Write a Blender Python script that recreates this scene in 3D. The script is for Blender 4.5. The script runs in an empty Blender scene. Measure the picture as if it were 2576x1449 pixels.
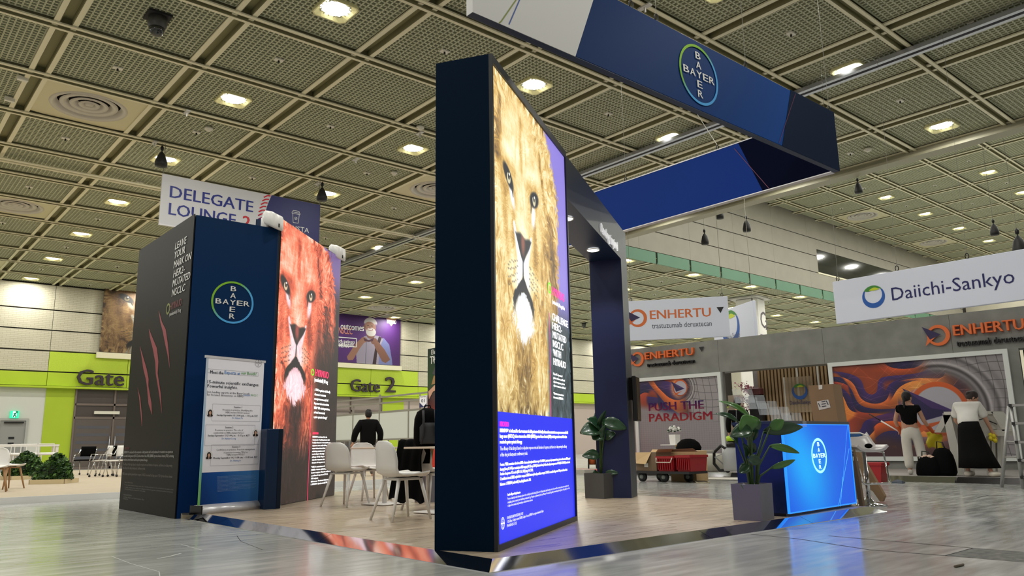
import bpy, bmesh, math, random
import numpy as np
from mathutils import Vector, Matrix
random.seed(7)
SC = bpy.context.scene
COL = SC.collection
PI = math.pi
def R(d): return math.radians(d)
def S(r, g, b):
    f = lambda c: (c/255/12.92) if c/255 <= .04045 else ((c/255+.055)/1.055)**2.4
    return (f(r), f(g), f(b), 1.0)
# ---------------------------------------------------------------- camera
F_PX, AZ, PITCH, ROLL, CAM_H = 1956.56, .858537, .19765, -.0170805, .82
fw = Vector((math.cos(PITCH)*math.cos(AZ), math.cos(PITCH)*math.sin(AZ), math.sin(PITCH)))
rt = fw.cross(Vector((0, 0, 1))).normalized(); up = rt.cross(fw)
RT = math.cos(ROLL)*rt+math.sin(ROLL)*up; UP = -math.sin(ROLL)*rt+math.cos(ROLL)*up
cam = bpy.data.cameras.new('camera'); cam_ob = bpy.data.objects.new('camera', cam); COL.objects.link(cam_ob)
cam.sensor_width = 36; cam.lens = F_PX/2576*36; cam.clip_end = 300; cam.clip_start = .05
m = Matrix.Identity(4)
for k, v in enumerate((RT, UP, -fw)):
    for q in range(3): m[q][k] = v[q]
m[2][3] = CAM_H
cam_ob.matrix_world = m
SC.camera = cam_ob
# ---------------------------------------------------------------- world, exposure
SC.view_settings.view_transform = 'Standard'; SC.view_settings.look = 'None'
SC.view_settings.exposure = 0.0; SC.view_settings.gamma = 1.0; SC.view_settings.use_curve_mapping = False
W = bpy.data.worlds.new('hall_ambient'); SC.world = W; W.use_nodes = True
W.node_tree.nodes['Background'].inputs[0].default_value = (1.0, .95, .86, 1)
AMBIENT = .40
W.node_tree.nodes['Background'].inputs[1].default_value = AMBIENT
LAMP_W = 108.0          # each ceiling downlight
HIGH_W = 170.0
try:
    SC.cycles.max_bounces = 6; SC.cycles.diffuse_bounces = 3; SC.cycles.glossy_bounces = 3
    SC.cycles.transparent_max_bounces = 8; SC.cycles.caustics_reflective = False; SC.cycles.caustics_refractive = False
    SC.cycles.sample_clamp_indirect = 4; SC.cycles.use_light_tree = True
except Exception: pass
# ---------------------------------------------------------------- pixel -> place (measuring the photograph)
CP = Vector((0, 0, CAM_H))
def ray(x, y): return RT*((x-1288)/F_PX) - UP*((y-724.5)/F_PX) + fw
def pz(x, y, z=0.0):
    d = ray(x, y); return CP+d*((z-CAM_H)/d.z)
def py(x, y, Y):
    d = ray(x, y); return CP+d*(Y/d.y)
def px(x, y, X):
    d = ray(x, y); return CP+d*(X/d.x)
class Fr:
    """a vertical plane: local x runs along it to the viewer's right, local y away, z up"""
    def __init__(s, o, rz): s.o = Vector((o[0], o[1], o[2] if len(o) > 2 else 0)); s.rz = rz; s.d = Vector((math.cos(rz), math.sin(rz), 0)); s.n = Vector((-math.sin(rz), math.cos(rz), 0))
    def uv(s, x, y, off=0.0):
        d = ray(x, y); p0 = s.o+s.n*off; t = (p0-CP).dot(s.n)/d.dot(s.n); q = CP+d*t-s.o
        return q.dot(s.d), q.z
    def w(s, u, v, z): q = s.o+s.d*u+s.n*v; return Vector((q.x, q.y, s.o.z+z))
# ---------------------------------------------------------------- materials
MATS = {}
def mat(name, col, rough=.55, metal=0.0, emit=0.0, spec=.5, noise=0.0, nscale=8.0, bump=0.0, bscale=60.0, coat=0.0, ecol=None, alpha=1.0, stretch=None, trans=0.0):
    if name in MATS: return MATS[name]
    m = bpy.data.materials.new(name); m.use_nodes = True; nt = m.node_tree; b = nt.nodes['Principled BSDF']; MATS[name] = m
    c = S(*col) if max(col) > 1 else tuple(col)+(1,)
    b.inputs['Base Color'].default_value = c; b.inputs['Roughness'].default_value = rough; b.inputs['Metallic'].default_value = metal
    b.inputs['Specular IOR Level'].default_value = spec; b.inputs['Coat Weight'].default_value = coat; b.inputs['Alpha'].default_value = alpha
    b.inputs['Transmission Weight'].default_value = trans
    if emit: b.inputs['Emission Color'].default_value = S(*(ecol or col)); b.inputs['Emission Strength'].default_value = emit
    if noise or bump:
        tc = nt.nodes.new('ShaderNodeTexCoord'); src = tc.outputs['Object']
        if stretch:
            mp = nt.nodes.new('ShaderNodeMapping'); mp.inputs['Scale'].default_value = stretch; nt.links.new(src, mp.inputs[0]); src = mp.outputs[0]
    if noise:
        n = nt.nodes.new('ShaderNodeTexNoise'); n.inputs['Scale'].default_value = nscale; n.inputs['Detail'].default_value = 4; nt.links.new(src, n.inputs['Vector'])
        r = nt.nodes.new('ShaderNodeMapRange'); r.inputs[1].default_value = .3; r.inputs[2].default_value = .7; r.inputs[3].default_value = 1-noise; r.inputs[4].default_value = 1+noise; nt.links.new(n.outputs[0], r.inputs[0])
        v = nt.nodes.new('ShaderNodeVectorMath'); v.operation = 'SCALE'; v.inputs[0].default_value = c[:3]; nt.links.new(r.outputs[0], v.inputs['Scale']); nt.links.new(v.outputs[0], b.inputs['Base Color'])
    if bump:
        n = nt.nodes.new('ShaderNodeTexNoise'); n.inputs['Scale'].default_value = bscale; nt.links.new(src, n.inputs['Vector'])
        u = nt.nodes.new('ShaderNodeBump'); u.inputs['Strength'].default_value = bump; u.inputs['Distance'].default_value = .01; nt.links.new(n.outputs[0], u.inputs['Height']); nt.links.new(u.outputs[0], b.inputs['Normal'])
    return m
def grad_mat(name, stops, axis=2, lo=0.0, hi=1.0, rough=.5, emit=0.0, ang=None):
    """a printed gradient across the object's own coordinates"""
    m = mat(name, (128, 128, 128), rough, spec=.12); nt = m.node_tree; b = nt.nodes['Principled BSDF']
    if any(n.type == 'VALTORGB' for n in nt.nodes): return m
    tc = nt.nodes.new('ShaderNodeTexCoord'); d = nt.nodes.new('ShaderNodeVectorMath'); d.operation = 'DOT_PRODUCT'
    v = [0, 0, 0]; v[axis] = 1
    d.inputs[1].default_value = ang or v
    nt.links.new(tc.outputs['Object'], d.inputs[0]); r = nt.nodes.new('ShaderNodeMapRange'); r.inputs[1].default_value = lo; r.inputs[2].default_value = hi
    nt.links.new(d.outputs['Value'], r.inputs[0]); cr = nt.nodes.new('ShaderNodeValToRGB'); nt.links.new(r.outputs[0], cr.inputs[0])
    el = cr.color_ramp.elements
    while len(el) < len(stops): el.new(.5)
    for e, (p, c) in zip(el, stops): e.position = p; e.color = S(*c)
    nt.links.new(cr.outputs[0], b.inputs['Base Color'])
    if emit:
        b.inputs['Base Color'].default_value = (0, 0, 0, 1); nt.links.remove(b.inputs['Base Color'].links[0]); b.inputs['Base Color'].default_value = (.02, .02, .02, 1)
        nt.links.new(cr.outputs[0], b.inputs['Emission Color']); b.inputs['Emission Strength'].default_value = emit
    return m
def img_mat(name, arr, rough=.5, emit=0.0):
    h, w = arr.shape[:2]; im = bpy.data.images.new(name, w, h, alpha=False)
    buf = np.ones((h, w, 4), np.float32); buf[..., :3] = arr[::-1]; im.pixels.foreach_set(buf.ravel()); im.pack()
    m = mat(name, (128, 128, 128), rough); nt = m.node_tree; b = nt.nodes['Principled BSDF']
    t = nt.nodes.new('ShaderNodeTexImage'); t.image = im; t.extension = 'EXTEND'
    if emit:
        b.inputs['Base Color'].default_value = (.02, .02, .02, 1); nt.links.new(t.outputs[0], b.inputs['Emission Color']); b.inputs['Emission Strength'].default_value = emit
    else: nt.links.new(t.outputs[0], b.inputs['Base Color'])
    return m
# ---------------------------------------------------------------- mesh builder
class MB:
    def __init__(s): s.v = []; s.f = []; s.mi = []; s.uvs = {}; s.m = 0; s.sm = []; s.smooth = False
    def add(s, vs, fs):
        o = len(s.v); s.v += [tuple(q) for q in vs]
        for f in fs: s.f.append(tuple(o+k for k in f)); s.mi.append(s.m); s.sm.append(s.smooth)
        return s
    def box(s, x0, x1, y0, y1, z0, z1):
        return s.add([(x0, y0, z0), (x1, y0, z0), (x1, y1, z0), (x0, y1, z0), (x0, y0, z1), (x1, y0, z1), (x1, y1, z1), (x0, y1, z1)],
                     [(3, 2, 1, 0), (4, 5, 6, 7), (0, 1, 5, 4), (1, 2, 6, 5), (2, 3, 7, 6), (3, 0, 4, 7)])
    def bevbox(s, x0, x1, y0, y1, z0, z1, r=.01):
        """box with chamfered vertical and top edges"""
        P = lambda i, z: [(x0+i+r*(a == 0), y0+i, z) for a in (0,)]
        def ring(ins, z, rr): return [(x0+ins+rr, y0+ins, z), (x1-ins-rr, y0+ins, z), (x1-ins, y0+ins+rr, z), (x1-ins, y1-ins-rr, z), (x1-ins-rr, y1-ins, z), (x0+ins+rr, y1-ins, z), (x0+ins, y1-ins-rr, z), (x0+ins, y0+ins+rr, z)]
        rings = [ring(r*.6, z0, r), ring(0, z0+r*.6, r), ring(0, z1-r, r), ring(r, z1, r*.6)]
        return s.loft(rings, True)
    def loft(s, rings, caps=True, closed=True):
        n = len(rings[0]); vs = [p for r in rings for p in r]; fs = []
        for k in range(len(rings)-1):
            for q in range(n if closed else n-1):
                a, b = k*n+q, k*n+(q+1) % n; fs.append((a, b, b+n, a+n))
        if caps and closed: fs.append(tuple(range(n))[::-1]); fs.append(tuple((len(rings)-1)*n+q for q in range(n)))
        return s.add(vs, fs)
    def prism(s, pts, y0, y1):
        """polygon in the xz plane pushed from y0 to y1"""
        return s.loft([[(a, y0, b) for a, b in pts], [(a, y1, b) for a, b in pts]], True)
    def prismz(s, pts, z0, z1): return s.loft([[(a, b, z0) for a, b in pts], [(a, b, z1) for a, b in pts]], True)
    def tube(s, pts, r, n=8, caps=True):
        pts = [Vector(p) for p in pts]; rs = r if isinstance(r, (list, tuple)) else [r]*len(pts); rings = []; pu = None
        for k, p in enumerate(pts):
            t = (pts[min(k+1, len(pts)-1)]-pts[max(k-1, 0)]); t = t.normalized() if t.length > 1e-9 else Vector((0, 0, 1))
            if pu is None: pu = t.orthogonal().normalized()
            pu = (pu-t*pu.dot(t)); pu = pu.normalized() if pu.length > 1e-6 else t.orthogonal().normalized(); w = t.cross(pu)
            rings.append([p+(pu*math.cos(a)+w*math.sin(a))*rs[k] for a in [2*PI*q/n for q in range(n)]])
        o = s.smooth; s.smooth = n > 5; s.loft(rings, caps); s.smooth = o; return s
    def lathe(s, prof, n=16, c=(0, 0, 0), caps=True):
        o = s.smooth; s.smooth = True
        s.loft([[(c[0]+r*math.cos(2*PI*q/n), c[1]+r*math.sin(2*PI*q/n), c[2]+z) for q in range(n)] for r, z in prof], caps); s.smooth = o; return s
    def ellipsoid(s, c, rx, ry, rz, n=14, k=8, mtx=None):
        rings = []
        for i in range(1, k):
            a = PI*i/k; rings.append([Vector((rx*math.sin(a)*math.cos(2*PI*q/n), ry*math.sin(a)*math.sin(2*PI*q/n), -rz*math.cos(a))) for q in range(n)])
        rings = [[Vector((0, 0, -rz*.999))+Vector(p)*.001 for p in rings[0]]]+rings+[[Vector((0, 0, rz*.999))+Vector((p[0], p[1], 0))*.001 for p in rings[-1]]]
        if mtx: rings = [[mtx @ p for p in r] for r in rings]
        o = s.smooth; s.smooth = True; s.loft([[Vector(c)+p for p in r] for r in rings], True); s.smooth = o; return s
    def build(s, name, mats, parent=None, loc=None, rz=None, kind=None, label=None):
        me = bpy.data.meshes.new(name); me.from_pydata([tuple(v) for v in s.v], [], s.f)
        for mm in (mats if isinstance(mats, (list, tuple)) else [mats]): me.materials.append(mm)
        me.polygons.foreach_set('material_index', s.mi); me.polygons.foreach_set('use_smooth', s.sm)
        if s.uvs:
            ul = me.uv_layers.new(name='UVMap')
            for fi, uv in s.uvs.items():
                for k, li in enumerate(me.polygons[fi].loop_indices): ul.data[li].uv = uv[k]
        me.update()
        o = bpy.data.objects.new(name, me); COL.objects.link(o)
        if parent: o.parent = parent
        if loc is not None: o.location = loc
        if rz is not None: o.rotation_euler = (0, 0, rz)
        if kind: o['kind'] = kind
        if label: o['label'] = label
        return o
def thing(name, label, cat, loc=(0, 0, 0), rz=0.0, group=None):
    o = bpy.data.objects.new(name, None); COL.objects.link(o); o.location = loc; o.rotation_euler = (0, 0, rz)
    o.empty_display_size = .1; o['label'] = label; o['category'] = cat
    if group: o['group'] = group
    return o
def tag(o, label, cat, group=None):
    o['label'] = label; o['category'] = cat
    if group: o['group'] = group
    return o
def struct(o, label=None):
    o['kind'] = 'structure'
    if label: o['label'] = label
    return o
def dup(root, loc, rz=None, label=None, group=None):
    def cp(o, p):
        c = o.copy(); COL.objects.link(c)
        if p: c.parent = p
        for ch in CH.get(o.name, [x for x in o.children]): cp(ch, c)
        return c
    r = cp(root, None); r.location = loc
    if rz is not None: r.rotation_euler = (0, 0, rz)
    if label: r['label'] = label
    if group: r['group'] = group
    return r
CH = {}
def flat(name, u0, u1, z0, z1, y, m, parent, thick=.004):
    b = MB(); b.box(u0, u1, y-thick, y, z0, z1); return b.build(name, m, parent)
def picture(name, u0, u1, z0, z1, y, m, parent, thick=.01, side=None):
    """thin panel whose front (towards -y) shows an image"""
    b = MB(); b.box(u0, u1, y-thick, y, z0, z1)
    b.uvs[2] = [(0, 0), (1, 0), (1, 1), (0, 1)]
    b.mi = [1, 1, 0, 1, 1, 1]
    return b.build(name, [m, side or mat('dark_edge', (20, 22, 26))], parent)
def quadpic(name, P, m, parent, thick=.01):
    pass
# ---------------------------------------------------------------- lettering
def tmesh(s, bold=0.0, ext=0.0, shear=0.0, res=2, spacing=1.0, round_=False):
    cu = bpy.data.curves.new('t', 'FONT'); cu.body = s; cu.size = 1.0;  cu.extrude = ext; cu.shear = shear
    cu.resolution_u = res; cu.space_character = spacing; cu.fill_mode = 'FRONT' if ext == 0 else 'BOTH'
    o = bpy.data.objects.new('t', cu); COL.objects.link(o); dg = bpy.context.evaluated_depsgraph_get()
    me = bpy.data.meshes.new_from_object(o.evaluated_get(dg)); n = len(me.vertices)
    co = np.zeros(n*3); me.vertices.foreach_get('co', co); co = co.reshape(-1, 3); fs = [tuple(p.vertices) for p in me.polygons]
    bpy.data.objects.remove(o); bpy.data.curves.remove(cu); bpy.data.meshes.remove(me)
    return co, fs
CAPH = .727
def put_text(mb, s, u, z, cap, width=None, y=-.002, bold=0.0, ext=0.0, shear=0.0, res=2, align='L', spacing=1.0, fit=False, slope=0.0, round_=False):
    if not s.strip(): return 0
    co, fs = tmesh(s, bold, ext/max(cap/CAPH, 1e-6) if ext else 0, shear, res, spacing, round_)
    if len(co) == 0: return 0
    k = cap/CAPH; x0, x1 = co[:, 0].min(), co[:, 0].max()
    kx = (width/(x1-x0)) if width else k
    wd = (x1-x0)*kx; off = {'L': 0, 'C': -wd/2, 'R': -wd}[align]
    if fit:
        z0, z1 = co[:, 1].min(), co[:, 1].max(); kz = cap/(z1-z0); zz = (co[:, 1]-z0)*kz
    else: zz = co[:, 1]*k
    xx = (co[:, 0]-x0)*kx+off
    sh = [0.0] if bold <= .009 else [-1.0, 1.0] if bold < .025 else [-1.0, 0.0, 1.0]
    for q_, s_ in enumerate(sh):
        o_ = s_*(bold-.004)*.85*cap/CAPH
        mb.add([(u+a+o_, y-c*k-.0004*q_, z+b+slope*a) for a, b, c in zip(xx, zz, co[:, 2])], fs)
    return wd
def text(name, s, u, z, cap, m, parent, **kw):
    b = MB(); put_text(b, s, u, z, cap, **kw); return b.build(name, m, parent)
def disc(mb, u, z, r, y=-.002, n=28, rx=None, a0=0, a1=2*PI):
    rx = rx or r; full = abs(a1-a0-2*PI) < 1e-6; k = n if full else n+1
    mb.add([(u+rx*math.cos(a0+(a1-a0)*q/n), y, z+r*math.sin(a0+(a1-a0)*q/n)) for q in range(k)], [tuple(range(k))])
def ringz(mb, u, z, r0, r1, y=-.002, n=48, thick=0.0, a0=0.0, a1=2*PI, dx=0.0, dz=0.0):
    """flat ring facing -y; dx,dz shift the inner circle to make a crescent"""
    vs = []; fs = []
    for q in range(n+1):
        a = a0+(a1-a0)*q/n; vs += [(u+dx+r0*math.cos(a), y, z+dz+r0*math.sin(a)), (u+r1*math.cos(a), y, z+r1*math.sin(a))]
    for q in range(n): fs.append((2*q, 2*q+1, 2*q+3, 2*q+2))
    if thick:
        o = len(vs); vs += [(a, b+thick, c) for a, b, c in vs]
        for q in range(n): fs += [(2*q+1, 2*q+1+o, 2*q+3+o, 2*q+3), (2*q, 2*q+2, 2*q+2+o, 2*q+o)]
    mb.add(vs, fs)
def strokez(mb, pts, w, y=-.002):
    for (a, b), (c, d) in zip(pts[:-1], pts[1:]):
        L = math.hypot(c-a, d-b) or 1; nx, nz = -(d-b)/L*w/2, (c-a)/L*w/2
        mb.add([(a+nx, y, b+nz), (a-nx, y, b-nz), (c-nx, y, d-nz), (c+nx, y, d+nz)], [(0, 1, 2, 3)])
def polyz(mb, pts, y=-.002): mb.add([(a, y, b) for a, b in pts], [tuple(range(len(pts)))])
def cross_logo(parent, u, z, r, y, mw, mr, rx=1.0, bold=.028, rw=.09):
    """round emblem: a word set crosswise inside a ring"""
    b = MB(); ringz(b, 0, 0, r*(1-rw), r, 0.0)
    if rx != 1: b.v = [(p[0]*rx, p[1], p[2]) for p in b.v]
    ro = b.build('emblem_ring', mr, parent, loc=(u, y-.002, z))
    b = MB(); st = .325*r; cap = .235*r
    for i, ch in enumerate('BAYER'):
        put_text(b, ch, u-rx*(2-i)*st*1.02, z-cap/2, cap, width=.27*r*rx, y=y-.003, bold=bold, align='C', fit=True)
        if i != 2: put_text(b, ch, u, z-cap/2+(2-i)*st, cap, width=.25*r*rx, y=y-.003, bold=bold, align='C', fit=True)
    b.build('emblem_lettering', mw, parent); return ro
def skin(name, nodes, edges, m, parent, sub=1, root=0):
    me = bpy.data.meshes.new(name); me.from_pydata([n[0] for n in nodes], edges, [])
    o = bpy.data.objects.new(name, me); COL.objects.link(o)
    sk = o.modifiers.new('s', 'SKIN'); sk.use_smooth_shade = True
    for k, n in enumerate(nodes):
        r = n[1] if isinstance(n[1], (tuple, list)) else (n[1], n[1])
        me.skin_vertices[0].data[k].radius = r; me.skin_vertices[0].data[k].use_root = (k == root)
    sb = o.modifiers.new('b', 'SUBSURF'); sb.levels = sub; sb.render_levels = sub
    dg = bpy.context.evaluated_depsgraph_get(); nm = bpy.data.meshes.new_from_object(o.evaluated_get(dg))
    bpy.data.objects.remove(o); bpy.data.meshes.remove(me)
    nm.name = name; nm.materials.clear(); nm.materials.append(m)
    for p in nm.polygons: p.use_smooth = True
    q = bpy.data.objects.new(name, nm); COL.objects.link(q); q.parent = parent; return q
# ---------- art painted in numpy (flat print on posters and screens) ----------
def sst(a,b,x):
    t=np.clip((x-a)/(b-a),0,1); return t*t*(3-2*t)
def blur(a,n):
    for ax in (0,1):
        c=np.cumsum(np.pad(a,[(n+1,n) if k==ax else (0,0) for k in (0,1)],mode='edge'),axis=ax)
        m=a.shape[ax]
        a=(np.take(c,range(2*n+1,2*n+1+m),axis=ax)-np.take(c,range(0,m),axis=ax))/(2*n+1)
    return a
def lic(noise,dx,dy,n,step=1.0):
    h,w=noise.shape; yy,xx=np.mgrid[0:h,0:w].astype(np.float32)
    acc=noise.copy(); cnt=1
    for sgn in (1,-1):
        x=xx.copy(); y=yy.copy()
        for k in range(n):
            ix=np.clip(x,0,w-1).astype(np.int32); iy=np.clip(y,0,h-1).astype(np.int32)
            x+=sgn*step*dx[iy,ix]; y+=sgn*step*dy[iy,ix]
            ix=np.clip(x,0,w-1).astype(np.int32); iy=np.clip(y,0,h-1).astype(np.int32)
            acc+=noise[iy,ix]; cnt+=1
    acc/=cnt; acc-=acc.mean(); return acc/(acc.std()+1e-6)
def lion(w,h,x0,x1,y0,y1,seed=3):
    """layers of the lion portrait on a w*h grid, face units: eyes at (-1,0),(1,0), row 0 = top"""
    rs=np.random.RandomState(seed)
    X,Y=np.meshgrid(np.linspace(x0,x1,w),np.linspace(y1,y0,h)); X=X.astype(np.float32);Y=Y.astype(np.float32)
    pu=(x1-x0)/w
    # fur direction
    rx=X*1.0; ry=(Y+.9); r=np.hypot(rx,ry)+1e-3
    mane=sst(1.5,2.0,np.hypot(X/1.0,(Y+.3)/1.35))
    dx=rx/r; dy=ry/r
    dx=dx*(1-.25*mane)+0; dy=dy-mane*(1.1+.35*np.clip(-Y,0,4))*sst(1.8,-.6,Y)
    dx=np.where(Y<-2.2,dx*.45,dx)
    dx=dx+.5*mane*np.sin(Y*2.1+X*1.3)*sst(2.5,0,np.abs(Y)*.6); 
    top=sst(.9,1.8,Y); dx=dx*(1-top)+top*(.55*X+.5*np.sin(X*1.7)); dy=dy*(1-top)+top*1.0
    nz=blur(rs.rand(h,w).astype(np.float32)-.5,max(2,int(.10/pu)))*9
    ang=nz*6; c,s=np.cos(ang),np.sin(ang); dx,dy=dx*c-dy*s,dx*s+dy*c
    m=np.hypot(dx,dy)+1e-6; dx/=m; dy/=-m
    base=blur(rs.rand(h,w).astype(np.float32),1 if pu<.009 else 0) if pu<.009 else rs.rand(h,w).astype(np.float32)
    base2=blur(rs.rand(h,w).astype(np.float32),3)
    k=max(4,int(.10/pu)); 
    f1=lic(base,dx,dy,k); f2=lic(base,dx,dy,int(k*2.6)); f3=lic(base2,dx,dy,int(k*2.6))
    fur=f1*(1-mane)*.8+(f2*.6+f3*.8)*mane
    fz=fur*.05
    big=blur(rs.rand(h,w).astype(np.float32)-.5,max(3,int(.16/pu))); big/=big.std()+1e-6
    def ell(cx,cy,a,b,t=0,soft=.3,k=1.0):
        u=(X-cx)*np.cos(t)+(Y-cy)*np.sin(t); v=-(X-cx)*np.sin(t)+(Y-cy)*np.cos(t)
        return sst(1+soft,1-soft,np.hypot(u/a,v/b)+fz*k)
    def seg(ax,ay,bx,by,wa,wb,soft=.5,k=1.0):
        t=np.clip(((X-ax)*(bx-ax)+(Y-ay)*(by-ay))/((bx-ax)**2+(by-ay)**2),0,1)
        d=np.hypot(X-ax-t*(bx-ax),Y-ay-t*(by-ay))/(wa+(wb-wa)*t)
        return sst(1+soft,1-soft,d+fz*k*2)
    L=.56+.10*(1-mane)+.0*X
    L+=.05*big
    L+=.14*ell(0,-.7,.42,.9,0,.6)+.12*ell(-.05,.9,1.0,.5,0,.6)            # lit bridge and brow
    L-=.22*seg(-.05,1.5,0,.45,.14,.10,.9)+.10*seg(-.3,1.4,-.45,.5,.08,.05,.9)+.1*seg(.3,1.3,.4,.5,.08,.05,.9)
    L-=.18*seg(-.62,-.3,-.72,-1.25,.10,.16,.9)+.30*seg(.95,-.5,1.0,-1.5,.10,.24,.9)
    L-=.14*seg(-1.45,.1,-1.1,-1.6,.22,.12,.9)
    L-=.15*ell(-.95,.02,.52,.42,.0,.6)+.15*ell(1.02,.04,.52,.42,0,.6)
    L+=.12*ell(-1.0,.55,.45,.18,-.25,.6)+.12*ell(1.0,.55,.42,.18,.25,.6)
    L-=.28*seg(-1.5,1.6,-1.72,.35,.12,.2,.8)+.22*seg(1.55,1.3,1.9,.2,.08,.10,.9)
    L-=.35*seg(2.45,-.2,2.75,-2.2,.25,.40,.8)+.12*seg(1.8,-.8,1.6,-2.6,.3,.4,.9)
    L+=.10*seg(2.2,1.2,2.35,-.3,.35,.2,.8)+.06*seg(-1.9,-.5,-1.5,-4,.5,.5,.9)
    L-=.22*seg(-.95,-2.3,-.55,-2.62,.07,.05,.8)+.22*seg(.92,-2.25,.6,-2.65,.07,.05,.8)+.12*seg(-.5,-1.9,-1.1,-2.3,.03,.03,.8)
    L+=.10*ell(-.62,-2.02,.34,.30,0,.6)+.10*ell(.62,-2.0,.34,.30,0,.6)
    L-=.26*sst(-2.9,-3.7,Y)*np.exp(-(X/.62)**2)                            # throat shade
    L+=fur*np.where(mane>.5,.105,.045)
    # white fur
    Wm=ell(-.26,-1.86,.24,.46,-.35,.6,2.5)*.95+ell(.24,-1.86,.24,.46,.35,.6,2.5)*.95
    Wm=np.maximum(Wm,ell(-.74,-.36,.13,.30,.55,.5,2)*.95); Wm=np.maximum(Wm,ell(.92,-.40,.15,.30,-.25,.5,2)*.95)
    Wm=np.maximum(Wm,seg(-.62,-.95,-.30,-1.6,.07,.14,.6,1)); Wm=np.maximum(Wm,seg(.68,-1.0,.34,-1.6,.05,.12,.6,1))
    cw=np.interp(-Y.ravel(),[2.28,2.36,2.5,2.7,2.95,3.1,3.25,3.4,3.62],[-.3,.16,.42,.62,.74,.66,.40,.16,-.3]).reshape(Y.shape)
    chin=sst(.07,-.07,np.abs(X-.01)-cw+fz*(.8+1.6*sst(-2.6,-3.1,Y))+.07*f2*sst(-2.7,-3.1,Y))
    Wm=np.maximum(Wm,chin)
    Wm=np.clip(Wm,0,1); 
    Wl=.90+.07*fur-.16*chin*sst(-2.6,-2.35,Y)
    # black
    K=np.zeros_like(X)
    kw=np.interp(-Y.ravel(),[1.9,1.98,2.1,2.25,2.4,2.6,2.85,3.05],[-.1,.0,.17,.40,.66,.80,.80,.5]).reshape(Y.shape)
    K=sst(.05,-.05,np.abs(X+.01)-kw+fz*.5)*sst(-1.9,-1.96,Y)*(1-.9*sst(-2.55,-2.95,Y))
    K=K*(1-.97*chin)
    K=np.maximum(K,.8*seg(0,-1.62,-.02,-2.05,.035,.045,.6,0))
    nose=sst(.05,-.05,np.maximum(np.abs(X-.03)-(.62+(Y+1.1)*1.02),np.abs(Y+1.38)-.30)+.03*np.sin(X*9))
    K=np.maximum(K,.96*nose)
    K=np.maximum(K,ell(-.98,0,.40,.17,-.52,.22,0)*.97); K=np.maximum(K,ell(1.02,.02,.38,.19,.28,.22,0)*.97)
    K=np.maximum(K,seg(-.74,-.16,-.66,-.36,.045,.02,.7,0)); K=np.maximum(K,seg(.76,-.1,.72,-.36,.045,.02,.7,0))
    for sx in (-1,1):                                                       # whisker rows
        for row in range(4):
            for q in range(6):
                cx=sx*(.48+.12*q)+.02; cy=-1.72-.14*row-.035*q+(.03 if sx>0 else 0)
                K=np.maximum(K,(.30+.25*rs.rand())*ell(cx+.02*rs.randn(),cy+.015*rs.randn(),.05,.02,0,.8,.6))
    P=ell(.02,-1.24,.14,.24,0,.7,1.5)*nose*.85
    E=np.maximum(ell(-.95,-.03,.13,.125,0,.2,0)*sst(.08,.04,Y+.5*(X+.95)),ell(1.0,.0,.13,.135,0,.2,0)*sst(.11,.07,Y-.3*(X-1.0)))
    Pu=np.maximum(ell(-.94,0,.062,.062,0,.25,0),ell(1.0,.03,.062,.062,0,.25,0))
    G=np.maximum(ell(-.90,.07,.04,.035,0,.3,0),ell(1.05,.09,.04,.035,0,.3,0))
    # backdrop on the right
    edge=np.interp(Y.ravel(),[-7,-5,-3.2,-2.2,-1.2,.2,.9,1.6,2.4],[2.2,2.4,2.75,3.0,3.15,3.2,3.05,2.55,1.9]).reshape(Y.shape).astype(np.float32)
    B=sst(-.05,.12,X-edge+.10*f2+.05*big)
    # long pale hairs
    hair=np.clip(f2-1.6,0,1)*mane
    wh=np.zeros_like(X)
    for (ax,ay,bx,by,bend) in [(-.9,-1.8,-1.9,-2.3,.3),(-.9,-1.95,-1.7,-2.9,.25),(-.8,-1.7,-2.1,-1.9,.3),(.8,-1.85,1.5,-2.9,-.25),(.9,-1.7,1.9,-2.4,-.3),(-1.5,1.2,-1.1,.5,0),(1.0,-2.0,1.25,-2.8,-.1)]:
        t=np.clip(((X-ax)*(bx-ax)+(Y-ay)*(by-ay))/((bx-ax)**2+(by-ay)**2),0,1)
        mx=ax+t*(bx-ax); my=ay+t*(by-ay)+bend*t*(1-t)*2
        wh=np.maximum(wh,sst(1.3*pu,.4*pu,np.hypot(X-mx,Y-my))*(t<1)*(t>0)*.7)
    return dict(X=X,Y=Y,L=np.clip(L,0,1),W=Wm,Wl=np.clip(Wl,0,1),K=np.clip(K,0,1),P=P,E=E,Pu=Pu,G=G,B=B,hair=hair,wh=wh,fur=fur,mane=mane)
def ramp(v,stops):
    xs=[s[0] for s in stops]; return np.stack([np.interp(v,xs,[s[1][k]/255. for s in stops]) for k in range(3)],-1)
def mixc(a,col,m):
    col=np.asarray(col,np.float32); col=col/255. if col.ndim==1 else col
    return a*(1-m[...,None])+col*m[...,None]
def grade(q,stops,white,black,pink,iris,bg,hair):
    c=ramp(q['L'],stops)
    c=mixc(c,hair,np.clip(q['hair'],0,1)*.8)
    if bg is not None: c=mixc(c,bg(q),q['B'])
    c=mixc(c,ramp(q['Wl'],white),q['W']); c=mixc(c,black,q['K']); c=mixc(c,pink,q['P']*.9)
    c=mixc(c,iris,q['E']); c=mixc(c,black,q['Pu']); c=mixc(c,(255,255,255),q['G']); c=mixc(c,(255,250,240),q['wh'])
    return np.clip(c,0,1)
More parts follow.
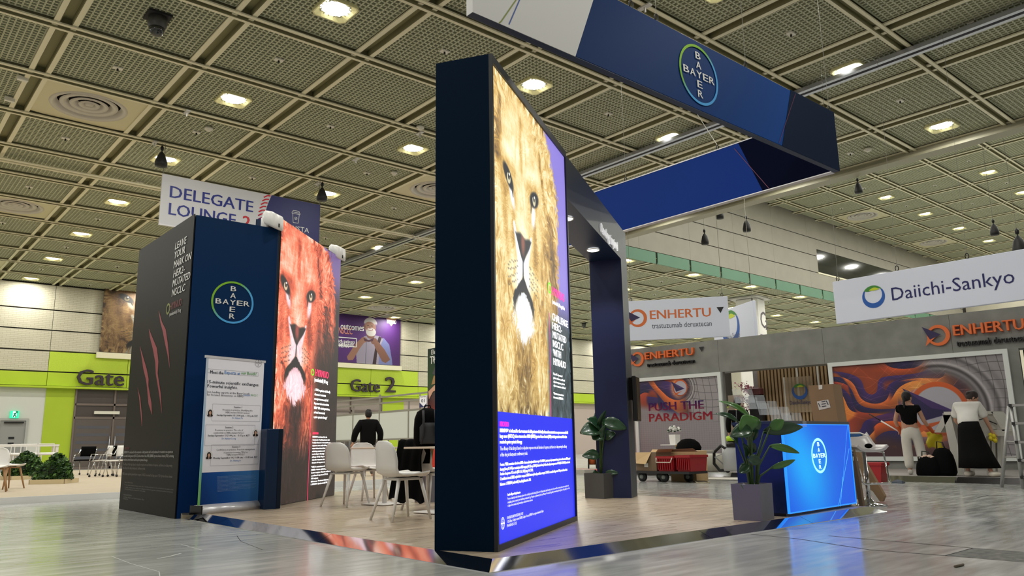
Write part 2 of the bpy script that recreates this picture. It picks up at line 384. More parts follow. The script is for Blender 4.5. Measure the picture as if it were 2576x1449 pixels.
def lion_gold(w,h,x0,x1,y0,y1):
    q=lion(w,h,x0,x1,y0,y1)
    st=[(0,(40,38,44)),(.2,(88,72,58)),(.38,(152,116,62)),(.55,(210,168,92)),(.68,(238,212,146)),(.82,(255,243,204)),(1,(255,255,245))]
    def bg(q):
        t=sst(-1.6,-3.2,q['Y'])[...,None]; return (np.array([140,126,214])/255*(1-t)+np.array([62,74,80])/255*t)+.03*q['fur'][...,None]*t
    q['L']=np.clip(.58+(q['L']-.52)*.72,0,1)
    low=sst(-3.3,-5.6,q['Y']);
    c=grade(q,st,[(0,(90,90,96)),(.6,(200,205,215)),(.85,(250,252,255)),(1,(255,255,255))],(34,38,46),(176,104,84),(214,206,170),bg,(255,246,214))
    g=c.mean(-1,keepdims=True); c=c*(1-.28*low[...,None])+ (g*np.array([.95,1.0,.86]))*.28*low[...,None]
    # text column to the lower right is grey green fur in shade
    t=sst(1.75,2.15,q['X']+.05*q['fur'])*sst(-2.3,-3.0,q['Y']); d=np.clip(.28+.05*q['fur'],0,1)[...,None]*np.array([.86,1.05,1.12]); return np.clip(c*(1-t[...,None])+d*t[...,None],0,1)
def lion_red(w,h,x0,x1,y0,y1):
    q=lion(w,h,x0,x1,y0,y1,5)
    st=[(0,(34,22,26)),(.2,(86,40,34)),(.36,(150,58,38)),(.52,(222,92,60)),(.66,(248,130,92)),(.82,(255,190,160)),(1,(255,240,230))]
    def bg(q):
        t=sst(1.2,-.2,q['Y'])[...,None]; return np.array([120,96,150])/255*(1-t)+np.array([38,28,34])/255*t
    c=grade(q,st,[(0,(110,60,70)),(.6,(214,150,165)),(.85,(252,214,222)),(1,(255,245,250))],(20,16,20),(206,84,74),(226,196,160),bg,(255,190,150))
    X,Y,f=q['X'],q['Y'],q['fur']
    dk=sst(-3.7,-5.2,Y+.10*f)
    dk=np.maximum(dk,sst(1.1,2.1,X+.08*f)*sst(-.4,-2.4,Y)); dk=np.maximum(dk,np.exp(-((X-.15)/.55)**2)*sst(-3.0,-3.7,Y)*(1-q['W'])*.8)
    d=np.stack([np.clip(.13+.025*f,0,1),np.clip(.085+.015*f,0,1),np.clip(.085+.015*f,0,1)],-1)
    return np.clip(mixc(c,d,np.clip(dk*.97,0,1)*(1-.9*q['W']*(Y>-3.7))),0,1)
def lion_print(w,h,x0,x1,y0,y1):
    q=lion(w,h,x0,x1,y0,y1,7)
    st=[(0,(18,12,8)),(.2,(46,30,16)),(.38,(88,60,30)),(.55,(132,96,52)),(.70,(165,128,76)),(1,(200,170,120))]
    return grade(q,st,[(0,(80,75,66)),(1,(190,182,160))],(14,11,9),(120,70,60),(120,105,70),None,(190,160,110))
# ================================================================ STRUCTURE
def floor_mat():
    m = mat('polished_concrete', (158, 160, 160), .2); nt = m.node_tree; b = nt.nodes['Principled BSDF']; N = nt.nodes.new; Lk = nt.links.new
    tc = N('ShaderNodeTexCoord'); n1 = N('ShaderNodeTexNoise'); n1.inputs['Scale'].default_value = .55; n1.inputs['Detail'].default_value = 7; Lk(tc.outputs['Object'], n1.inputs[0])
    mp = N('ShaderNodeMapping'); mp.inputs['Rotation'].default_value = (0, 0, R(-38)); mp.inputs['Scale'].default_value = (1.1, 7, 1); Lk(tc.outputs['Object'], mp.inputs[0])
    n2 = N('ShaderNodeTexNoise'); n2.inputs['Scale'].default_value = 1.6; n2.inputs['Detail'].default_value = 5; Lk(mp.outputs[0], n2.inputs[0])
    cr = N('ShaderNodeValToRGB'); Lk(n1.outputs[0], cr.inputs[0]); e = cr.color_ramp.elements; e[0].position = .3; e[0].color = S(160, 162, 160); e[1].position = .72; e[1].color = S(192, 193, 189)
    mx = N('ShaderNodeMix'); mx.data_type = 'RGBA'; mx.blend_type = 'MULTIPLY'; mx.inputs[0].default_value = .35
    c2 = N('ShaderNodeValToRGB'); Lk(n2.outputs[0], c2.inputs[0]); e = c2.color_ramp.elements; e[0].position = .35; e[0].color = (.62, .62, .62, 1); e[1].position = .65; e[1].color = (1, 1, 1, 1)
    Lk(cr.outputs[0], mx.inputs[6]); Lk(c2.outputs[0], mx.inputs[7])
    # scuffs and pale scratches
    v = N('ShaderNodeTexNoise'); v.inputs['Scale'].default_value = 3.1; v.inputs['Detail'].default_value = 9; v.inputs['Roughness'].default_value = .75; Lk(mp.outputs[0], v.inputs[0])
    c3 = N('ShaderNodeValToRGB'); Lk(v.outputs[0], c3.inputs[0]); e = c3.color_ramp.elements; e[0].position = .70; e[0].color = (0, 0, 0, 1); e[1].position = .78; e[1].color = (.5, .5, .5, 1)
    m2 = N('ShaderNodeMix'); m2.data_type = 'RGBA'; Lk(c3.outputs[0], m2.inputs[0]); Lk(mx.outputs[2], m2.inputs[6]); m2.inputs[7].default_value = S(215, 216, 212)
    Lk(m2.outputs[2], b.inputs['Base Color'])
    rr = N('ShaderNodeMapRange'); rr.inputs[1].default_value = .3; rr.inputs[2].default_value = .7; rr.inputs[3].default_value = .10; rr.inputs[4].default_value = .24; Lk(n2.outputs[0], rr.inputs[0]); Lk(rr.outputs[0], b.inputs['Roughness'])
    u = N('ShaderNodeBump'); u.inputs['Strength'].default_value = .035; u.inputs['Distance'].default_value = .01; Lk(n2.outputs[0], u.inputs['Height']); Lk(u.outputs[0], b.inputs['Normal'])
    b.inputs['Specular IOR Level'].default_value = .65
    return m
b = MB(); b.box(-14, 62, -10, 41.4, -.2, 0); struct(b.build('floor', floor_mat()), 'grey polished concrete hall floor')
FLOOR = bpy.data.objects['floor']
def joint(pts, w=.012, name='expansion_joint', m=None):
    b = MB()
    for (x0, y0), (x1, y1) in zip(pts[:-1], pts[1:]):
        a, c = pz(x0, y0), pz(x1, y1); d = (c-a).normalized(); n = Vector((-d.y, d.x, 0))*w/2
        b.add([a-n+Vector((0, 0, .0005)), c-n+Vector((0, 0, .0005)), c+n+Vector((0, 0, .0005)), a+n+Vector((0, 0, .0005))], [(0, 1, 2, 3)])
    b.build(name, m or mat('joint_dark', (34, 34, 33), .9, spec=.05), FLOOR)
joint([(1889, 1344), (2010, 1356), (2186, 1383), (2380, 1398)], .016)
joint([(2084, 1348), (2200, 1358), (2449, 1379), (2576, 1389)], .018)
joint([(2380, 1398), (2449, 1379)], .02); joint([(2380, 1398), (2576, 1414)], .012)
joint([(0, 1306), (90, 1301), (160, 1297), (298, 1288)], .010)
joint([(2222, 1233), (2350, 1241), (2460, 1245), (2576, 1248)], .012); joint([(2458, 1252), (2486, 1246), (2560, 1248)], .02)
joint([(280, 1399), (330, 1418), (372, 1430), (400, 1438), (402, 1449)], .006, 'scratch', mat('scratch', (190, 191, 187), .5))
joint([(596, 1348), (606, 1362), (660, 1383)], .005, 'scratch'); joint([(395, 1405), (425, 1400), (455, 1392)], .02, 'scratch', mat('scratch', (190, 191, 187), .5))
joint([(380, 1372), (455, 1369), (508, 1384)], .008, 'scratch', mat('scratch', (190, 191, 187), .5))
b = MB()
P4 = [pz(2380, 1398), pz(2449, 1379), pz(2576, 1389), pz(2576, 1414)]
b.add([(p.x, p.y, .0008) for p in P4], [(0, 1, 2, 3)]); b.build('service_hatch', mat('hatch_concrete', (104, 104, 100), .7, noise=.45, nscale=16), FLOOR)

ZC, ZH = 8.5, 12.9
GX0, GY0, DX, DY = 2.37, 5.70, 2.41, 2.385
XE = GX0+8*DX            # where the low ceiling stops
YB = 20.9                # bulkhead of the high bay
YW = 41.2
cream = mat('ceiling_cream', (226, 220, 188), .5)
chan = mat('channel_olive', (138, 134, 96), .7)
crate = mat('eggcrate_olive', (188, 190, 160), .6)
plen = mat('plenum_dark', (100, 97, 76), .9)
b = MB()
b.box(-14, XE, -10, YW+.2, ZC+.42, ZC+.5); b.box(XE, 66, YB, YW+.2, ZC+.42, ZC+.5); b.box(XE-.1, 66, -10, YB+.3, ZH+.42, ZH+.5)
CEIL = struct(b.build('ceiling', plen), 'eggcrate panel ceiling with cream channel beams')
def crate_mesh():
    b = MB(); wx, wy = DX-.42, DY-.28; n = 20
    for k in range(n+1):
        x = -wx/2+wx*k/n; b.box(x-.013, x+.013, -wy/2, wy/2, .05, .13)
        y = -wy/2+wy*k/n; b.box(-wx/2, wx/2, y-.013, y+.013, .05, .13)
    b.f = [f for i, f in enumerate(b.f) if i % 6 != 1]; b.mi = b.mi[:len(b.f)]; b.sm = b.sm[:len(b.f)]
    # pressed tray behind the grid
    b.box(-wx/2, wx/2, -wy/2, wy/2, .13, .14)
    return b
proto = crate_mesh().build('ceiling_panel', crate, CEIL); CR = proto.data; bpy.data.objects.remove(proto)
def vis(x, y, z):
    d = Vector((x, y, z))-CP; w = d.dot(fw)
    if w < .5: return False
    u, v = 1288+F_PX*d.dot(RT)/w, 724.5-F_PX*d.dot(UP)/w
    return -260 < u < 2836 and -260 < v < 1500
cells = []; EDGE = []
for i in range(-4, 26):
    for j in range(-2, 15):
        x, y = GX0+(i+.5)*DX, GY0+(j+.5)*DY
        if y > YW-.3: continue
        z = ZC if (i < 8 or j >= 7) else ZH
        if i >= 8 and j == 6: EDGE.append((x, ZC, YB, GY0+7*DY)); EDGE.append((x, ZH, GY0+6*DY, YB)); continue
        if not vis(x, y, z): continue
        cells.append((math.hypot(x, y), i, j, x, y, z))
cells.sort()
DIFF = [c for c in cells if c[1] % 4 == 0 and c[2] % 4 == 1]
CR_CELLS = [c for c in cells if c not in DIFF]
for c in CR_CELLS[:265]:
    o = bpy.data.objects.new('ceiling_panel', CR); COL.objects.link(o); o.parent = CEIL; o.location = (c[3], c[4], c[5])
if len(CR_CELLS) > 265:
    b = MB(); v0 = [tuple(v.co) for v in CR.vertices]; f0 = [tuple(p.vertices) for p in CR.polygons]
    for c in CR_CELLS[265:]: b.add([(x+c[3], y+c[4], z+c[5]) for x, y, z in v0], f0)
    b.build('far_ceiling_panels', crate, CEIL, kind='stuff')
for x, z, ya, yb in EDGE:
    o = bpy.data.objects.new('ceiling_panel', CR); COL.objects.link(o); o.parent = CEIL; o.location = (x, (ya+yb)/2, z); o.scale = (1, (yb-ya-.3)/(DY-.28), 1)
# channel beams: two cream flanges with an olive channel between
def beam(axis, at, lo, hi, z, w, fl, name='ceiling_beam', drop=0.0):
    b = MB()
    for s in (-1, 1):
        c = at+s*(w/2-fl/2)
        if axis == 'y': b.box(c-fl/2, c+fl/2, lo, hi, z-drop, z+.03-drop); b.box(c-s*fl/2-.006, c-s*fl/2+.006, lo, hi, z-drop, z+.2)
        else: b.box(lo, hi, c-fl/2, c+fl/2, z-drop, z+.03-drop); b.box(lo, hi, c-s*fl/2-.006, c-s*fl/2+.006, z-drop, z+.2)
    n = len(b.f); b.m = 1
    if axis == 'y': b.box(at-w/2+fl, at+w/2-fl, lo, hi, z+.13, z+.15)
    else: b.box(lo, hi, at-w/2+fl, at+w/2-fl, z+.06, z+.08)
    for k in range(n):
        if (k//6) % 2 == 1: b.mi[k] = 1
    return b.build(name, [cream, chan], CEIL)
for i in range(-4, 9):
    beam('y', GX0+i*DX, -8, YW, ZC, .40, .10)
for i in range(9, 26):
    beam('y', GX0+i*DX, YB, YW, ZC, .40, .10); beam('y', GX0+i*DX, -8, YB, ZH, .40, .10)
for j in range(-2, 15):
    y = GY0+j*DY
    beam('x', y, -10, XE if y < YB else 62, ZC, .27, .075, drop=.035)
    if y < YB: beam('x', y, XE, 62, ZH, .27, .075, drop=.035)
# round diffusers set in plain cream panels
def diffuser(x, y, z, first=[None]):
    if first[0] is None:
        t = thing('air_diffuser', 'large round ring diffuser set in a plain cream square of the ceiling', 'air diffuser', (x, y, z), 0, 'round air diffusers in the ceiling')
        wx, wy = DX-.40, DY-.27
        p = MB(); n = 32; ro = .72
        sq = []
        for q in range(n):
            a = 2*PI*q/n; c, s = math.cos(a), math.sin(a); k = 1/max(abs(c)/(wx/2), abs(s)/(wy/2)); sq.append((c*k, s*k))
        p.loft([[(a, b_, .03) for a, b_ in sq], [(.8*math.cos(2*PI*q/n), .8*math.sin(2*PI*q/n), .03) for q in range(n)]], False); p.build('cover_panel', mat('diffuser_panel', (208, 200, 162), .5), t)
        rm = mat('diffuser_ring', (196, 190, 178), .4)
        for k, (r0, r1, z0, z1) in enumerate([(.80, .66, .0, .14), (.60, .44, .04, .17), (.40, .26, .04, .17), (.22, .10, .04, .15)]):
            q = MB(); q.lathe([(r0, z0+.03), (r0-.02, z0), (r1+.03, z0+.03), (r1, z1), (r1-.012, z1), (r1+.01, z0+.03)][:5], 32, caps=False); q.build('diffuser_ring', rm, t)
        q = MB(); q.lathe([(.0, .06), (.08, .06), (.10, .10)], 24, caps=False); q.build('center_cap', rm, t)
        q = MB(); q.lathe([(.80, .22), (.01, .24)], 24, caps=False); q.build('throat', mat('duct_dark', (22, 21, 18), .9), t)
        first[0] = t; CH[t.name] = list(t.children); return t
    return dup(first[0], (x, y, z))
DN = ['first', 'second', 'third', 'fourth', 'fifth', 'sixth', 'seventh', 'eighth', 'ninth']
for k, c in enumerate(DIFF):
    o = diffuser(c[3], c[4], c[5]); o['label'] = ('ring diffuser of the high ceiling, %s past its edge, %s row from bulkhead' % (DN[(c[1]-8)//4], DN[(5-c[2])//4]) if c[5] > 9 else 'ring diffuser of the low ceiling, %s row from gate wall, %s column from left' % (DN[(13-c[2])//4], DN[(c[1]+4)//4]))
ORD = ['first', 'second', 'third', 'fourth', 'fifth', 'sixth', 'seventh', 'eighth', 'ninth', 'tenth', 'eleventh', 'twelfth', 'thirteenth', 'fourteenth', 'fifteenth', 'sixteenth']
# square recessed downlights
lens = mat('lamp_lens', (255, 252, 240), .5, emit=7.0)
lampside = mat('lamp_frame', (232, 226, 170), .4)
LAMP = {}
def downlight(x, y, z, watts):
    key = watts
    if key not in LAMP:
        t = thing('ceiling_downlight', 'lit square recessed downlight with a round bright lens in the ceiling grid', 'ceiling light', (x, y, z), 0, 'square ceiling downlights')
        f = MB(); h = .33; n = 24
        sq = []
        for q in range(n):
            a = 2*PI*q/n+PI/n; c, s = math.cos(a), math.sin(a); k = 1/max(abs(c)/h, abs(s)/h); sq.append((c*k, s*k))
        f.loft([[(a, b_, .06) for a, b_ in sq], [(a, b_, -.02) for a, b_ in sq], [(a*.93, b_*.93, -.02) for a, b_ in sq], [(.27*math.cos(2*PI*q/n+PI/n), .27*math.sin(2*PI*q/n+PI/n), .045) for q in range(n)]], False)
        f.build('frame', lampside, t)
        f = MB(); f.lathe([(.005, .0), (.14, .008), (.24, .03), (.27, .045)], 24, caps=False); f.build('lens', lens, t)
        ld = bpy.data.lights.new('downlight_%d' % watts, 'AREA'); ld.shape = 'DISK'; ld.size = .5; ld.energy = watts; ld.color = (1.0, .985, .91)
        lo = bpy.data.objects.new('lamp_light', ld); COL.objects.link(lo); lo.parent = t; lo.location = (0, 0, -.03)
        LAMP[key] = t; CH[t.name] = list(t.children); return t
    return dup(LAMP[key], (x, y, z))
def lamp_label(o, i, j, hi):
    if hi: o['label'] = 'lit downlight of the high ceiling, %s past its edge, %s row from bulkhead' % (ORD[(i-9)//2], ORD[(6-j)//2-1])
    else: o['label'] = 'lit square downlight, %s row out from gate wall, %s line from the left' % (ORD[(14-j)//2], ORD[(i+3)//2])
for i in range(-3, 25, 2):
    for j in range(-2, 15, 2):
        x, y = GX0+(i+.5)*DX, GY0+(j+.5)*DY
        if i == 7 and j < 0: continue
        if i >= 9 and j <= 6:
            if j == 6 : continue
            if j == -2: y = GY0-1.5*DY
            lamp_label(downlight(x, y, ZH+.02, HIGH_W), i, j, True)
            continue
        lamp_label(downlight(x, y, ZC+.02, LAMP_W), i, j, False)
for i in range(9, 25, 2): downlight(GX0+(i+.5)*DX, YB+.75, ZC+.02, LAMP_W)['label'] = 'lit downlight just behind the green band, %s along it from the left' % ORD[(i-9)//2]
# small square plates with a sprinkler head
PL = None; n = 0
for c in cells:
    i, j = c[1], c[2]
    if (i % 2 == 0) != (j % 2 == 0): continue
    if i % 2 == 1 and j % 2 == 1 or i % 2 == 0:
        n += 1
        if n > 120: break
        if PL is None:
            PL = thing('sprinkler_plate', 'tiny white square sprinkler plate in the middle of a ceiling panel', 'sprinkler', (c[3], c[4], c[5]), 0, 'sprinkler plates in the ceiling')
            q = MB(); q.box(-.09, .09, -.06, .06, .02, .05); q.build('plate', mat('plate_white', (226, 222, 206), .4), PL)
            q = MB(); q.lathe([(.0, -.03), (.02, -.03), (.022, 0), (.012, .02)], 8, c=(.0, 0, 0)); q.build('sprinkler_head', mat('dark_metal', (40, 38, 34), .4, metal=.6), PL)
            CH[PL.name] = list(PL.children)
        else: dup(PL, (c[3], c[4], c[5]))
# smoke detectors seen beside some plates
for k, (x, y) in enumerate([(525, 326), (991, 437), (1057, 323), (2183, 378), (1970, 403)]):
    p = pz(x, y, ZC-.02)
    q = MB(); q.lathe([(.0, -.06), (.05, -.06), (.06, -.03), (.10, -.02), (.10, .03)], 16)
    lab = ['small white round smoke detector right of the left diffuser row', 'small round smoke detector left of the tall blue pillar', 'white detector just left of the pillar head', 'small round detector near the blue banner corner', 'white detector above the aluminium rail'][k]
    tag(q.build('smoke_detector', mat('plate_white', (226, 222, 206)), loc=(p.x, p.y, ZC)), lab, 'smoke detector')
# aluminium rail and conduit hung under the low ceiling
b = MB(); al = mat('aluminium', (178, 180, 188), .35, metal=.7)
xr = 15.56
for dx in (-.10, .10): b.box(xr+dx-.05, xr+dx+.05, -6, YW, ZC-.14, ZC-.05)
b.m = 1; b.box(xr-.05, xr+.05, -6, YW, ZC-.10, ZC-.06)
t = b.build('ceiling_rail', [al, mat('rail_black', (18, 18, 20), .7)]); struct(t, 'long aluminium twin rail running under the ceiling')
p0 = pz(0, 395, ZC-.1); b = MB(); b.smooth = True; b.tube([(-10, p0.y, ZC-.12), (XE, p0.y, ZC-.12)], .035, 8)
b.tube([(-10, p0.y+.18, ZC-.12), (XE, p0.y+.18, ZC-.12)], .045, 8); struct(b.build('ceiling_conduit', cream), 'cream pipe pair crossing the ceiling')
# edge of the low ceiling and the side of the high bay above it
b = MB(); b.box(XE-.14, XE+.14, -8, YB, ZC-.16, ZC+.5); b.box(XE-.22, XE+.22, -8, YB, ZC-.20, ZC-.13)
struct(b.build('ceiling_edge_beam', mat('edge_beam', (150, 146, 122), .5)), 'long beam where the low ceiling ends at the high bay')
wallm = mat('wall_panel', (196, 190, 170), .65, noise=.06, nscale=1.2)
def panel_mat():
    m = mat('wall_ribbed_panel', (200, 194, 172), .6); nt = m.node_tree; bs = nt.nodes['Principled BSDF']; N = nt.nodes.new; Lk = nt.links.new
    tc = N('ShaderNodeTexCoord'); br = N('ShaderNodeTexBrick'); br.inputs['Scale'].default_value = 1; br.inputs['Brick Width'].default_value = .30; br.inputs['Row Height'].default_value = .085; br.inputs['Mortar Size'].default_value = .006
    mp = N('ShaderNodeMapping'); mp.inputs['Rotation'].default_value = (R(90), 0, 0); Lk(tc.outputs['Object'], mp.inputs[0]); Lk(mp.outputs[0], br.inputs[0])
    br.inputs['Color1'].default_value = S(200, 194, 172); br.inputs['Color2'].default_value = S(194, 188, 166); br.inputs['Mortar'].default_value = S(160, 155, 134); Lk(br.outputs[0], bs.inputs['Base Color'])
    return m
ribbed = panel_mat()
b = MB(); b.box(XE, 62, YB+.02, YB+.3, ZC, ZH+.4); struct(b.build('wall_bulkhead', mat('groove_dark', (40, 38, 32), .9)), 'grey panelled bulkhead of the high bay with a green band')
BH = bpy.data.objects['wall_bulkhead']
zz = [ZC+.42, 9.35, 10.35, 11.35, 12.35, ZH+.4]
def zat(x, y): return py(x, y, YB).z
zg = zat(1600, 624); z1 = zat(1630, 577); z2 = zat(1755, 563); z3 = zat(1907, 560)
lv = [zg, zat(1650, 584), zat(1800, 574), zat(1980, 580), ZH+.4]
BHM = mat('bulkhead_panel', (150, 146, 132), .65, noise=.05, nscale=1.5)
wx0, wx1 = py(2054, 640, YB).x, py(2392, 780, YB).x; wz1 = zat(2054, 627); wz0 = zat(2062, 686)
for k in range(4):
    x = XE
    while x < 60:
        x2 = x+3.6
        za, zb = lv[k]+.02, lv[k+1]-.02
        if not (x2 > wx0 and x < wx1 and za < wz1 and zb > wz0):
            q = MB(); q.box(x+.004, x2-.004, YB-.02, YB+.03, za, zb); q.build('panel', BHM, BH)
        else:
            for (a, c, d, e) in [(x, min(x2, wx0), za, zb), (max(x, wx1), x2, za, zb), (max(x, wx0), min(x2, wx1), za, wz0), (max(x, wx0), min(x2, wx1), wz1, zb)]:
                if c-a > .05 and e-d > .03: q = MB(); q.box(a, c, YB-.02, YB+.03, d, e); q.build('panel', BHM, BH)
        x = x2
q = MB(); q.box(wx0, wx1, YB+.0, YB+.015, wz0, wz1); q.build('window_glass', mat('dark_glass', (34, 36, 33), .08, spec=.8), BH)
q = MB(); q.box(wx0-.06, wx1+.06, YB-.05, YB+.02, wz0-.08, wz0); q.build('window_sill', cream, BH)
x = XE; gm = mat('green_band', (84, 128, 100), .5, noise=.05, nscale=1)
while x < 60:
    q = MB(); q.box(x+.012, x+2.28, YB-.03, YB+.03, ZC-.1, zg-.01); q.build('green_panel', gm, BH); x += 2.4
# ---------------- the far wall with the gates
b = MB(); b.box(-14, 66, YW, YW+.3, 0, ZC+.5); WB = struct(b.build('wall_back', mat('groove_dark', (40, 38, 32), .9)), 'cream panelled far wall with lime gate bands')
def bx(x, y): p = py(x, y, YW); return p.x, p.z
rowz = [bx(0, q)[1] for q in (968, 930, 876, 822, 769)]+[ZC]
xl = bx(123, 900)[0]; xg = bx(1020, 950)[0]
lime = mat('lime_panel', (176, 200, 40), .55, noise=.04, nscale=1); limer = mat('lime_ribbed', (184, 208, 56), .6, noise=.05, nscale=20)
xs = [xl-9.6*k for k in (2, 1)]+[xl+3.4*k for k in range(0, 15)]
z_l = rowz[0]
for k in range(len(rowz)-1):
    for a, c in zip(xs[:-1], xs[1:]):
        if a > 62: break
        lm = (k == 0) or (k == 1 and a >= xl-.1 and a < bx(300, 900)[0]) 
        zt = rowz[k+1]
        mm = ribbed
        if k == 0: mm = lime
        elif k == 1 and ((a >= xl-.1 and c <= xl+13.7) or (a > xl+13.5 and c <= xg+1.8)): mm = limer
        q = MB(); q.box(a+.01, c-.01, YW-.06, YW+.01, rowz[k]+.03, zt-.03); q.build('wall_panel', mm, WB)
# lower wall: white plaster, lime uprights
q = MB(); q.box(-14, bx(114, 1050)[0], YW-.05, YW, 0, z_l); q.build('plaster', mat('plaster_white', (214, 214, 206), .6), WB)
xa, xb = bx(114, 1000)[0], bx(190, 1000)[0]
q = MB(); q.box(xa, xb, YW-.08, YW, 0, z_l+.02); q.build('lime_upright', lime, WB)
xc, xd = bx(957, 1030)[0], bx(1014, 1030)[0]
q = MB(); q.box(xc, xd, YW-.08, YW, 0, z_l); q.build('lime_upright', lime, WB)
q = MB(); q.box(xd, 62, YW-.06, YW, 0, z_l); q.build('plaster', mat('plaster_pink', (188, 172, 164), .6), WB)
q = MB(); q.box(-14, 62, YW-.5, YW-.06, z_l-.1, z_l-.02); q.build('soffit_ledge', lime, WB)
# gate lettering stands proud of the wall
def back_text(s, x0, y0, x1, y1, ycap, label):
    a = bx(x0, y0); c = bx(x1, y1); cap = bx(x0, ycap)[1]-a[1]
    t = thing('gate_sign', label, 'sign', (a[0], YW-.18, a[1]))
    text('lettering', s, 0, 0, cap, mat('sign_plum', (44, 30, 42), .5), t, width=c[0]-a[0], bold=.024, ext=.05, y=0)
    return t
back_text('Gate', 190, 968, 308, 970, 927, 'dark plum Gate lettering on the lime band above the glass doors')
back_text('Gate', 878, 985, 951, 985, 952, 'dark plum Gate lettering on the lime band left of the big 2')
t = back_text('2', 966, 987, 990, 987, 946, 'large dark plum numeral 2 on the lime band')
# small service door with exit sign
x0, z1 = bx(0, 1058); x1, _ = bx(65, 1058)
t = struct(thing('door_1', 'grey steel service door under the green exit sign', 'door', ((x0+x1)/2, YW-.08, 0)))
w = (x1-x0)/2
q = MB(); q.box(-w, w, 0, .04, 0, z1); q.build('door_leaf', mat('door_grey', (150, 150, 146), .5), t)
for a, c, d, e in [(-w-.10, -w, 0, z1+.1), (w, w+.10, 0, z1+.1), (-w, w, z1, z1+.1)]: q = MB(); q.box(a, c, -.05, .04, d, e); q.build('door_frame', mat('door_frame', (176, 176, 170), .5), t)
q = MB(); q.box(-.35, .4, -.12, -.02, z1-.12, z1-.06); q.build('door_closer', mat('dark_metal', (40, 38, 34)), t)
for zz_ in (z1-.75, z1-1.0): q = MB(); q.box(-.12, .10, -.02, 0, zz_-.06, zz_+.04); q.build('notice', mat('dark_edge', (20, 22, 26)), t)
q = MB(); q.smooth = True; q.tube([(-w+.1, -.08, 1.0), (-w+.28, -.08, 1.0)], .02); q.build('door_handle', mat('dark_metal', (40, 38, 34)), t)
a = bx(23, 1052); c = bx(47, 1034)
t = thing('exit_sign', 'glowing green exit sign with a running figure above the service door', 'exit sign', ((a[0]+c[0])/2, YW-.2, a[1]))
w = (c[0]-a[0])/2; h = c[1]-a[1]
q = MB(); q.box(-w, w, 0, .12, 0, h); q.build('sign_box', mat('exit_green', (40, 200, 150), .5, emit=1.1), t)
q = MB(); polyz(q, [(-w*.45, .03), (w*.45, .03), (w*.45, h*.92), (-w*.45, h*.92)], -.004); q.build('white_panel', mat('exit_white', (205, 255, 240), .5, emit=1.2), t)
q = MB(); strokez(q, [(-w*.3, h*.12), (-.02, h*.4), (.03, h*.68)], .05, -.008); strokez(q, [(-.02, h*.4), (w*.3, h*.3), (w*.28, h*.08)], .045, -.008); strokez(q, [(-w*.3, h*.58), (.02, h*.68), (w*.3, h*.5)], .04, -.008); disc(q, .07, h*.83, .05, -.008, 10)
q.build('running_figure', mat('exit_green_dark', (10, 120, 84), .5, emit=.5), t)
# glass gate doors
x0, z1 = bx(192, 972); x1, _ = bx(470, 980)
def gate_doors(name, x0, x1, z1, label, dark):
    t = struct(thing(name, label, 'door', (x0, YW-.1, 0))); w = x1-x0; n = max(2, round(w/1.7)); fr = mat('gate_frame', (120, 108, 100), .4, metal=.3)
    gl = mat('gate_glass', (96, 88, 82), .12, spec=.8); zt = z1*.78
    q = MB(); q.box(0, w, .02, .05, 0, z1); q.build('glass_backing', dark, t)
    for k in range(n+1):
        q = MB(); q.box(w*k/n-.04, w*k/n+.04, -.05, .02, 0, z1); q.build('mullion', fr, t)
    for z_ in (.05, 2.35, zt): q = MB(); q.box(0, w, -.05, .02, z_-.05, z_+.05); q.build('rail', fr, t)
    for k in range(n):
        q = MB(); q.box(w*k/n+.05, w*(k+1)/n-.05, -.02, 0, .1, 2.3); q.build('door_pane', gl, t)
        for r_ in range(5):
            q = MB(); q.box(w*k/n+.15, w*(k+1)/n-.15, -.025, -.022, .45+.35*r_, .58+.35*r_); q.build('frosted_stripe', mat('frost_stripe', (84, 84, 92), .5), t)
        xx_ = w*(k+ (1 if k % 2 == 0 else 0))/n + (-.12 if k % 2 == 0 else .12)
        q = MB(); q.smooth = True; q.tube([(xx_, -.12, .7), (xx_, -.12, 1.5)], .025, 8); q.build('pull_handle', al, t)
    return t
gate_doors('door_2', x0, x1, z1, 'bronze framed glass double doors below the first gate sign', mat('gate_void', (74, 66, 62), .4))
x0, z1 = bx(800, 1000)
gate_doors('door_3', x0, xc, z_l-.1, 'glass doors below the second gate sign', mat('gate_void_pale', (150, 138, 130), .4))
q = MB(); q.box(0, 1.1, 0, .1, 0, .14); a = bx(233, 1042); tag(q.build('door_light_bar', mat('plate_white', (226, 222, 206)), loc=(a[0], YW-.3, a[1])), 'white light bar above the glass gate doors', 'light')

# dome camera and small fittings on the ceiling
def dome(x, y, s, label):
    p = pz(x, y, ZC-.1); t = thing('dome_camera', label, 'security camera', (p.x, p.y, ZC-.02)); q = MB(); q.lathe([(.13*s, .06), (.13*s, -.10*s), (.115*s, -.14*s), (.11*s, -.15*s)], 20); q.build('housing', mat('camera_grey', (62, 62, 58), .5), t)
    q = MB(); q.lathe([(.11*s, -.145*s), (.10*s, -.20*s), (.07*s, -.25*s), (.02*s, -.275*s)], 20); q.build('dome_glass', mat('dark_glass', (34, 36, 33)), t); q = MB(); q.box(-.16*s, .16*s, -.16*s, .16*s, .02, .06); q.build('mount_plate', mat('rail_black', (18, 18, 20)), t)
dome(396, 58, 1.25, 'dark dome security camera near the top left of the ceiling'); dome(1469, 817, 1.1, 'small dark dome camera seen through the booth arch')
for k, (x, y) in enumerate([(57, 200), (24, 252)]):
    p = pz(x, y, ZC-.04); q = MB(); q.bevbox(-.10, .10, -.045, .045, -.07, .03, .01); tag(q.build('ceiling_sensor', mat('plate_white', (226, 222, 206)), loc=(p.x, p.y, ZC), rz=.1), ['small white box on the ceiling at the left edge, upper one', 'small white box on the ceiling at the left edge, lower one'][k], 'sensor')
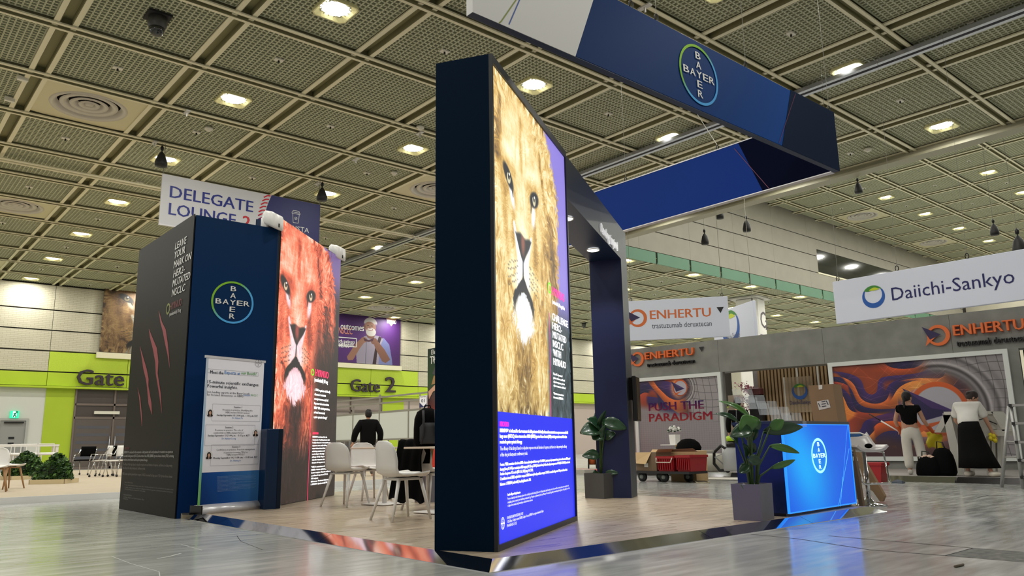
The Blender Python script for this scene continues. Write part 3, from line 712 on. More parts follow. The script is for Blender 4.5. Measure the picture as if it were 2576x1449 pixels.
for k, (x, y) in enumerate([(470, 281), (389, 358), (800, 461), (895, 400), (1056, 334), (1622, 16)]):
    p = pz(x, y, ZC-.04); q = MB(); q.box(-.05, .05, -.13, .13, -.03, .0); q.box(-.015, .015, -.015, .015, -.12, -.03); tag(q.build('beam_clamp', mat('clamp_pale', (206, 204, 198), .4, metal=.3), loc=(p.x, p.y, ZC-.035)), 'pale rigging clamp under a ceiling beam, ' + ['above the lounge sign left part', 'above the left end of the lounge sign', 'above the right end of the lounge sign', 'right of the lounge sign and higher', 'left of the tall pillar head', 'behind the top of the blue banner'][k], 'clamp')
# ================================================================ THE BOOTH
ZP = .06
def ptext(mb, fr, s, xl, yl, xr, yr, cap=None, ytop=None, **kw):
    u0, z0 = fr.uv(xl, yl); u1, z1 = fr.uv(xr, yr)
    c = cap or (fr.uv(xl, ytop)[1]-z0); kw.setdefault('y', -.017)
    put_text(mb, s, u0, z0, c, width=u1-u0, slope=kw.pop('slope', 0), **kw)
navy = mat('navy_paint', (4, 36, 70), .42, spec=.4); navyd = mat('navy_dark', (4, 26, 46), .5, spec=.3)
white_em = mat('screen_white', (255, 255, 255), .5, emit=1.3)
# platform with a wood-look floor and bright metal edge plates
wood = mat('wood_vinyl', (176, 158, 136), .3); nt = wood.node_tree; bs = nt.nodes['Principled BSDF']
tc = nt.nodes.new('ShaderNodeTexCoord'); mp = nt.nodes.new('ShaderNodeMapping'); mp.inputs['Scale'].default_value = (.9, 9, 1); nt.links.new(tc.outputs['Object'], mp.inputs[0])
nz = nt.nodes.new('ShaderNodeTexNoise'); nz.inputs['Scale'].default_value = 2.2; nz.inputs['Detail'].default_value = 8; nz.inputs['Distortion'].default_value = .6; nt.links.new(mp.outputs[0], nz.inputs[0])
cr = nt.nodes.new('ShaderNodeValToRGB'); nt.links.new(nz.outputs[0], cr.inputs[0]); e = cr.color_ramp.elements; e[0].position = .3; e[0].color = S(150, 134, 114); e[1].position = .7; e[1].color = S(194, 178, 156); nt.links.new(cr.outputs[0], bs.inputs['Base Color'])
mr = nt.nodes.new('ShaderNodeMapRange'); mr.inputs[3].default_value = .2; mr.inputs[4].default_value = .4; nt.links.new(nz.outputs[0], mr.inputs[0]); nt.links.new(mr.outputs[0], bs.inputs['Roughness'])
PX0, PX1, PY0, PY1, LIP = 3.33, 9.07, 4.13, 12.5, .14
pt = thing('booth_platform', 'low wood-look booth platform edged with mirror-bright metal plates', 'platform', (PX0, PY0, 0))
q = MB(); W_, D_ = PX1-PX0, PY1-PY0
nrow = int((D_-LIP)/.18)+1; pl_meshes = []
q.box(LIP, W_-LIP, LIP, D_, .001, ZP-.012); q.build('deck', mat('deck_board', (120, 104, 84), .7), pt)
rows = MB(); y = LIP; k = 0
while y < D_-.01:
    y2 = min(y+.18, D_); x = LIP-(k*.47 % 1.2)
    while x < W_-LIP-.001:
        a, c = max(x, LIP), min(x+1.2, W_-LIP)
        if c-a > .01: rows.box(a+.0008, c-.0008, y+.0008, y2-.0008, ZP-.012, ZP)
        x += 1.2
    y = y2; k += 1
rows.build('floor_planks', wood, pt, kind='stuff')
steel = mat('mirror_steel', (205, 207, 212), .07, metal=1.0, bump=.03, bscale=3)
def plate(a, c, ia, ic, seam=.004):
    q = MB(); q.add([(a[0], a[1], .004), (c[0], c[1], .004), (ic[0], ic[1], ZP+.002), (ia[0], ia[1], ZP+.002), (a[0], a[1], 0), (c[0], c[1], 0), (ic[0], ic[1], 0), (ia[0], ia[1], 0)], [(0, 1, 2, 3), (4, 5, 1, 0), (7, 6, 5, 4), (3, 2, 6, 7), (0, 3, 7, 4), (1, 5, 6, 2)])
    q.build('edge_plate', steel, pt)
xs_ = [0, 2.43, 4.10, W_]
for a, c in zip(xs_[:-1], xs_[1:]):
    plate((a+(.003 if a else 0), 0), (c-.003, 0), (max(a+.003, LIP), LIP), (min(c-.003, W_-LIP), LIP))
ys_ = [0, 2.4, 4.8, 5.85]
for a, c in zip(ys_[:-1], ys_[1:]):
    plate((0, c-.003), (0, a+(.003 if a else 0)), (LIP, c-.003), (LIP, max(a+.003, LIP)))
plate((W_, 0), (W_, 3), (W_-LIP, LIP), (W_-LIP, 3)); plate((W_, 3), (W_, D_), (W_-LIP, 3), (W_-LIP, D_))
q = MB(); q.box(-.02, LIP, 5.85, 5.92, 0, ZP); q.build('edge_block', mat('wood_block', (168, 156, 130), .6), pt)
# ---------------- arch with the big screen
A0 = pz(1243, 1389, ZP); RZM = R(30.6)
FM = Fr((A0.x, A0.y, 0), RZM)
uE = FM.uv(1603, 1246)[0]; uI = FM.uv(1588.4, 1251)[0]; uL = 2.345; TH = .467
zT = 3.94; zH = FM.uv(1554.6, 643.5)[1]
arch = thing('booth_arch', 'tall navy portal wall with a lintel bridging to a grey-blue post', 'booth wall', (FM.o.x, FM.o.y, 0), RZM)
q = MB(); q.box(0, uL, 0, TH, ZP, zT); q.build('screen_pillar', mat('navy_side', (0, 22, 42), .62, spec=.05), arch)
q = MB(); q.box(uL, uE, 0, TH, zH, zT); q.build('lintel', mat('lintel_paint', (16, 36, 66), .4, spec=.35), arch)
q = MB(); q.box(uI, uE, 0, TH, ZP, zH); q.build('post', mat('post_paint', (24, 32, 70), .4, spec=.35), arch)
tv = FM.uv
q = MB(); q.box(uL, uE, -.004, 0, zH, zT); q.box(uI, uE, -.004, 0, ZP, zH); q.build('front_facing', mat('facing_grey', (52, 60, 70), .4, spec=.35), arch)
q = MB(); ptext(q, FM, 'Oncology inspired', 1508, 582, 1550, 612, cap=.13, bold=.02, ext=.012, y=-.012); q.build('lettering', mat('letter_white', (240, 240, 242), .4, emit=.35), arch)
def stack(mb, fr, lines, u, ztop, cap, pitch, w, **kw):
    L = max(len(s) for s in lines)
    for k, s in enumerate(lines): put_text(mb, s, u, ztop-cap-k*pitch, cap, width=w*len(s)/L, **kw)
q = MB(); stack(q, FM, ['MEET THE', 'EXPERT', 'SERIES'], uI+.05, tv(1571, 877)[1], .11, .17, (uE-uI)*.86, y=-.003, bold=.03); q.build('lettering', mat('letter_white', (240, 240, 242)), arch)
for (x, y) in ((1492, 628), (1424, 549)):
    p = pz(x, y, zH); l = Vector((p.x-FM.o.x, p.y-FM.o.y, 0)); u = l.dot(FM.d); v = l.dot(FM.n)
    q = MB(); q.lathe([(.0, -.012), (.07, -.012), (.078, 0)], 20, caps=False); s_ = q.build('spotlight', mat('spot_lens', (255, 255, 255), .5, emit=9), arch, loc=(u, v, zH-.004))
    q = MB(); q.lathe([(.078, -.004), (.09, -.012), (.095, 0)], 20, caps=False); q.build('spot_trim', mat('plate_white', (226, 222, 206)), s_)
    ld = bpy.data.lights.new('arch_spot', 'SPOT'); ld.energy = 60; ld.spot_size = R(110); ld.spot_blend = .6; ld.shadow_soft_size = .06
    lo = bpy.data.objects.new('spot_light', ld); COL.objects.link(lo); lo.parent = s_; lo.location = (0, 0, -.03)
# screen itself
scr = thing('led_screen', 'tall lit screen on the arch with a golden lion portrait over a blue text field', 'led screen', (FM.o.x, FM.o.y, 0), RZM)
q = MB(); bw = .03
for a, c, d, e in [(0, uL, ZP, ZP+.045), (0, uL, zT-.07, zT), (0, bw, ZP+.045, zT-.07), (uL-bw, uL, ZP+.045, zT-.07)]: q.box(a, c, -.03, -.001, d, e)
q.build('bezel', mat('bezel_black', (14, 18, 24), .4), scr)
zb = 1.06; u0, u1 = bw, uL-bw; zt = zT-.07
art = lion_gold(760, 920, (u0-.78)/.37, (u1-.78)/.37, (zb-3.03)/.40, (zt-3.03)/.40)
picture('lion_picture', u0, u1, zb, zt, -.003, img_mat('lion_gold_art', art, emit=1.12), scr, side=mat('bezel_black', (14, 18, 24)))
q = MB(); q.box(u0, u1, -.013, -.003, ZP+.045, zb); q.build('text_field', mat('screen_blue', (38, 50, 220), .4, emit=1.0), scr)
# words on the screen
def c4(x, y): return 1230+x/7.626, 1040+y/7.626
def c5_(x, y): return 1230+x/7.626, 1210+y/7.626
q = MB()
BL = [(c4, 'HYRNUO\u00ae is indicated for the treatment of adult patients with locally advanced or metastatic non-squamous non-small cell', 175, 362, 1487, 385, .030, .03),
 (c4, 'lung cancer (NSCLC) whose tumors have HER2 (ERBB2) tyrosine kinase domain (TKD) activating mutations and who have', 175, 468, 1467, 466, .030, .03),
 (c4, 'received a prior systemic therapy.', 175, 580, 605, 583, .030, .03),
 (c4, 'The efficacy of this drug is based on objective response rate and duration of response, and there is no data proving the efficacy', 180, 710, 1467, 672, .030, .006),
 (c4, 'of this drug in therapeutic confirmatory trials.', 180, 828, 712, 800, .030, .006),
 (c4, 'Footnote: *HER2 is sometimes referred to as ERBB2 or human epidermal growth factor receptor 2. In SOHO-01, patients received prior systemic therapy, and were either naive to HER2-targeted', 180, 1010, 1530, 880, .024, .01),
 (c4, 'therapy (Group D, N=70) or received prior HER2-targeting ADC (Group E, N=52). Patients in Group D achieved an objective response rate of 71.4% (95% CI: 59.4, 81.6), and a median', 180, 1102, 1525, 952, .024, .01),
 (c4, 'duration of response of 9.2 months (95% CI: 6.3, 13.5) (range 1.4+, 23.7+).', 180, 1190, 817, 1118, .024, .01),
 (c4, 'CI: confidence interval; ERBB2: erythroblastic oncogene B; HER2: human epidermal growth factor receptor 2; NSCLC: non-small cell lung cancer; TKD: tyrosine kinase domain.', 180, 1285, 1477, 1100, .024, .01),
 (c4, 'References: 1. HYRNUO (sevabertinib). Prescribing Information. 2026.', 180, 1390, 775, 1300, .024, .014),
 (c5_, 'Scan for full prescribing information', 322, 285, 570, 240, .019, .02),
 (c5_, 'For more detailed product information, please refer to the full product label directly (QR code to the Bayer website, http://www.bayer.com) or if you would like to report an adverse event or quality concern', 322, 362, 1502, 98, .019, .006),
 (c5_, 'complaint, please contact your healthcare professional (e.g., Physician or pharmacist), the local Ministry of Food and Drug Safety at www.mfds.go.kr/eng (Dept. of drug safety) to our local', 322, 430, 1520, 148, .019, .006),
 (c5_, 'to Bayer Korea website: http://www.bayer.com/ko/ko/korea-contact-us', 325, 497, 805, 388, .019, .006),
 (c5_, 'FOR HEALTHCARE PROFESSIONALS ONLY', 312, 735, 625, 650, .022, .0),
 (c5_, '\u00a9 2026 Bayer. All rights reserved. BAYER, the Bayer Cross, and HYRNUO are registered trademarks of Bayer.', 312, 808, 1020, 610, .022, .006),
 (c5_, 'PP-HYR-KR-0025-1 (11/25)', 312, 888, 497, 840, .022, .006)]
for f, s, xl_, yl_, xr_, yr_, cap, bo in BL:
    a = f(xl_, yl_); c = f(xr_, yr_); ptext(q, FM, s, a[0], a[1], c[0], c[1], cap=cap, bold=bo, res=1, y=-.015)
q.build('fine_print', white_em, scr)
q = MB(); a = c4(175, 250); c = c4(345, 255); ptext(q, FM, 'INDICATION', a[0], a[1], c[0], c[1], cap=.04, bold=.01, y=-.015)
ul, vl = FM.uv(1220+512/3.148, 600+470/3.15)
put_text(q, 'HYRNUO', 1.68, 2.235, .088, width=.46, bold=.03, y=-.016); q.build('lettering', mat('screen_pink', (255, 40, 160), .5, emit=1.2), scr)
q = MB(); put_text(q, '(sevabertinib) 10 mg tablets', 1.68, 2.15, .042, width=.46, bold=.02, y=-.016)
put_text(q, 'CHALLENGE', 1.66, 1.985, .074, width=.59, bold=.05, y=-.016)
for k, (s, w_) in enumerate([('HER2-', .34), ('MUTATED', .50), ('NSCLC', .37), ('WITH', .28), ('HYRNUO', .46)]): put_text(q, s, 1.66, 1.985-.0865*(k+1), .07, width=w_, bold=.05, y=-.016)
for k, s in enumerate(['When 70% of pretreated', 'patients achieve a confirmed', 'objective response, you can', 'deliver treatment confidence.\u00b9']): put_text(q, s, 1.64, 1.455-.037*k, .023, width=.42*len(s)/28, bold=.02, y=-.016, res=1)
for k, s in enumerate(['*Discover more science', 'for our rule: HYRNUO.']): put_text(q, s, 1.63, 1.27-.037*k, .023, width=.37*len(s)/22, bold=.03, y=-.016, res=1)
q.build('lettering', white_em, scr)
q = MB(); strokez(q, [(1.565, 2.04), (1.525, 1.06)], .011, -.016); q.build('pink_line', mat('screen_pink', (255, 40, 160)), scr)
q = MB(); ringz(q, 1.585, 2.285, .035, .055, -.016, 20, a0=R(80), a1=R(280)); ringz(q, 1.60, 2.285, .035, .055, -.016, 20, a0=R(-100), a1=R(100)); q.build('leaf_mark', mat('screen_green', (120, 230, 40), .5, emit=1), scr)
a = FM.uv(*c5_(230, 812)); a2 = FM.uv(*c5_(230, 696)); cross_logo(scr, a[0], a[1], a2[1]-a[1], -.013, white_em, white_em, rx=.95, bold=.03, rw=.10)
# wall monitor on the post
a = FM.uv(1576, 937, -.1); c = FM.uv(1600, 1059, -.1)
um0 = uI+.09
tvw = (uE-uI)-.14; tz0, tz1 = c[1], a[1]
t = thing('wall_monitor', 'black upright monitor hung on the post of the arch', 'monitor', (FM.w(um0, 0, 0).x, FM.w(um0, 0, 0).y, tz0), RZM)
q = MB(); q.bevbox(0, tvw, -.12, -.06, 0, tz1-tz0, .01); q.build('monitor_body', mat('monitor_black', (8, 9, 10), .3), t)
q = MB(); q.box(.02, tvw-.02, -.124, -.12, .02, tz1-tz0-.02); q.build('display', mat('monitor_glass', (26, 26, 28), .1, spec=.8), t)
q = MB(); q.box(tvw*.3, tvw*.7, -.06, 0, .3, .62); q.build('wall_bracket', mat('dark_metal', (40, 38, 34)), t)
# ---------------- left tower
tx0, ty0, ty1 = 3.25, 10.04, 12.46; FTW = Fr((tx0, ty0, 0), 0); txr = 4.42
zTt = FTW.uv(497, 541)[1]; FRD = Fr(tuple(pz(672, 1277, ZP))[:2]+(0,), R(42.0)); zR = 3.97
tower = thing('booth_tower', 'navy and charcoal corner tower with a round ringed emblem and white slogan', 'booth wall', (tx0, ty0, 0))
q = MB(); q.box(.012, txr-tx0, 0, ty1-ty0, 0, zTt); q.build('tower_body', grad_mat('navy_face', [(0, (2, 44, 96)), (1, (4, 40, 76))], 2, 0, 3.9, .5), tower)
# the red screen wall runs on from the tower corner
q = MB(); q.box(-.0, 2.43, .0, .35, ZP, zR); rw = q.build('screen_wall', navy, tower, loc=(FRD.o.x-tx0, FRD.o.y-ty0, 0), rz=FRD.rz)
FB = Fr((tx0, ty1+.012, 0), R(-90)); BWD = ty1-ty0+.012
q = MB(); q.box(0, BWD, -.012, .0, 0.002, zTt+.01); bp = q.build('charcoal_wrap', mat('charcoal_wrap', (26, 25, 22), .5, spec=.12, noise=.06, nscale=2), tower, loc=(0, ty1+.012-ty0, 0), rz=FB.rz)
mwh = mat('print_white', (225, 225, 222), .5)
def cc6(x, y): return 400+x/3.817, 580+y/3.813
q = MB()
for s, xl_, yl_, xr_, yr_ in [('LEAVE', 165, 187, 275, 128), ('YOUR', 160, 272, 260, 215), ('MARK ON', 152, 365, 322, 280), ('HER2-', 148, 455, 258, 395), ('MUTATED', 140, 545, 310, 468), ('NSCLC', 134, 636, 262, 582)]:
    a = cc6(xl_, yl_); c = cc6(xr_, yr_); ptext(q, FB, s, a[0], a[1], c[0], c[1], cap=.100, bold=.035, shear=.18)
q.build('lettering', mwh, bp)
q = MB(); a = cc6(118, 765); c = cc6(226, 738); ptext(q, FB, 'HYRNUO', a[0], a[1], c[0], c[1], cap=.10, bold=.02); q.build('lettering', mat('print_dull_red', (120, 44, 52), .5), bp)
q = MB(); a = cc6(112, 822); c = cc6(222, 775); ptext(q, FB, '(sevabertinib) 10 mg', a[0], a[1], c[0], c[1], cap=.05, bold=.01); q.build('lettering', mwh, bp)
q = MB(); a = FB.uv(*cc6(98, 752)); ringz(q, a[0], a[1], .05, .08, -.015, 16); q.build('leaf_mark', mat('print_olive', (120, 128, 60), .5), bp)
def s1(x, y): return 290+x/6.04, 1080+y/6.04
gr = mat('print_grey', (150, 150, 146), .5)
q = MB(); qg = MB()
for s, xl_, yl_, xr_, yr_, cap, bo, mb in [
 ('HYRNUO\u00ae is indicated for the treatment of adult patients with locally advanced or metastatic non-squamous', 152, 365, 897, 340, .036, .02, q),
 ('non-small cell lung cancer (NSCLC) whose tumors have HER2 (ERBB2) tyrosine kinase domain (TKD) activating', 147, 420, 912, 405, .036, .02, q),
 ('mutations, and who have received a prior systemic therapy.', 142, 477, 512, 470, .036, .02, q),
 ('The efficacy of this drug is based on objective response rate and duration of response, and there is no data proving', 137, 545, 887, 545, .036, 0, qg),
 ('the efficacy of this drug in therapeutic confirmatory trials.', 134, 600, 475, 598, .036, 0, qg),
 ('HER2: human epidermal growth factor receptor 2; NSCLC: non-small cell lung cancer; TKD: tyrosine kinase domain', 128, 688, 888, 706, .034, 0, qg),
 ('Scan for full information', 162, 812, 288, 816, .02, 0, qg),
 ('For more detailed product information, please refer to the full product label or to the local website for any adverse event', 160, 850, 905, 890, .018, 0, qg),
 ('or quality complaint, please contact your healthcare professional, physician or pharmacist and the local ministry', 160, 884, 897, 926, .018, 0, qg),
 ('of food and drug safety, department of drug safety', 160, 914, 475, 932, .018, 0, qg),
 ('FOR HEALTHCARE PROFESSIONALS', 142, 1000, 270, 1006, .02, 0, qg), ('\u00a9 2026 Bayer. All rights reserved. registered trademarks of Bayer', 142, 1034, 460, 1064, .02, 0, qg), ('PP-HYR-KR-0025', 140, 1062, 213, 1070, .018, 0, qg)]:
    a = s1(xl_, yl_); c = s1(xr_, yr_); ptext(mb, FB, s, a[0], a[1], c[0], c[1], cap=cap, bold=bo, res=1)
q.build('fine_print', mat('print_soft_white', (180, 180, 176), .5), bp); qg.build('fine_print', mat('print_mid_grey', (112, 112, 108), .5), bp)
q = MB(); a = s1(160, 308); c = s1(232, 304); ptext(q, FB, 'INDICATION', a[0], a[1], c[0], c[1], cap=.035, bold=.02); q.build('lettering', mat('print_dull_red', (120, 44, 52)), bp)
# claw scratches printed in red
cl = MB()
def claw(pts, w):
    P = [FB.uv(*p) for p in pts]; L_ = []; Rr = []
    for k, (a, z) in enumerate(P): ww = w[k]; L_.append((a-ww*.68, z)); Rr.append((a+ww*.68, z))
    for k in range(len(P)-1): cl.add([(L_[k][0], -.014, L_[k][1]), (Rr[k][0], -.014, Rr[k][1]), (Rr[k+1][0], -.014, Rr[k+1][1]), (L_[k+1][0], -.014, L_[k+1][1])], [(0, 1, 2, 3)])
def d4(x, y): return x/2.995, 480+y/2.995
claw([d4(1205, 905), d4(1222, 990), d4(1245, 1050), d4(1262, 1150), d4(1275, 1230), d4(1287, 1335)], [.008, .05, .10, .08, .04, .004])
claw([d4(1130, 1040), d4(1145, 1100), d4(1175, 1190), d4(1190, 1290), (397, 940), (405, 990), (410, 1040)], [.005, .07, .13, .10, .06, .05, .004])
claw([d4(1062, 1170), d4(1080, 1250), d4(1100, 1340), d4(1118, 1420), (374, 970), (380, 1015), (385, 1043)], [.005, .05, .11, .09, .05, .10, .004])
claw([(349, 975), (354, 1000), (358, 1040), (360, 1072)], [.004, .04, .04, .01])
cl.build('claw_marks', mat('claw_red', (150, 62, 72), .5), bp)
# emblem on the navy face
a = FTW.uv(585, 761); rr_ = FTW.uv(585, 708)[1]-a[1]
rg = grad_mat('emblem_gradient', [(0, (84, 160, 226)), (.42, (84, 168, 226)), (.62, (120, 180, 60)), (1, (150, 196, 50))], 2, -.5, .5, .5, ang=(-.7, 0, .7))
cross_logo(tower, a[0], a[1], rr_, -.004, mwh, rg)
# red screen
rs = thing('led_screen', 'lit screen beside the tower showing a red-orange lion on black', 'led screen', (FRD.o.x, FRD.o.y, 0), FRD.rz)
q = MB(); q.box(0, 2.42, -.02, -.001, ZP, zR); q.build('bezel', mat('bezel_black', (14, 18, 24)), rs)
art = lion_red(720, 1180, -.67/.475, (2.41-.67)/.475, (ZP+.01-3.05)/.475, (zR-.02-3.05)/.475)
picture('lion_picture', .008, 2.41, ZP+.01, zR-.01, -.02, img_mat('lion_red_art', art, emit=1.05), rs, side=mat('bezel_black', (14, 18, 24)))
q = MB(); stt = ['A TKI for patients with locally', 'advanced or metastatic', 'non-squamous non-small cell', 'lung cancer whose tumors have', 'HER2* TKD activating mutations,', 'and who have received', 'a prior systemic therapy.\u00b9']
for k, s in enumerate(stt): put_text(q, s, 1.42, 1.66-.068*k, .038, width=.66*len(s)/31, bold=.03, y=-.034, res=1)
tx = 'HYRNUO is indicated for the treatment of adult patients with locally advanced or metastatic non squamous non small cell lung cancer whose tumors have activating mutations and who have received prior therapy. The efficacy of this drug is based on objective response rate and duration of response and there is no data proving the efficacy'
wds = tx.split(); ln = []; cur = ''
for w_ in wds:
    if len(cur)+len(w_) > 34: ln.append(cur.strip()); cur = ''
    cur += w_+' '
ln.append(cur.strip())
for k, s in enumerate(ln[:10]): put_text(q, s, 1.40, .96-.042*k, .024, width=.80*len(s)/36, bold=.03, y=-.034, res=1)
for k, s in enumerate(['*HER2 is sometimes referred to as', 'ERBB2 or human epidermal growth', 'factor receptor. Patients achieved', 'a confirmed response of 71.4%', 'TKD regimen:', 'References: Treatment information.', '1. HYRNUO (sevabertinib) 2026.']): put_text(q, s, 1.39, .52-.042*k, .024, width=.80*len(s)/34, bold=.03, y=-.034, res=1)
put_text(q, '(sevabertinib) 10 mg', 1.40, 1.80, .06, width=.56, bold=.03, y=-.034)
q.build('fine_print', white_em, rs)
q = MB(); put_text(q, 'HYRNUO', 1.42, 1.885, .11, width=.56, bold=.03, y=-.034); strokez(q, [(1.30, 1.73), (1.275, .06)], .013, -.034); put_text(q, 'INDICATION', 1.40, 1.01, .032, width=.22, bold=.04, y=-.034); q.build('lettering', mat('screen_rose', (255, 60, 110), .5, emit=1.1), rs)
q = MB(); ringz(q, 1.31, 1.93, .03, .05, -.034, 20, a0=R(80), a1=R(280)); ringz(q, 1.325, 1.93, .03, .05, -.034, 20, a0=R(-100), a1=R(100)); q.build('leaf_mark', mat('screen_green', (120, 230, 40)), rs)
# low navy box in front of the red screen
a = pz(663, 1281, ZP); zb_ = 1.0
t = thing('side_panel_box', 'narrow navy box standing between the roll-up stand and the red screen', 'box', (pz(665, 1282, ZP).x, pz(665, 1282, ZP).y, ZP), R(-3))
q = MB(); q.bevbox(-.01, .15, 0, .22, 0, 1.0, .006); q.build('box_body', navy, t)
q = MB(); q.bevbox(.152, .21, .01, .22, .0, 1.0, .004); q.build('side_flap', navyd, t)
# white floodlights on top of the tower and the red screen
def flood(loc, rz, label):
    t = thing('floodlight', label, 'floodlight', loc, rz, 'white floodlights clipped to the wall tops'); t.scale = (.78, .62, 1.0)
    wm = mat('flood_white', (232, 230, 226), .35)
    q = MB(); q.smooth = True; q.bevbox(-.10, .10, -.02, .14, -.16, .06, .03); q.build('clamp', wm, t)
    q = MB(); q.smooth = True; q.loft([[(a*sx, yy, b_*sx+zz_) for a, b_ in [(-.11, -.10), (.11, -.10), (.14, -.07), (.14, .07), (.11, .10), (-.11, .10), (-.14, .07), (-.14, -.07)]] for sx, yy, zz_ in ((.55, .10, .06), (.95, .02, .04), (1.1, -.16, .0), (1.05, -.26, -.03))], True); q.build('lamp_head', wm, t)
    q = MB(); q.box(-.015, .015, -.275, -.262, -.10, -.05); q.build('vent_slot', mat('dark_edge', (20, 22, 26)), t)
p = FTW.uv(683, 560); flood((tx0+p[0]-.02, ty0+.05, zTt+.10), R(35), 'white floodlight clipped to the top right corner of the navy tower')
p = FRD.w(2.28, .05, 0); flood((p.x, p.y, zR+.05), R(35), 'white floodlight at the far top corner of the red lion screen')
# ---------------- roll-up banner stand
a = pz(497, 1294, ZP); c = pz(656, 1279, ZP); rzr = math.atan2(c.y-a.y, c.x-a.x); Lr = (c-a).length
FU = Fr((a.x, a.y, 0), rzr); zt_ = FU.uv(515, 893)[1]; zu = .0
ru = thing('roll_up_banner', 'white and blue roll-up banner stand with three session boxes beside the tower', 'banner stand', (a.x, a.y, 0), rzr)
u0_ = .0; u1_ = Lr-.05
alw = mat('alu_white', (214, 212, 216), .3, metal=.3)
q = MB(); q.smooth = True; q.loft([[(x_, -.09+yy, ZP+zz_) for yy, zz_ in [(0, 0), (.22, 0), (.22, .05), (.18, .10), (.10, .11), (.03, .08), (0, .05)]] for x_ in (0, Lr)], True); q.build('base_cassette', alw, ru)
q = MB(); q.box(-.02, 0, -.09, .13, ZP, ZP+.10); q.box(-.1, 0, .02, .16, ZP+.0, ZP+.02); q.build('end_cap', mat('monitor_black', (8, 9, 10)), ru)
q = MB(); q.box(u0_-.02, u1_+.02, -.005, .02, zt_-.03, zt_); q.build('top_rail', alw, ru)
q = MB(); q.smooth = True; q.tube([(Lr/2, .06, ZP+.08), (Lr/2, .03, zt_-.02)], .012); q.build('support_pole', alw, ru)
zs = FU.uv(600, 1185)[1]
q = MB(); q.box(u0_, u1_, 0, .006, zs, zt_-.03); q.build('upper_sheet', mat('sheet_white', (240, 240, 250), .5), ru)
q = MB(); q.box(u0_, u1_, 0, .006, ZP+.10, zs); lo_ = q.build('lower_sheet', grad_mat('sheet_blue', [(0, (12, 44, 106)), (.5, (30, 84, 160)), (1, (70, 130, 196))], 0, 0, Lr, .5, ang=(.9, 0, .4)), ru)
q = MB(); q.box(u0_-.004, u0_+.022, -.002, .008, ZP+.10, zt_-.03); q.build('edge_stripe', grad_mat('edge_gradient', [(0, (120, 196, 70)), (.25, (130, 190, 130)), (.5, (120, 176, 220)), (1, (190, 200, 214))], 2, 0, 1.6, .5), ru)
dk = mat('print_navy', (24, 30, 52), .5); bl = mat('print_blue', (70, 130, 200), .5); gn = mat('print_green', (90, 166, 80), .5)
def n2(x, y): return 490+x/6.3, 880+y/6.3
def n3(x, y): return 480+x/6.587, 1100+y/6.587
def rt_(f, s, xl_, yl_, xr_, yr_, cap, m_, bo=.01, **kw):
    q = MB(); a = f(xl_, yl_); c = f(xr_, yr_); ptext(q, FU, s, a[0], a[1], c[0], c[1], cap=cap, bold=bo, y=-.003, res=1, **kw); q.build('lettering', m_, ru)
rt_(n2, 'Meet the', 243, 375, 452, 380, .042, dk, .02); rt_(n2, 'Experts at', 470, 380, 718, 388, .042, bl, .02); rt_(n2, 'our Booth!', 733, 388, 972, 394, .042, gn, .02)
rt_(n2, '15-minute scientific exchanges.', 200, 528, 1018, 548, .042, dk, .02); rt_(n2, 'Powerful insights.', 198, 595, 678, 604, .042, dk, .02)
rt_(n2, 'Join leading experts at the Bayer booth', 190, 680, 868, 686, .028, dk, .005); rt_(n2, 'for focused discussions on HER2-', 190, 725, 780, 732, .028, dk, .005); rt_(n2, 'mutant', 772, 732, 878, 733, .028, bl, .005); rt_(n2, 'NSCLC', 888, 733, 994, 735, .028, gn, .005)
for f, rows_ in ((n2, [('Session 1', 620, 920, 745), ('Precision in practice: Identifying the', 440, 962, 914), ('HER2-mutant NSCLC patient', 487, 1004, 866), ('Sunday September 13 | 1:00 p.m. \u2013 1:15 p.m. KST', 346, 1046, 996)]),
                 (n2, [('Session 2', 480, 1242, 607), ('Decisions in practice: The role of', 320, 1284, 762), ('sevabertinib in HER2-mutant NSCLC', 296, 1328, 780), ('Sunday September 13 | 3:00 p.m. \u2013 3:15 p.m. KST', 204, 1372, 864)]),
                 (n3, [('Session 3', 682, 172, 815), ('Confidence in practice: Practical management', 422, 222, 1060), ('of patients receiving TKIs for', 540, 268, 943), ('HER2-mutant NSCLC', 592, 304, 887), ('Monday September 14 | 11:30 a.m. \u2013 11:45 a.m. KST', 370, 360, 1100)])):
    for k, (s, x1_, y_, x2_) in enumerate(rows_): rt_(f, s, x1_, y_, x2_, y_-2, .022, dk, .025 if k in (0, len(rows_)-1) else .0)
rt_(n2, 'Dr. Helena Yu', 592, 1093, 757, 1093, .022, bl, .01); rt_(n2, 'Dr. Herbert Loong', 425, 1420, 648, 1420, .022, bl, .01); rt_(n3, 'Dr. Xiuning Le', 650, 402, 828, 398, .022, bl, .01)
def outline(f, x0_, y0_, x1_, y1_):
    a = FU.uv(*f(x0_, y0_)); c = FU.uv(*f(x1_, y1_)); q = MB(); w_ = .003; lm = mat('print_outline', (168, 168, 182), .5)
    for (p0_, p1_) in [((a[0], a[1]), (c[0], a[1])), ((c[0], a[1]), (c[0], c[1])), ((c[0], c[1]), (a[0], c[1])), ((a[0], c[1]), (a[0], a[1]))]: strokez(q, [p0_, p1_], w_, -.0025)
    q.build('session_frame', lm, ru)
outline(n2, 208, 300, 1003, 420); outline(n2, 283, 857, 1030, 1138); outline(n2, 175, 1187, 940, 1440+70); outline(n3, 340, 125, 1110, 445)
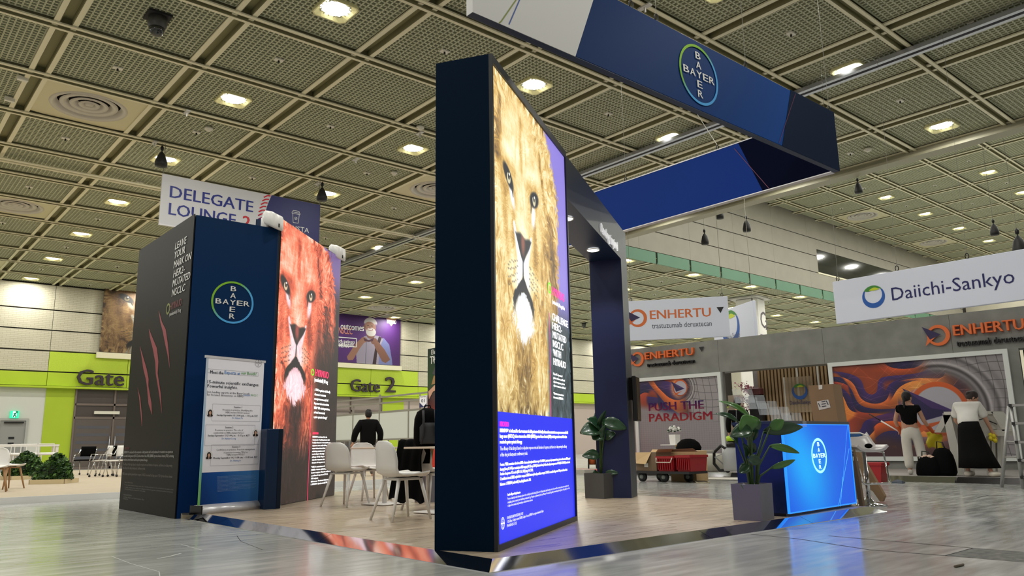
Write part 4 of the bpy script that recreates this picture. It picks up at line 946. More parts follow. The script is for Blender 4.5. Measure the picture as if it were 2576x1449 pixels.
def portrait(f, x, y, hairlen, hx=0):
    a = FU.uv(*f(x, y)); r_ = .052; q = MB(); disc(q, a[0], a[1], r_, -.003, 24); q.build('portrait_disc', mat('portrait_ground', (226, 224, 226), .5), ru)
    q = MB(); disc(q, a[0], a[1]+.004, .030+hairlen*.006, -.0035, 16, rx=.026+.004*hairlen); 
    polyz(q, [(a[0]-.042, a[1]-.030), (a[0]-.03, a[1]-.044), (a[0]+.03, a[1]-.044), (a[0]+.042, a[1]-.030), (a[0]+.025, a[1]-.012), (a[0]-.025, a[1]-.012)], -.0034)
    if hairlen: polyz(q, [(a[0]-.032, a[1]-.035), (a[0]+.032, a[1]-.035), (a[0]+.028, a[1]+.02), (a[0]-.028, a[1]+.02)], -.0035)
    q.build('portrait_hair', mat('portrait_black', (24, 20, 22), .5), ru)
    q = MB(); disc(q, a[0], a[1]+.0, .022, -.004, 16, rx=.017); polyz(q, [(a[0]-.006, a[1]-.04), (a[0]+.006, a[1]-.04), (a[0]+.007, a[1]-.012), (a[0]-.007, a[1]-.012)], -.004); q.build('portrait_face', mat('portrait_skin', (206, 164, 140), .5), ru)
portrait(n2, 242, 1000, 1); portrait(n2, 962, 1316, 0); portrait(n3, 298, 300, 1)
a = FU.uv(*n2(1004, 212)); cross_logo(ru, a[0], a[1], .052, -.004, dk, dk, bold=.02, rw=.06)
q = MB()
for k in range(12):
    a = n3(440, 658+22*k); c = n3(1075-(300 if k in (4, 6, 11) else 0)-(0 if k % 2 else 30), 650+22*k-14); ptext(q, FU, 'Materials prepared under guidance of the medical staff and reviewed for this session, please report any adverse event to us'[:(120 if k not in (4, 6, 11) else 70)], a[0], a[1], c[0], c[1], cap=.009, y=-.003, res=1)
q.build('fine_print', mat('print_pale_blue', (150, 180, 220), .5), ru)
# ================================================================ HANGING SIGNS
ZBN = 4.6
pc = pz(2112, 430, ZBN); pl_ = pz(1189, 30, ZBN); FN = Fr((pl_.x, pc.y, 0), 0); LN = pc.x-pl_.x
zNt = FN.uv(2098, 284)[1]
wire = mat('wire_steel', (120, 118, 108), .5, metal=.3); hookm = mat('hook_dark', (30, 30, 30), .4, metal=.5)
def hook(parent, x, y, z):
    q = MB(); n = 12; q.smooth = True; q.tube([(x+.03*math.cos(a), y, z+.055+.05*math.sin(a)) for a in [R(-80+28*k) for k in range(n)]], .008, 6); q.build('hook', hookm, parent)
bn = thing('hanging_banner', 'large L-shaped blue hanging banner with a round emblem and a white end', 'hanging banner', (FN.o.x, FN.o.y, ZBN), 0)
def L_(x, y, fr=FN): u, z = fr.uv(x, y); return u, z-ZBN
H_ = zNt-ZBN
bl1 = grad_mat('banner_blue', [(0, (10, 38, 78)), (.45, (12, 52, 108)), (1, (16, 78, 162))], 0, 0, LN, .55, ang=(1, 0, -.6))
q = MB(); q.bevbox(0, LN, 0, .08, 0, H_, .012); q.build('front_fabric', bl1, bn)
s0, s1_ = L_(1492, 0), L_(1447, 140)
k_ = (s0[0]-s1_[0])/(s0[1]-s1_[1]); ut = s1_[0]+k_*(H_-s1_[1]); ub = s1_[0]+k_*(0-s1_[1])
q = MB(); q.prism([(-.004, -.004), (ub, -.004), (ut, H_+.004), (-.004, H_+.004)], -.006, .084); q.build('white_fabric', mat('fabric_white', (200, 200, 198), .6), bn)
q = MB(); strokez(q, [L_(1320, -33), L_(1259, 55)], .012, -.009); strokez(q, [L_(1259, 55), L_(1254, 59)], .012, -.009); q.build('green_line', mat('line_olive', (120, 130, 50), .5), bn)
q = MB(); strokez(q, [L_(1322, -37), L_(1279, 62)], .012, -.009); q.build('blue_line', mat('line_blue', (50, 80, 150), .5), bn)
a, c = L_(1988.5, 229), L_(1967.6, 365.6); k_ = (a[0]-c[0])/(a[1]-c[1]); da, db = c[0]+k_*(H_-c[1]), c[0]+k_*(-c[1])
dkb = mat('banner_dark', (8, 28, 54), .6, spec=.1)
q = MB(); q.prism([(db, -.003), (LN+.003, -.003), (LN+.003, H_+.003), (da, H_+.003)], -.005, .083); q.build('dark_fabric', dkb, bn)
q = MB(); strokez(q, [L_(2000, 236), L_(1959, 359)], .008, -.008); q.build('red_line', mat('line_red', (110, 50, 80), .5), bn)
a = L_(1757, 189); cross_logo(bn, a[0], a[1], L_(1757, 118)[1]-a[1], -.008, mwh, rg, rw=.085)
# right wing
wing = 8.2
q = MB(); q.box(LN-.08, LN, .08, wing, 0, H_); q.build('wing_fabric', grad_mat('wing_blue', [(0, (2, 52, 140)), (1, (0, 42, 120))], 1, 0, wing, .55), bn)
FWG = Fr((FN.o.x+LN-.08, FN.o.y+wing, 0), R(-90))
wa, wc = FWG.uv(1861, 367), FWG.uv(1918, 478)
def wy(p): return wing-p[0], p[1]-ZBN
(ya, za), (yc, zc) = wy(wa), wy(wc); k_ = (ya-yc)/(za-zc); yt_, yb_ = yc+k_*(H_-zc), yc+k_*(-zc)
q = MB(); X_ = LN-.086; q.add([(X_, .08, 0), (X_, yb_, 0), (X_, yt_, H_), (X_, .08, H_)], [(0, 1, 2, 3)]); q.build('dark_fabric', mat('wing_dark', (2, 8, 36), .7, spec=.05), bn)
q = MB(); p1_, p2_ = wy(FWG.uv(1848, 374)), wy(FWG.uv(1936, 475)); q.tube([(X_-.002, p1_[0], p1_[1]), (X_-.002, p2_[0], p2_[1])], .006, 4); q.build('red_line', mat('line_red', (110, 50, 80)), bn)
q = MB(); q.box(LN-.09, LN+.01, .08, wing, H_-.002, H_+.014); q.box(LN-.09, LN+.01, .08, wing, -.014, 0); q.build('frame_rail', alw, bn)
q = MB(); q.box(0, LN, .0, .08, -.006, 0); q.build('frame_rail', mat('rail_dark_blue', (30, 48, 76), .5), bn)
for (x, y) in ((1594, 7), (1658, 43), (1883, 163), (2092, 272)):
    u, z = L_(x, y); hook(bn, u, .04, H_); q = MB(); q.tube([(u+.0, .04, H_+.1), (u+.12, .1, ZC-ZBN)], .003, 5); q.build('suspension_wire', wire, bn)
u_, z_ = FWG.uv(1802, 378); yy = wing-u_; hook(bn, LN-.04, yy, H_); pe = pz(1701, 205, ZC)
q = MB(); q.tube([(LN-.04, yy, H_+.1), (pe.x-FN.o.x, pe.y-FN.o.y, ZC-ZBN)], .006, 5); q.build('suspension_wire', wire, bn)
u_, z_ = FWG.uv(1571, 462); hook(bn, LN-.04, wing-u_, H_); q = MB(); q.tube([(LN-.04, wing-u_, H_+.1), (LN-.04, wing-u_, ZC-ZBN)], .003, 5); q.build('suspension_wire', wire, bn)
# delegate lounge sign
YD = 19.9; FD = Fr((py(400, 562, YD).x, YD, 0), 0); z0d = FD.uv(400, 562)[1]; x1d = FD.uv(804, 560)[0]; z1d = FD.uv(407, 436)[1]; x0d = 0
ds = thing('lounge_sign', 'white hanging sign reading DELEGATE LOUNGE 2 with a dark blue barista end', 'hanging sign', (FD.o.x, YD, z0d))
def D(x, y): u, z = FD.uv(x, y); return u, z-z0d
Hd = z1d-z0d; kd = .0
q = MB(); q.box(0, x1d, 0, .05, 0, Hd); q.build('sign_board', mat('sign_grey_white', (200, 200, 204), .55), ds)
ub_ = D(672, 570)[0]
q = MB(); arc = [(ub_+.0-.02*0+.33*math.sin(t)*0, 0) for t in (0,)]
pts = [(x1d+.002, -.002), (x1d+.002, Hd+.002)]+[(D(683, 500)[0]-.16*math.sin(PI*k/10), Hd*(1-k/10)+.002*(1 if k == 0 else 0)-.002*(k == 10)) for k in range(11)]
q.prism(pts[::-1], -.004, .054); q.build('blue_end', mat('sign_deep_blue', (8, 14, 92), .5), ds)
q = MB(); n = 12
for k in range(n):
    z = Hd*(1-(k+.5)/n); u = D(683, 500)[0]-.16*math.sin(PI*(1-z/Hd)); strokez(q, [(u-.20, z-.05), (u-.10, z+.02), (u-.01, z+.03)], .035, -.004)
qn = q; qn.f_ = None
q.build('wave_pattern', grad_mat('wave_gradient', [(0, (20, 30, 110)), (.4, (20, 30, 110)), (.55, (190, 40, 60)), (1, (200, 50, 64))], 2, 0, Hd, .5), ds)
dn = mat('sign_navy_text', (22, 36, 124), .5)
q = MB(); a = D(427, 496); c = D(636, 531); put_text(q, 'DELEGATE', a[0], a[1], D(427, 465)[1]-a[1], width=c[0]-a[0], bold=.022, y=-.006, round_=True)
a = D(424, 539); c = D(592, 566); put_text(q, 'LOUNGE', a[0], a[1], D(424, 508)[1]-a[1], width=c[0]-a[0], bold=.022, y=-.006, round_=True); q.build('lettering', dn, ds)
q = MB(); put_text(q, '2', D(610, 571)[0], D(424, 539)[1], .33, width=.20, bold=.03, y=-.006); q.build('lettering', mat('sign_red', (186, 26, 44), .5), ds)
q = MB(); a = D(710, 573); c = D(777, 585); put_text(q, 'BARISTA', a[0], a[1]-.02, .145, width=c[0]-a[0], bold=.0, y=-.008)
a = D(744, 547); w_ = .10
strokez(q, [(a[0]-.10, a[1]+.10), (a[0]-.075, a[1]-.16), (a[0]+.075, a[1]-.16), (a[0]+.10, a[1]+.10)], .012, -.008); strokez(q, [(a[0]-.12, a[1]+.10), (a[0]+.12, a[1]+.10), (a[0]+.12, a[1]+.14), (a[0]-.12, a[1]+.14), (a[0]-.12, a[1]+.10)], .012, -.008)
strokez(q, [(a[0]-.10, a[1]+.14), (a[0]-.09, a[1]+.19), (a[0]+.09, a[1]+.19), (a[0]+.10, a[1]+.14)], .012, -.008); ringz(q, a[0], a[1]-.03, .032, .042, -.008, 16); strokez(q, [(a[0]-.02, a[1]-.06), (a[0]+.02, a[1])], .010, -.008)
q.build('cup_icon', mwh, ds)
q = MB(); q.box(0, x1d, -.01, .06, -.03, 0); q.build('sign_rail', alw, ds)
for (x, y) in ((407, 436), (804, 514)):
    u, z = D(x, y); u = min(max(u, .02), x1d-.02)
    q = MB(); q.tube([(u, .02, Hd), (u, .02, ZC-z0d)], .008, 5); q.build('suspension_wire', wire, ds)
blk = mat('hoist_black', (16, 16, 16), .6)
def hoist(x, y, X=None, Y=None, s=1.0, label='', ztop=ZC, wiretop=True, flare=1.0):
    p = px(x, y, X) if X is not None else py(x, y, Y)
    t = thing('chain_bag', label, 'rigging bag', (p.x, p.y, p.z), 0, 'black rigging bags on the hanging cables')
    q = MB(); q.lathe([(.0, -.24*s), (.15*s*flare, -.23*s), (.16*s*flare, -.12*s), (.11*s, .10*s), (.05*s, .20*s), (.02*s, .24*s)], 10); q.build('bag', blk, t)
    q = MB(); q.lathe([(.0, .24*s), (.045*s, .28*s), (.05*s, .36*s), (.02*s, .42*s)], 8); q.build('swivel', hookm, t)
    q = MB(); q.tube([(0, 0, .3*s), (0, 0, ztop-p.z)], .005, 5); q.build('cable', wire, t)
    return t
hoist(406, 400, Y=YD, s=.85, label='black rigging bag above the left end of the lounge sign', flare=1.15)
hoist(810, 488, Y=YD, s=.85, label='black rigging bag above the right end of the lounge sign', flare=1.15)
# signs over the booths on the right
alu_e = mat('sign_edge', (150, 152, 156), .4)
pS = px(1583, 857, 17.3); FE = Fr((pS.x, pS.y, 0), R(-52.5))
ze0 = FE.uv(1583, 857)[1]; ze1 = FE.uv(1577, 758)[1]; we = FE.uv(1834, 800)[0]
orange = mat('print_orange', (206, 104, 44), .5); sl = mat('print_slate', (54, 60, 74), .5); arrow = mat('print_violet', (34, 24, 72), .5)
def brand(parent, fr, z0, O, u0, zb, cap, w, y, ext=0.0, m1=orange, m2=sl, tri=True, off=None):
    """orange ring with a dark arrow, a word in capitals and a generic name below it"""
    q = MB(); rr = cap*.98; cx_ = u0-rr*1.35; cz_ = zb+cap*.18; ringz(q, cx_, cz_, rr*.72, rr, y-ext, 32, thick=ext, dx=-.08*rr, dz=.0); q.build('ring_mark', m1, parent)
    q = MB(); polyz(q, [(cx_-rr*1.35, cz_+rr*.95), (cx_+rr*.25, cz_+rr*.05), (cx_-rr*.75, cz_-rr*.35), (cx_-rr*.95, cz_+rr*.05)], y-ext-.006); q.build('arrow_mark', arrow, parent)
    q = MB(); polyz(q, [(cx_-rr*1.2, cz_-rr*.95), (cx_-rr*.95, cz_-rr*.2), (cx_-rr*.25, cz_-rr*.15)], y-ext-.005); q.build('arrow_tail', m1, parent)
    q = MB(); put_text(q, 'ENHERTU', u0, zb, cap, width=w, y=y-ext, bold=.026, ext=ext); q.build('lettering', m1, parent)
    q = MB(); put_text(q, 'trastuzumab deruxtecan', u0+.02*w, zb-cap*1.02, cap*.60, width=w*.985, y=y-ext*.6, bold=.0, ext=ext*.6); q.build('lettering', m2, parent)
    if tri:
        q = MB(); a = u0+w*1.10; polyz(q, [(a, zb+cap*.95), (a+cap*.75, zb+cap*.95), (a+cap*.38, zb+cap*.3)], y-ext*.5-.002); q.build('triangle_mark', mat('mark_black', (14, 14, 18), .5), parent)
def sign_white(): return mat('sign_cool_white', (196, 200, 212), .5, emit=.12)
t = thing('product_sign', 'white hanging sign with orange ring, arrow and orange capitals beside the arch post', 'hanging sign', (FE.o.x, FE.o.y, ze0), FE.rz)
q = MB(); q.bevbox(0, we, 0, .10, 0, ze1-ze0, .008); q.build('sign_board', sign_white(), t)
a = FE.uv(1636, 803); c = FE.uv(1788, 790); brand(t, FE, ze0, None, a[0], a[1]-ze0, .27, c[0]-a[0], -.004)
for u in (.1, we-.15):
    hook(t, u, .05, ze1-ze0); q = MB(); q.tube([(u, .05, ze1-ze0), (u, .05, (ZC if u < 1 else ZH)-ze0)], .007, 5); q.build('suspension_wire', wire, t)
# smaller sign behind it
pT = px(1901, 855, 20.5); FS2 = Fr((pT.x, pT.y, 0), R(-118)); za_ = FS2.uv(1901, 860)[1]-.25; zb_2 = FS2.uv(1892, 756)[1]; ul_ = FS2.uv(1795, 830)[0]
t = thing('round_logo_sign', 'white angled sign with a blue ring, half hidden behind the orange-lettered sign', 'hanging sign', (FS2.o.x, FS2.o.y, za_), FS2.rz)
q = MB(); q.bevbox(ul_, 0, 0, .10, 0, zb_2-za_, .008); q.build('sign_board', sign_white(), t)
bluem = mat('print_ring_blue', (24, 84, 166), .5); greenm = mat('print_leaf_green', (60, 132, 50), .5); yel = mat('print_leaf_yellow', (190, 204, 40), .5); dkn = mat('print_deep_navy', (16, 20, 88), .5)
def drop_logo(parent, u, z, r, y, rx=1.0):
    q = MB(); ringz(q, u, z, r*.77, r, y, 48, a0=R(145), a1=R(395), dz=.20*r)
    q.v = [((p[0]-u)*rx+u, p[1], p[2]) for p in q.v]; q.build('ring_mark', grad_mat('ring_blue_grad', [(0, (30, 110, 190)), (.5, (24, 76, 160)), (1, (16, 24, 96))], 2, 0, 1, .5) if False else bluem, parent)
    q = MB(); pts = [(u+r*rx*math.cos(R(k)), z+r*math.sin(R(k))) for k in range(38, 147, 9)]; low = [(u+r*rx*(-.78+1.56*k/8), z+r*(.60-.10*math.sin(PI*2*k/8)+.0)) for k in range(9)]
    q.add([(a, y-.001, b_) for a, b_ in pts+low], [tuple(range(len(pts)+len(low)))]); q.build('leaf_mark', greenm, parent)
    q = MB(); pts = [(u+r*rx*(-.35+.95*k/8), z+r*(.60+.20*math.sin(PI*k/8))) for k in range(9)]+[(u+r*rx*(.6-.95*k/8), z+r*(.60-.06*math.sin(PI*k/8))) for k in range(1, 8)]
    q.add([(a, y-.003, b_) for a, b_ in pts], [tuple(range(len(pts)))]); q.build('leaf_mark', yel, parent)
a = FS2.uv(1838, 826); drop_logo(t, a[0], a[1]-za_, abs(FS2.uv(1838, 780)[1]-a[1]), -.004)
a = FS2.uv(1824, 858); c = FS2.uv(1862, 850); q = MB(); put_text(q, 'Daiichi-Sankyo', a[0], a[1]-za_, .20, width=c[0]-a[0], y=-.005); q.build('lettering', sl, t)
u = -.12; hook(t, u, .05, zb_2-za_); q = MB(); q.tube([(u, .05, zb_2-za_), (u, .05, ZH-za_)], .007, 5); q.build('suspension_wire', wire, t)
# big sign upper right
XB = 14.6; pB = px(2104, 815, XB); FBG = Fr((XB, pB.y, 0), R(-90)); zg0 = FBG.uv(2104, 815)[1]; zg1 = FBG.uv(2095, 709)[1]; wg = FBG.uv(2576, 700)[0]+1.6
t = thing('round_logo_sign', 'long white hanging sign with a blue ring and dark blue name at the upper right', 'hanging sign', (XB, FBG.o.y, zg0), FBG.rz)
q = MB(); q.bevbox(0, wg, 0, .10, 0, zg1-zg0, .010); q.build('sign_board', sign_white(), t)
a = FBG.uv(2197.5, 746.5); drop_logo(t, a[0], a[1]-zg0, FBG.uv(2197.5, 718)[1]-a[1], -.004)
a = FBG.uv(2245, 756); c = FBG.uv(2554, 712); cap = FBG.uv(2245, 722)[1]-a[1]; q = MB(); put_text(q, 'Daiichi-Sankyo', a[0], a[1]-zg0, cap, width=c[0]-a[0], y=-.005, bold=.0, round_=True); q.build('lettering', dkn, t)
for x in (2103, 2255, 2436):
    u = FBG.uv(x, 690)[0]; hook(t, u, .05, zg1-zg0); q = MB(); q.tube([(u, .05, zg1-zg0), (u+.1, .05, ZC-zg0)], .003, 5); q.build('suspension_wire', wire, t)
for k, (x, y, X, s) in enumerate([(1810, 536, 23.5, .8), (1878, 568, 24, .8), (1773, 601, 24, .8), (2159, 472, 22, .62), (2501, 577, 24, .62), (2563, 615, 24, .95)]):
    hoist(x, y, X=X, s=s*1.15, ztop=(ZH if k else ZH), label=['black rigging bag just under the right wing of the blue banner', 'black rigging bag over the white column, right of two others', 'lowest black rigging bag over the orange-lettered sign', 'small black rigging bag below the banner corner', 'small black rigging bag above the long white sign', 'black rigging bag at the picture edge above the long white sign'][k])
# column with a letter sign
pC = pz(1886, 752, ZC); 
t = thing('column', 'white square column with C2 lettering under the bulkhead', 'column', (pC.x, pC.y, 0), R(10)); t['kind'] = 'structure'
cw = .62
q = MB(); q.bevbox(-cw, cw, -cw, cw, 0, ZC, .12); q.build('column_shaft', mat('column_white', (206, 204, 196), .5), t)
q = MB(); q.box(-cw-.25, cw+.25, -cw-.25, cw+.25, ZC-.06, ZC+.02); q.build('column_cap', mat('column_white', (206, 204, 196)), t)
FC = Fr((pC.x-cw*math.cos(R(10))+cw*math.sin(R(10))*1-.0, pC.y, 0), R(10)-R(90))
# letters sit on the face turned to the right
q = MB(); zz2 = px(1900, 805, pC.x-cw).z
put_text(q, 'C', -.45, zz2-.35, .95, y=0, bold=.02); put_text(q, '2', .25, zz2-.42, .55, y=0, bold=.02)
q.v = [(p[0]*.9+.15, p[1]-cw-.01, p[2]) for p in q.v]; q.build('lettering', mat('sign_plum', (44, 30, 42)), t)
q = MB(); q.box(-.45, .5, -cw-.008, -cw, zz2-2.2, zz2-.75); q.build('plum_panel', mat('sign_plum_soft', (92, 76, 100), .5), t)
q = MB()
for r_ in (.38, .25, .12): ringz(q, .05, zz2-1.45, r_-.07, r_, -cw-.02, 24)
q.build('ring_mark', mwh, t)
# ================================================================ THE BOOTH ACROSS THE AISLE
RW = R(-83); FW = Fr((18.8, 9.0, 0), RW); EZ = .10
def w_(x, y, off=0.0): return FW.uv(x, y, off)
uL_ = w_(1590, 1000)[0]; uR_ = w_(2576, 900)[0]+2.5; zF1 = 3.56
ep = thing('far_booth_platform', 'low grey carpeted platform with a steel edge under the far booth', 'platform', (15.3, 13.9, 0))
q = MB(); q.box(.12, 5.6, -13.5, 0, .001, EZ); q.build('deck', mat('grey_carpet', (152, 148, 144), .9, noise=.08, nscale=30), ep)
for a, c in ((-13.5, -8.2), (-8.18, -5.6), (-5.58, -2.8), (-2.78, 0)): q = MB(); q.loft([[(0, y_, 0), (.12, y_, 0), (.12, y_, EZ+.003)] for y_ in (a, c)], True); q.build('edge_plate', steel if a > -9 and a < -3 else mat('edge_plate_dark', (46, 44, 44), .25, metal=.8), ep)
conc = mat('concrete_panel', (126, 127, 122), .7, noise=.16, nscale=2.2)
fb = thing('far_booth_wall', 'grey concrete-look booth wall with lit orange lettering and framed murals', 'booth wall', (FW.o.x, FW.o.y, 0), RW)
zf0 = 2.80
ui0, ui1 = w_(1822, 1000)[0], w_(2092, 1000)[0]
zfa = w_(1900, 929)[1]
xx = uL_
while xx < uR_-.1:
    x2 = min(xx+2.9, uR_); q = MB(); q.box(xx+.003, x2-.003, 0, .5, zfa, zF1); q.build('fascia_panel', conc, fb); xx = x2
q = MB(); q.box(uL_, ui0, 0, .12, EZ, zfa); q.build('wall_panel', conc, fb)
um1 = w_(2552, 1000)[0]
q = MB(); q.box(ui1, um1+.2, 0, .12, EZ, zfa); q.build('wall_panel', conc, fb)
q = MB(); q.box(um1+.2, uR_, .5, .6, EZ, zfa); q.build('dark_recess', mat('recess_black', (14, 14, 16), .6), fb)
halo = mat('halo_orange', (206, 100, 44), .5, emit=.06, ecol=(230, 110, 50))
a = w_(1627, 905); c = w_(1748, 899); brand(fb, FW, 0, None, a[0], a[1], .22, c[0]-a[0], -.006, ext=.05, m1=halo, m2=mat('mark_black', (14, 14, 18)))
a = w_(2402, 845); c = w_(2578, 822); brand(fb, FW, 0, None, a[0], a[1], .245, (c[0]-a[0])*1.0, -.006, ext=.05, m1=halo, m2=mat('mark_black', (14, 14, 18)), tri=False)
# --- printed flame art
def flames(w, h, cx_, cy_, rr, seed, asp):
    rs = np.random.RandomState(seed); U, V = np.meshgrid(np.linspace(0, asp, w), np.linspace(1, 0, h))
    def nz(s, a=1):
        g = rs.rand(max(3, int(s)+2), max(3, int(s*asp)+2)); yy = (1-V)*(g.shape[0]-1.001); xx = U/asp*(g.shape[1]-1.001); i, j = yy.astype(int), xx.astype(int); fy, fx = yy-i, xx-j; fy = fy*fy*(3-2*fy); fx = fx*fx*(3-2*fx)
        return (g[i, j]*(1-fy)*(1-fx)+g[i, j+1]*(1-fy)*fx+g[i+1, j]*fy*(1-fx)+g[i+1, j+1]*fy*fx-.5)*2*a
    n1, n2_, n3_ = nz(2), nz(3.4), nz(7)
    dx, dy = U-cx_, V-cy_; d = np.hypot(dx, dy)/rr
    c = ramp(np.clip(V+.12*n1, 0, 1), [(0, (72, 44, 48)), (.45, (96, 62, 62)), (1, (66, 42, 48))])
    pal = np.array([[150, 58, 52], [40, 32, 92], [214, 92, 38], [88, 46, 104], [226, 128, 54], [48, 30, 96], [168, 66, 44], [34, 28, 84], [216, 106, 50], [60, 36, 100], [196, 80, 40], [38, 30, 88]])/255.
    def layer(c, ph, freq, amp):
        p = (V*freq+amp*n1*1.5+amp*.8*n2_+.5*np.sin(U*3.0/asp*2+ph)+.35*np.sin(U*7/asp+2*n1+ph)); k = np.floor(p).astype(int); f = p-k
        col = pal[(k+int(ph)) % len(pal)]; sh = (.70+.45*f+.06*n3_)[..., None]; return col*sh
    fl = layer(c, 1.0, 6.5, 1.0); fl2 = layer(c, 5.0, 4.2, 1.2); mk = sst(-.1, .1, n2_+.3*n1)[..., None]; fl = fl*(1-mk)+fl2*mk
    reach = sst(.20*asp, -.10*asp, dx+.10*n2_+.14*n1)*sst(.02, .22, V+.10*n1+.04*n2_)*sst(1.06, .92, V-.35*np.clip(dx+.25*asp, 0, 1))
    c = c*(1-reach[..., None])+fl*reach[..., None]
    glow = np.exp(-((d-1.05)/.42)**2)*sst(1.0, -.8, dx/rr); c = c*(1-.55*glow[..., None])+glow[..., None]*np.array([.86, .62, .34])*.75
    rg_ = sst(1.28, 1.62, d+.02*n3_)*sst(-.3, .7, dx/rr+.35*dy/rr)
    st_ = .55+.16*np.sin(d*17)*np.exp(-((d-1.9)/.5)**2)+.10*np.sin(d*31)*np.exp(-((d-1.8)/.4)**2)-.16*np.exp(-((d-1.55)/.15)**2)
    gl = np.clip(st_+.06*sst(2.2, 2.8, d), 0, 1)[..., None]*np.array([1, .965, .985]); c = c*(1-rg_[..., None])+gl*rg_[..., None]
    gx = np.abs((U*11+.25*np.sin(V*7)) % 1-.5); gy = np.abs((V*11+.25*np.sin(U*7)) % 1-.5)
    net = np.maximum(sst(.45, .485, gx), sst(.45, .485, gy))*sst(1.8, 2.3, d)*sst(-.2, .4, dx/rr); c = c*(1-.40*net[..., None])
    for k in range(12):
        yy = cy_+rr*(.2+.75*np.sin(U*(1.6+.35*k)/asp*2.2+k*1.7))+.05*(k-6); c = c+(sst(.007, .001, np.abs(V-yy))*.20*sst(1.5, 1.2, d)*sst(1.0, 1.25, d)+sst(.006, .001, np.abs(V-yy-.25))*.10*sst(1.15, 1.4, d)*sst(.4, -.1, dx))[..., None]*np.array([1, .72, .55])
    w1 = .085*(1+.5*dx/rr*0+.35*dy/rr); ring = sst(.02, -.01, np.abs(d-1.0)-w1)
    c = c*(1-ring[..., None])+(np.array([210, 92, 36])/255*(.9+.14*dy/rr)[..., None])*ring[..., None]
    ins = sst(.95, .90, d); c = c*(1-ins[..., None])+(np.array([182, 178, 190])/255)*ins[..., None]
    f = lambda x, y: (cx_+x*rr, cy_+y*rr)
    def tri(P, col, rnd=.008):
        nonlocal c
        A = sum(a_[0]*b_[1]-b_[0]*a_[1] for a_, b_ in zip(P, P[1:]+P[:1]))
        if A < 0: P = P[::-1]
        m_ = np.ones_like(U)*9
        for a_, b_ in zip(P, P[1:]+P[:1]):
            ex, ey = b_[0]-a_[0], b_[1]-a_[1]; m_ = np.minimum(m_, (ex*(V-a_[1])-ey*(U-a_[0]))/math.hypot(ex, ey))
        m_ = sst(-rnd/2, rnd/2, m_)[..., None]; c = c*(1-m_)+np.array(col)/255*m_
    tri([f(-.72, -.62), f(-.95, -1.0), f(.25, -.42)], (204, 92, 44)); tri([f(-1.28, .92), f(-.62, -.45), f(.62, -.12)], (36, 26, 80)); tri([f(-1.28, .92), f(-.25, .05), f(.62, -.12)], (66, 42, 108)); 
    return np.clip(c, 0, 1)
def framed(x0, x1, u0, u1, z0, z1, art, name, fw_=.10):
    q = MB()
    for a, c, d, e in [(u0, u1, z1-fw_, z1), (u0, u1, z0, z0+fw_), (u0, u0+fw_, z0+fw_, z1-fw_), (u1-fw_, u1, z0+fw_, z1-fw_)]: q.box(a, c, -.07, -.001, d, e)
    q.build('mural_frame', mat('frame_white', (206, 210, 206), .4, emit=.06), fb)
    picture(name, u0+fw_, u1-fw_, z0+fw_, z1-fw_, -.012, art, fb, side=conc)
mz1 = w_(2092, 913)[1]; mz0 = .28
q_u1, q_u0 = um1, ui1
asp = (q_u1-q_u0-.2)/(mz1-mz0-.2)
cm = w_(2362, 1030); mm_ = flames(760, 420, (cm[0]-q_u0-.1)/(mz1-mz0-.2), (cm[1]-mz0-.1)/(mz1-mz0-.2), .255, 4, asp)
framed(0, 0, q_u0, q_u1, mz0, mz1, img_mat('flame_mural_art', mm_*.92, .5), 'flame_mural')
pu0, pu1 = w_(1598, 1000)[0], w_(1819, 1000)[0]; pz1, pz0 = w_(1810, 936)[1], .28
asp2 = (pu1-pu0-.2)/(pz1-pz0-.2); cm = w_(1712, 976)
mm_ = flames(420, 460, (cm[0]-pu0-.1)/(pz1-pz0-.2), (cm[1]-pz0-.1)/(pz1-pz0-.2), .10, 9, asp2)
Vv = np.linspace(1, 0, mm_.shape[0])[:, None]; fade = sst(.62, .50, Vv+np.linspace(-.12, .12, mm_.shape[1])[None, :])[..., None]
gg = np.ones_like(mm_)*np.array([146, 140, 144])/255; net = np.maximum((np.arange(mm_.shape[0]) % 12 < 1)[:, None]*np.ones((1, mm_.shape[1])), (np.arange(mm_.shape[1]) % 12 < 1)[None, :]*np.ones((mm_.shape[0], 1)))[..., None]; gg = gg*(1-.14*net)
mm_ = mm_*(1-fade)+gg*fade
framed(0, 0, pu0, pu1, pz0, pz1, img_mat('flame_poster_art', mm_*.95, .5), 'flame_poster')
q = MB()
for s, xl_, yl_, xr_, yr_ in [('PUSH THE', 1634, 1034, 1772, 1032), ('PARADIGM', 1635, 1061, 1793, 1059)]:
    a = w_(xl_, yl_); c = w_(xr_, yr_); put_text(q, s, a[0], a[1], w_(xl_, yl_-20)[1]-a[1]+.01, width=c[0]-a[0], bold=.04, y=-.026)
q.build('lettering', grad_mat('slogan_gradient', [(0, (150, 44, 40)), (.5, (120, 30, 60)), (1, (44, 24, 84))], 2, w_(1635, 1061)[1], w_(1634, 1014)[1], .5), fb)
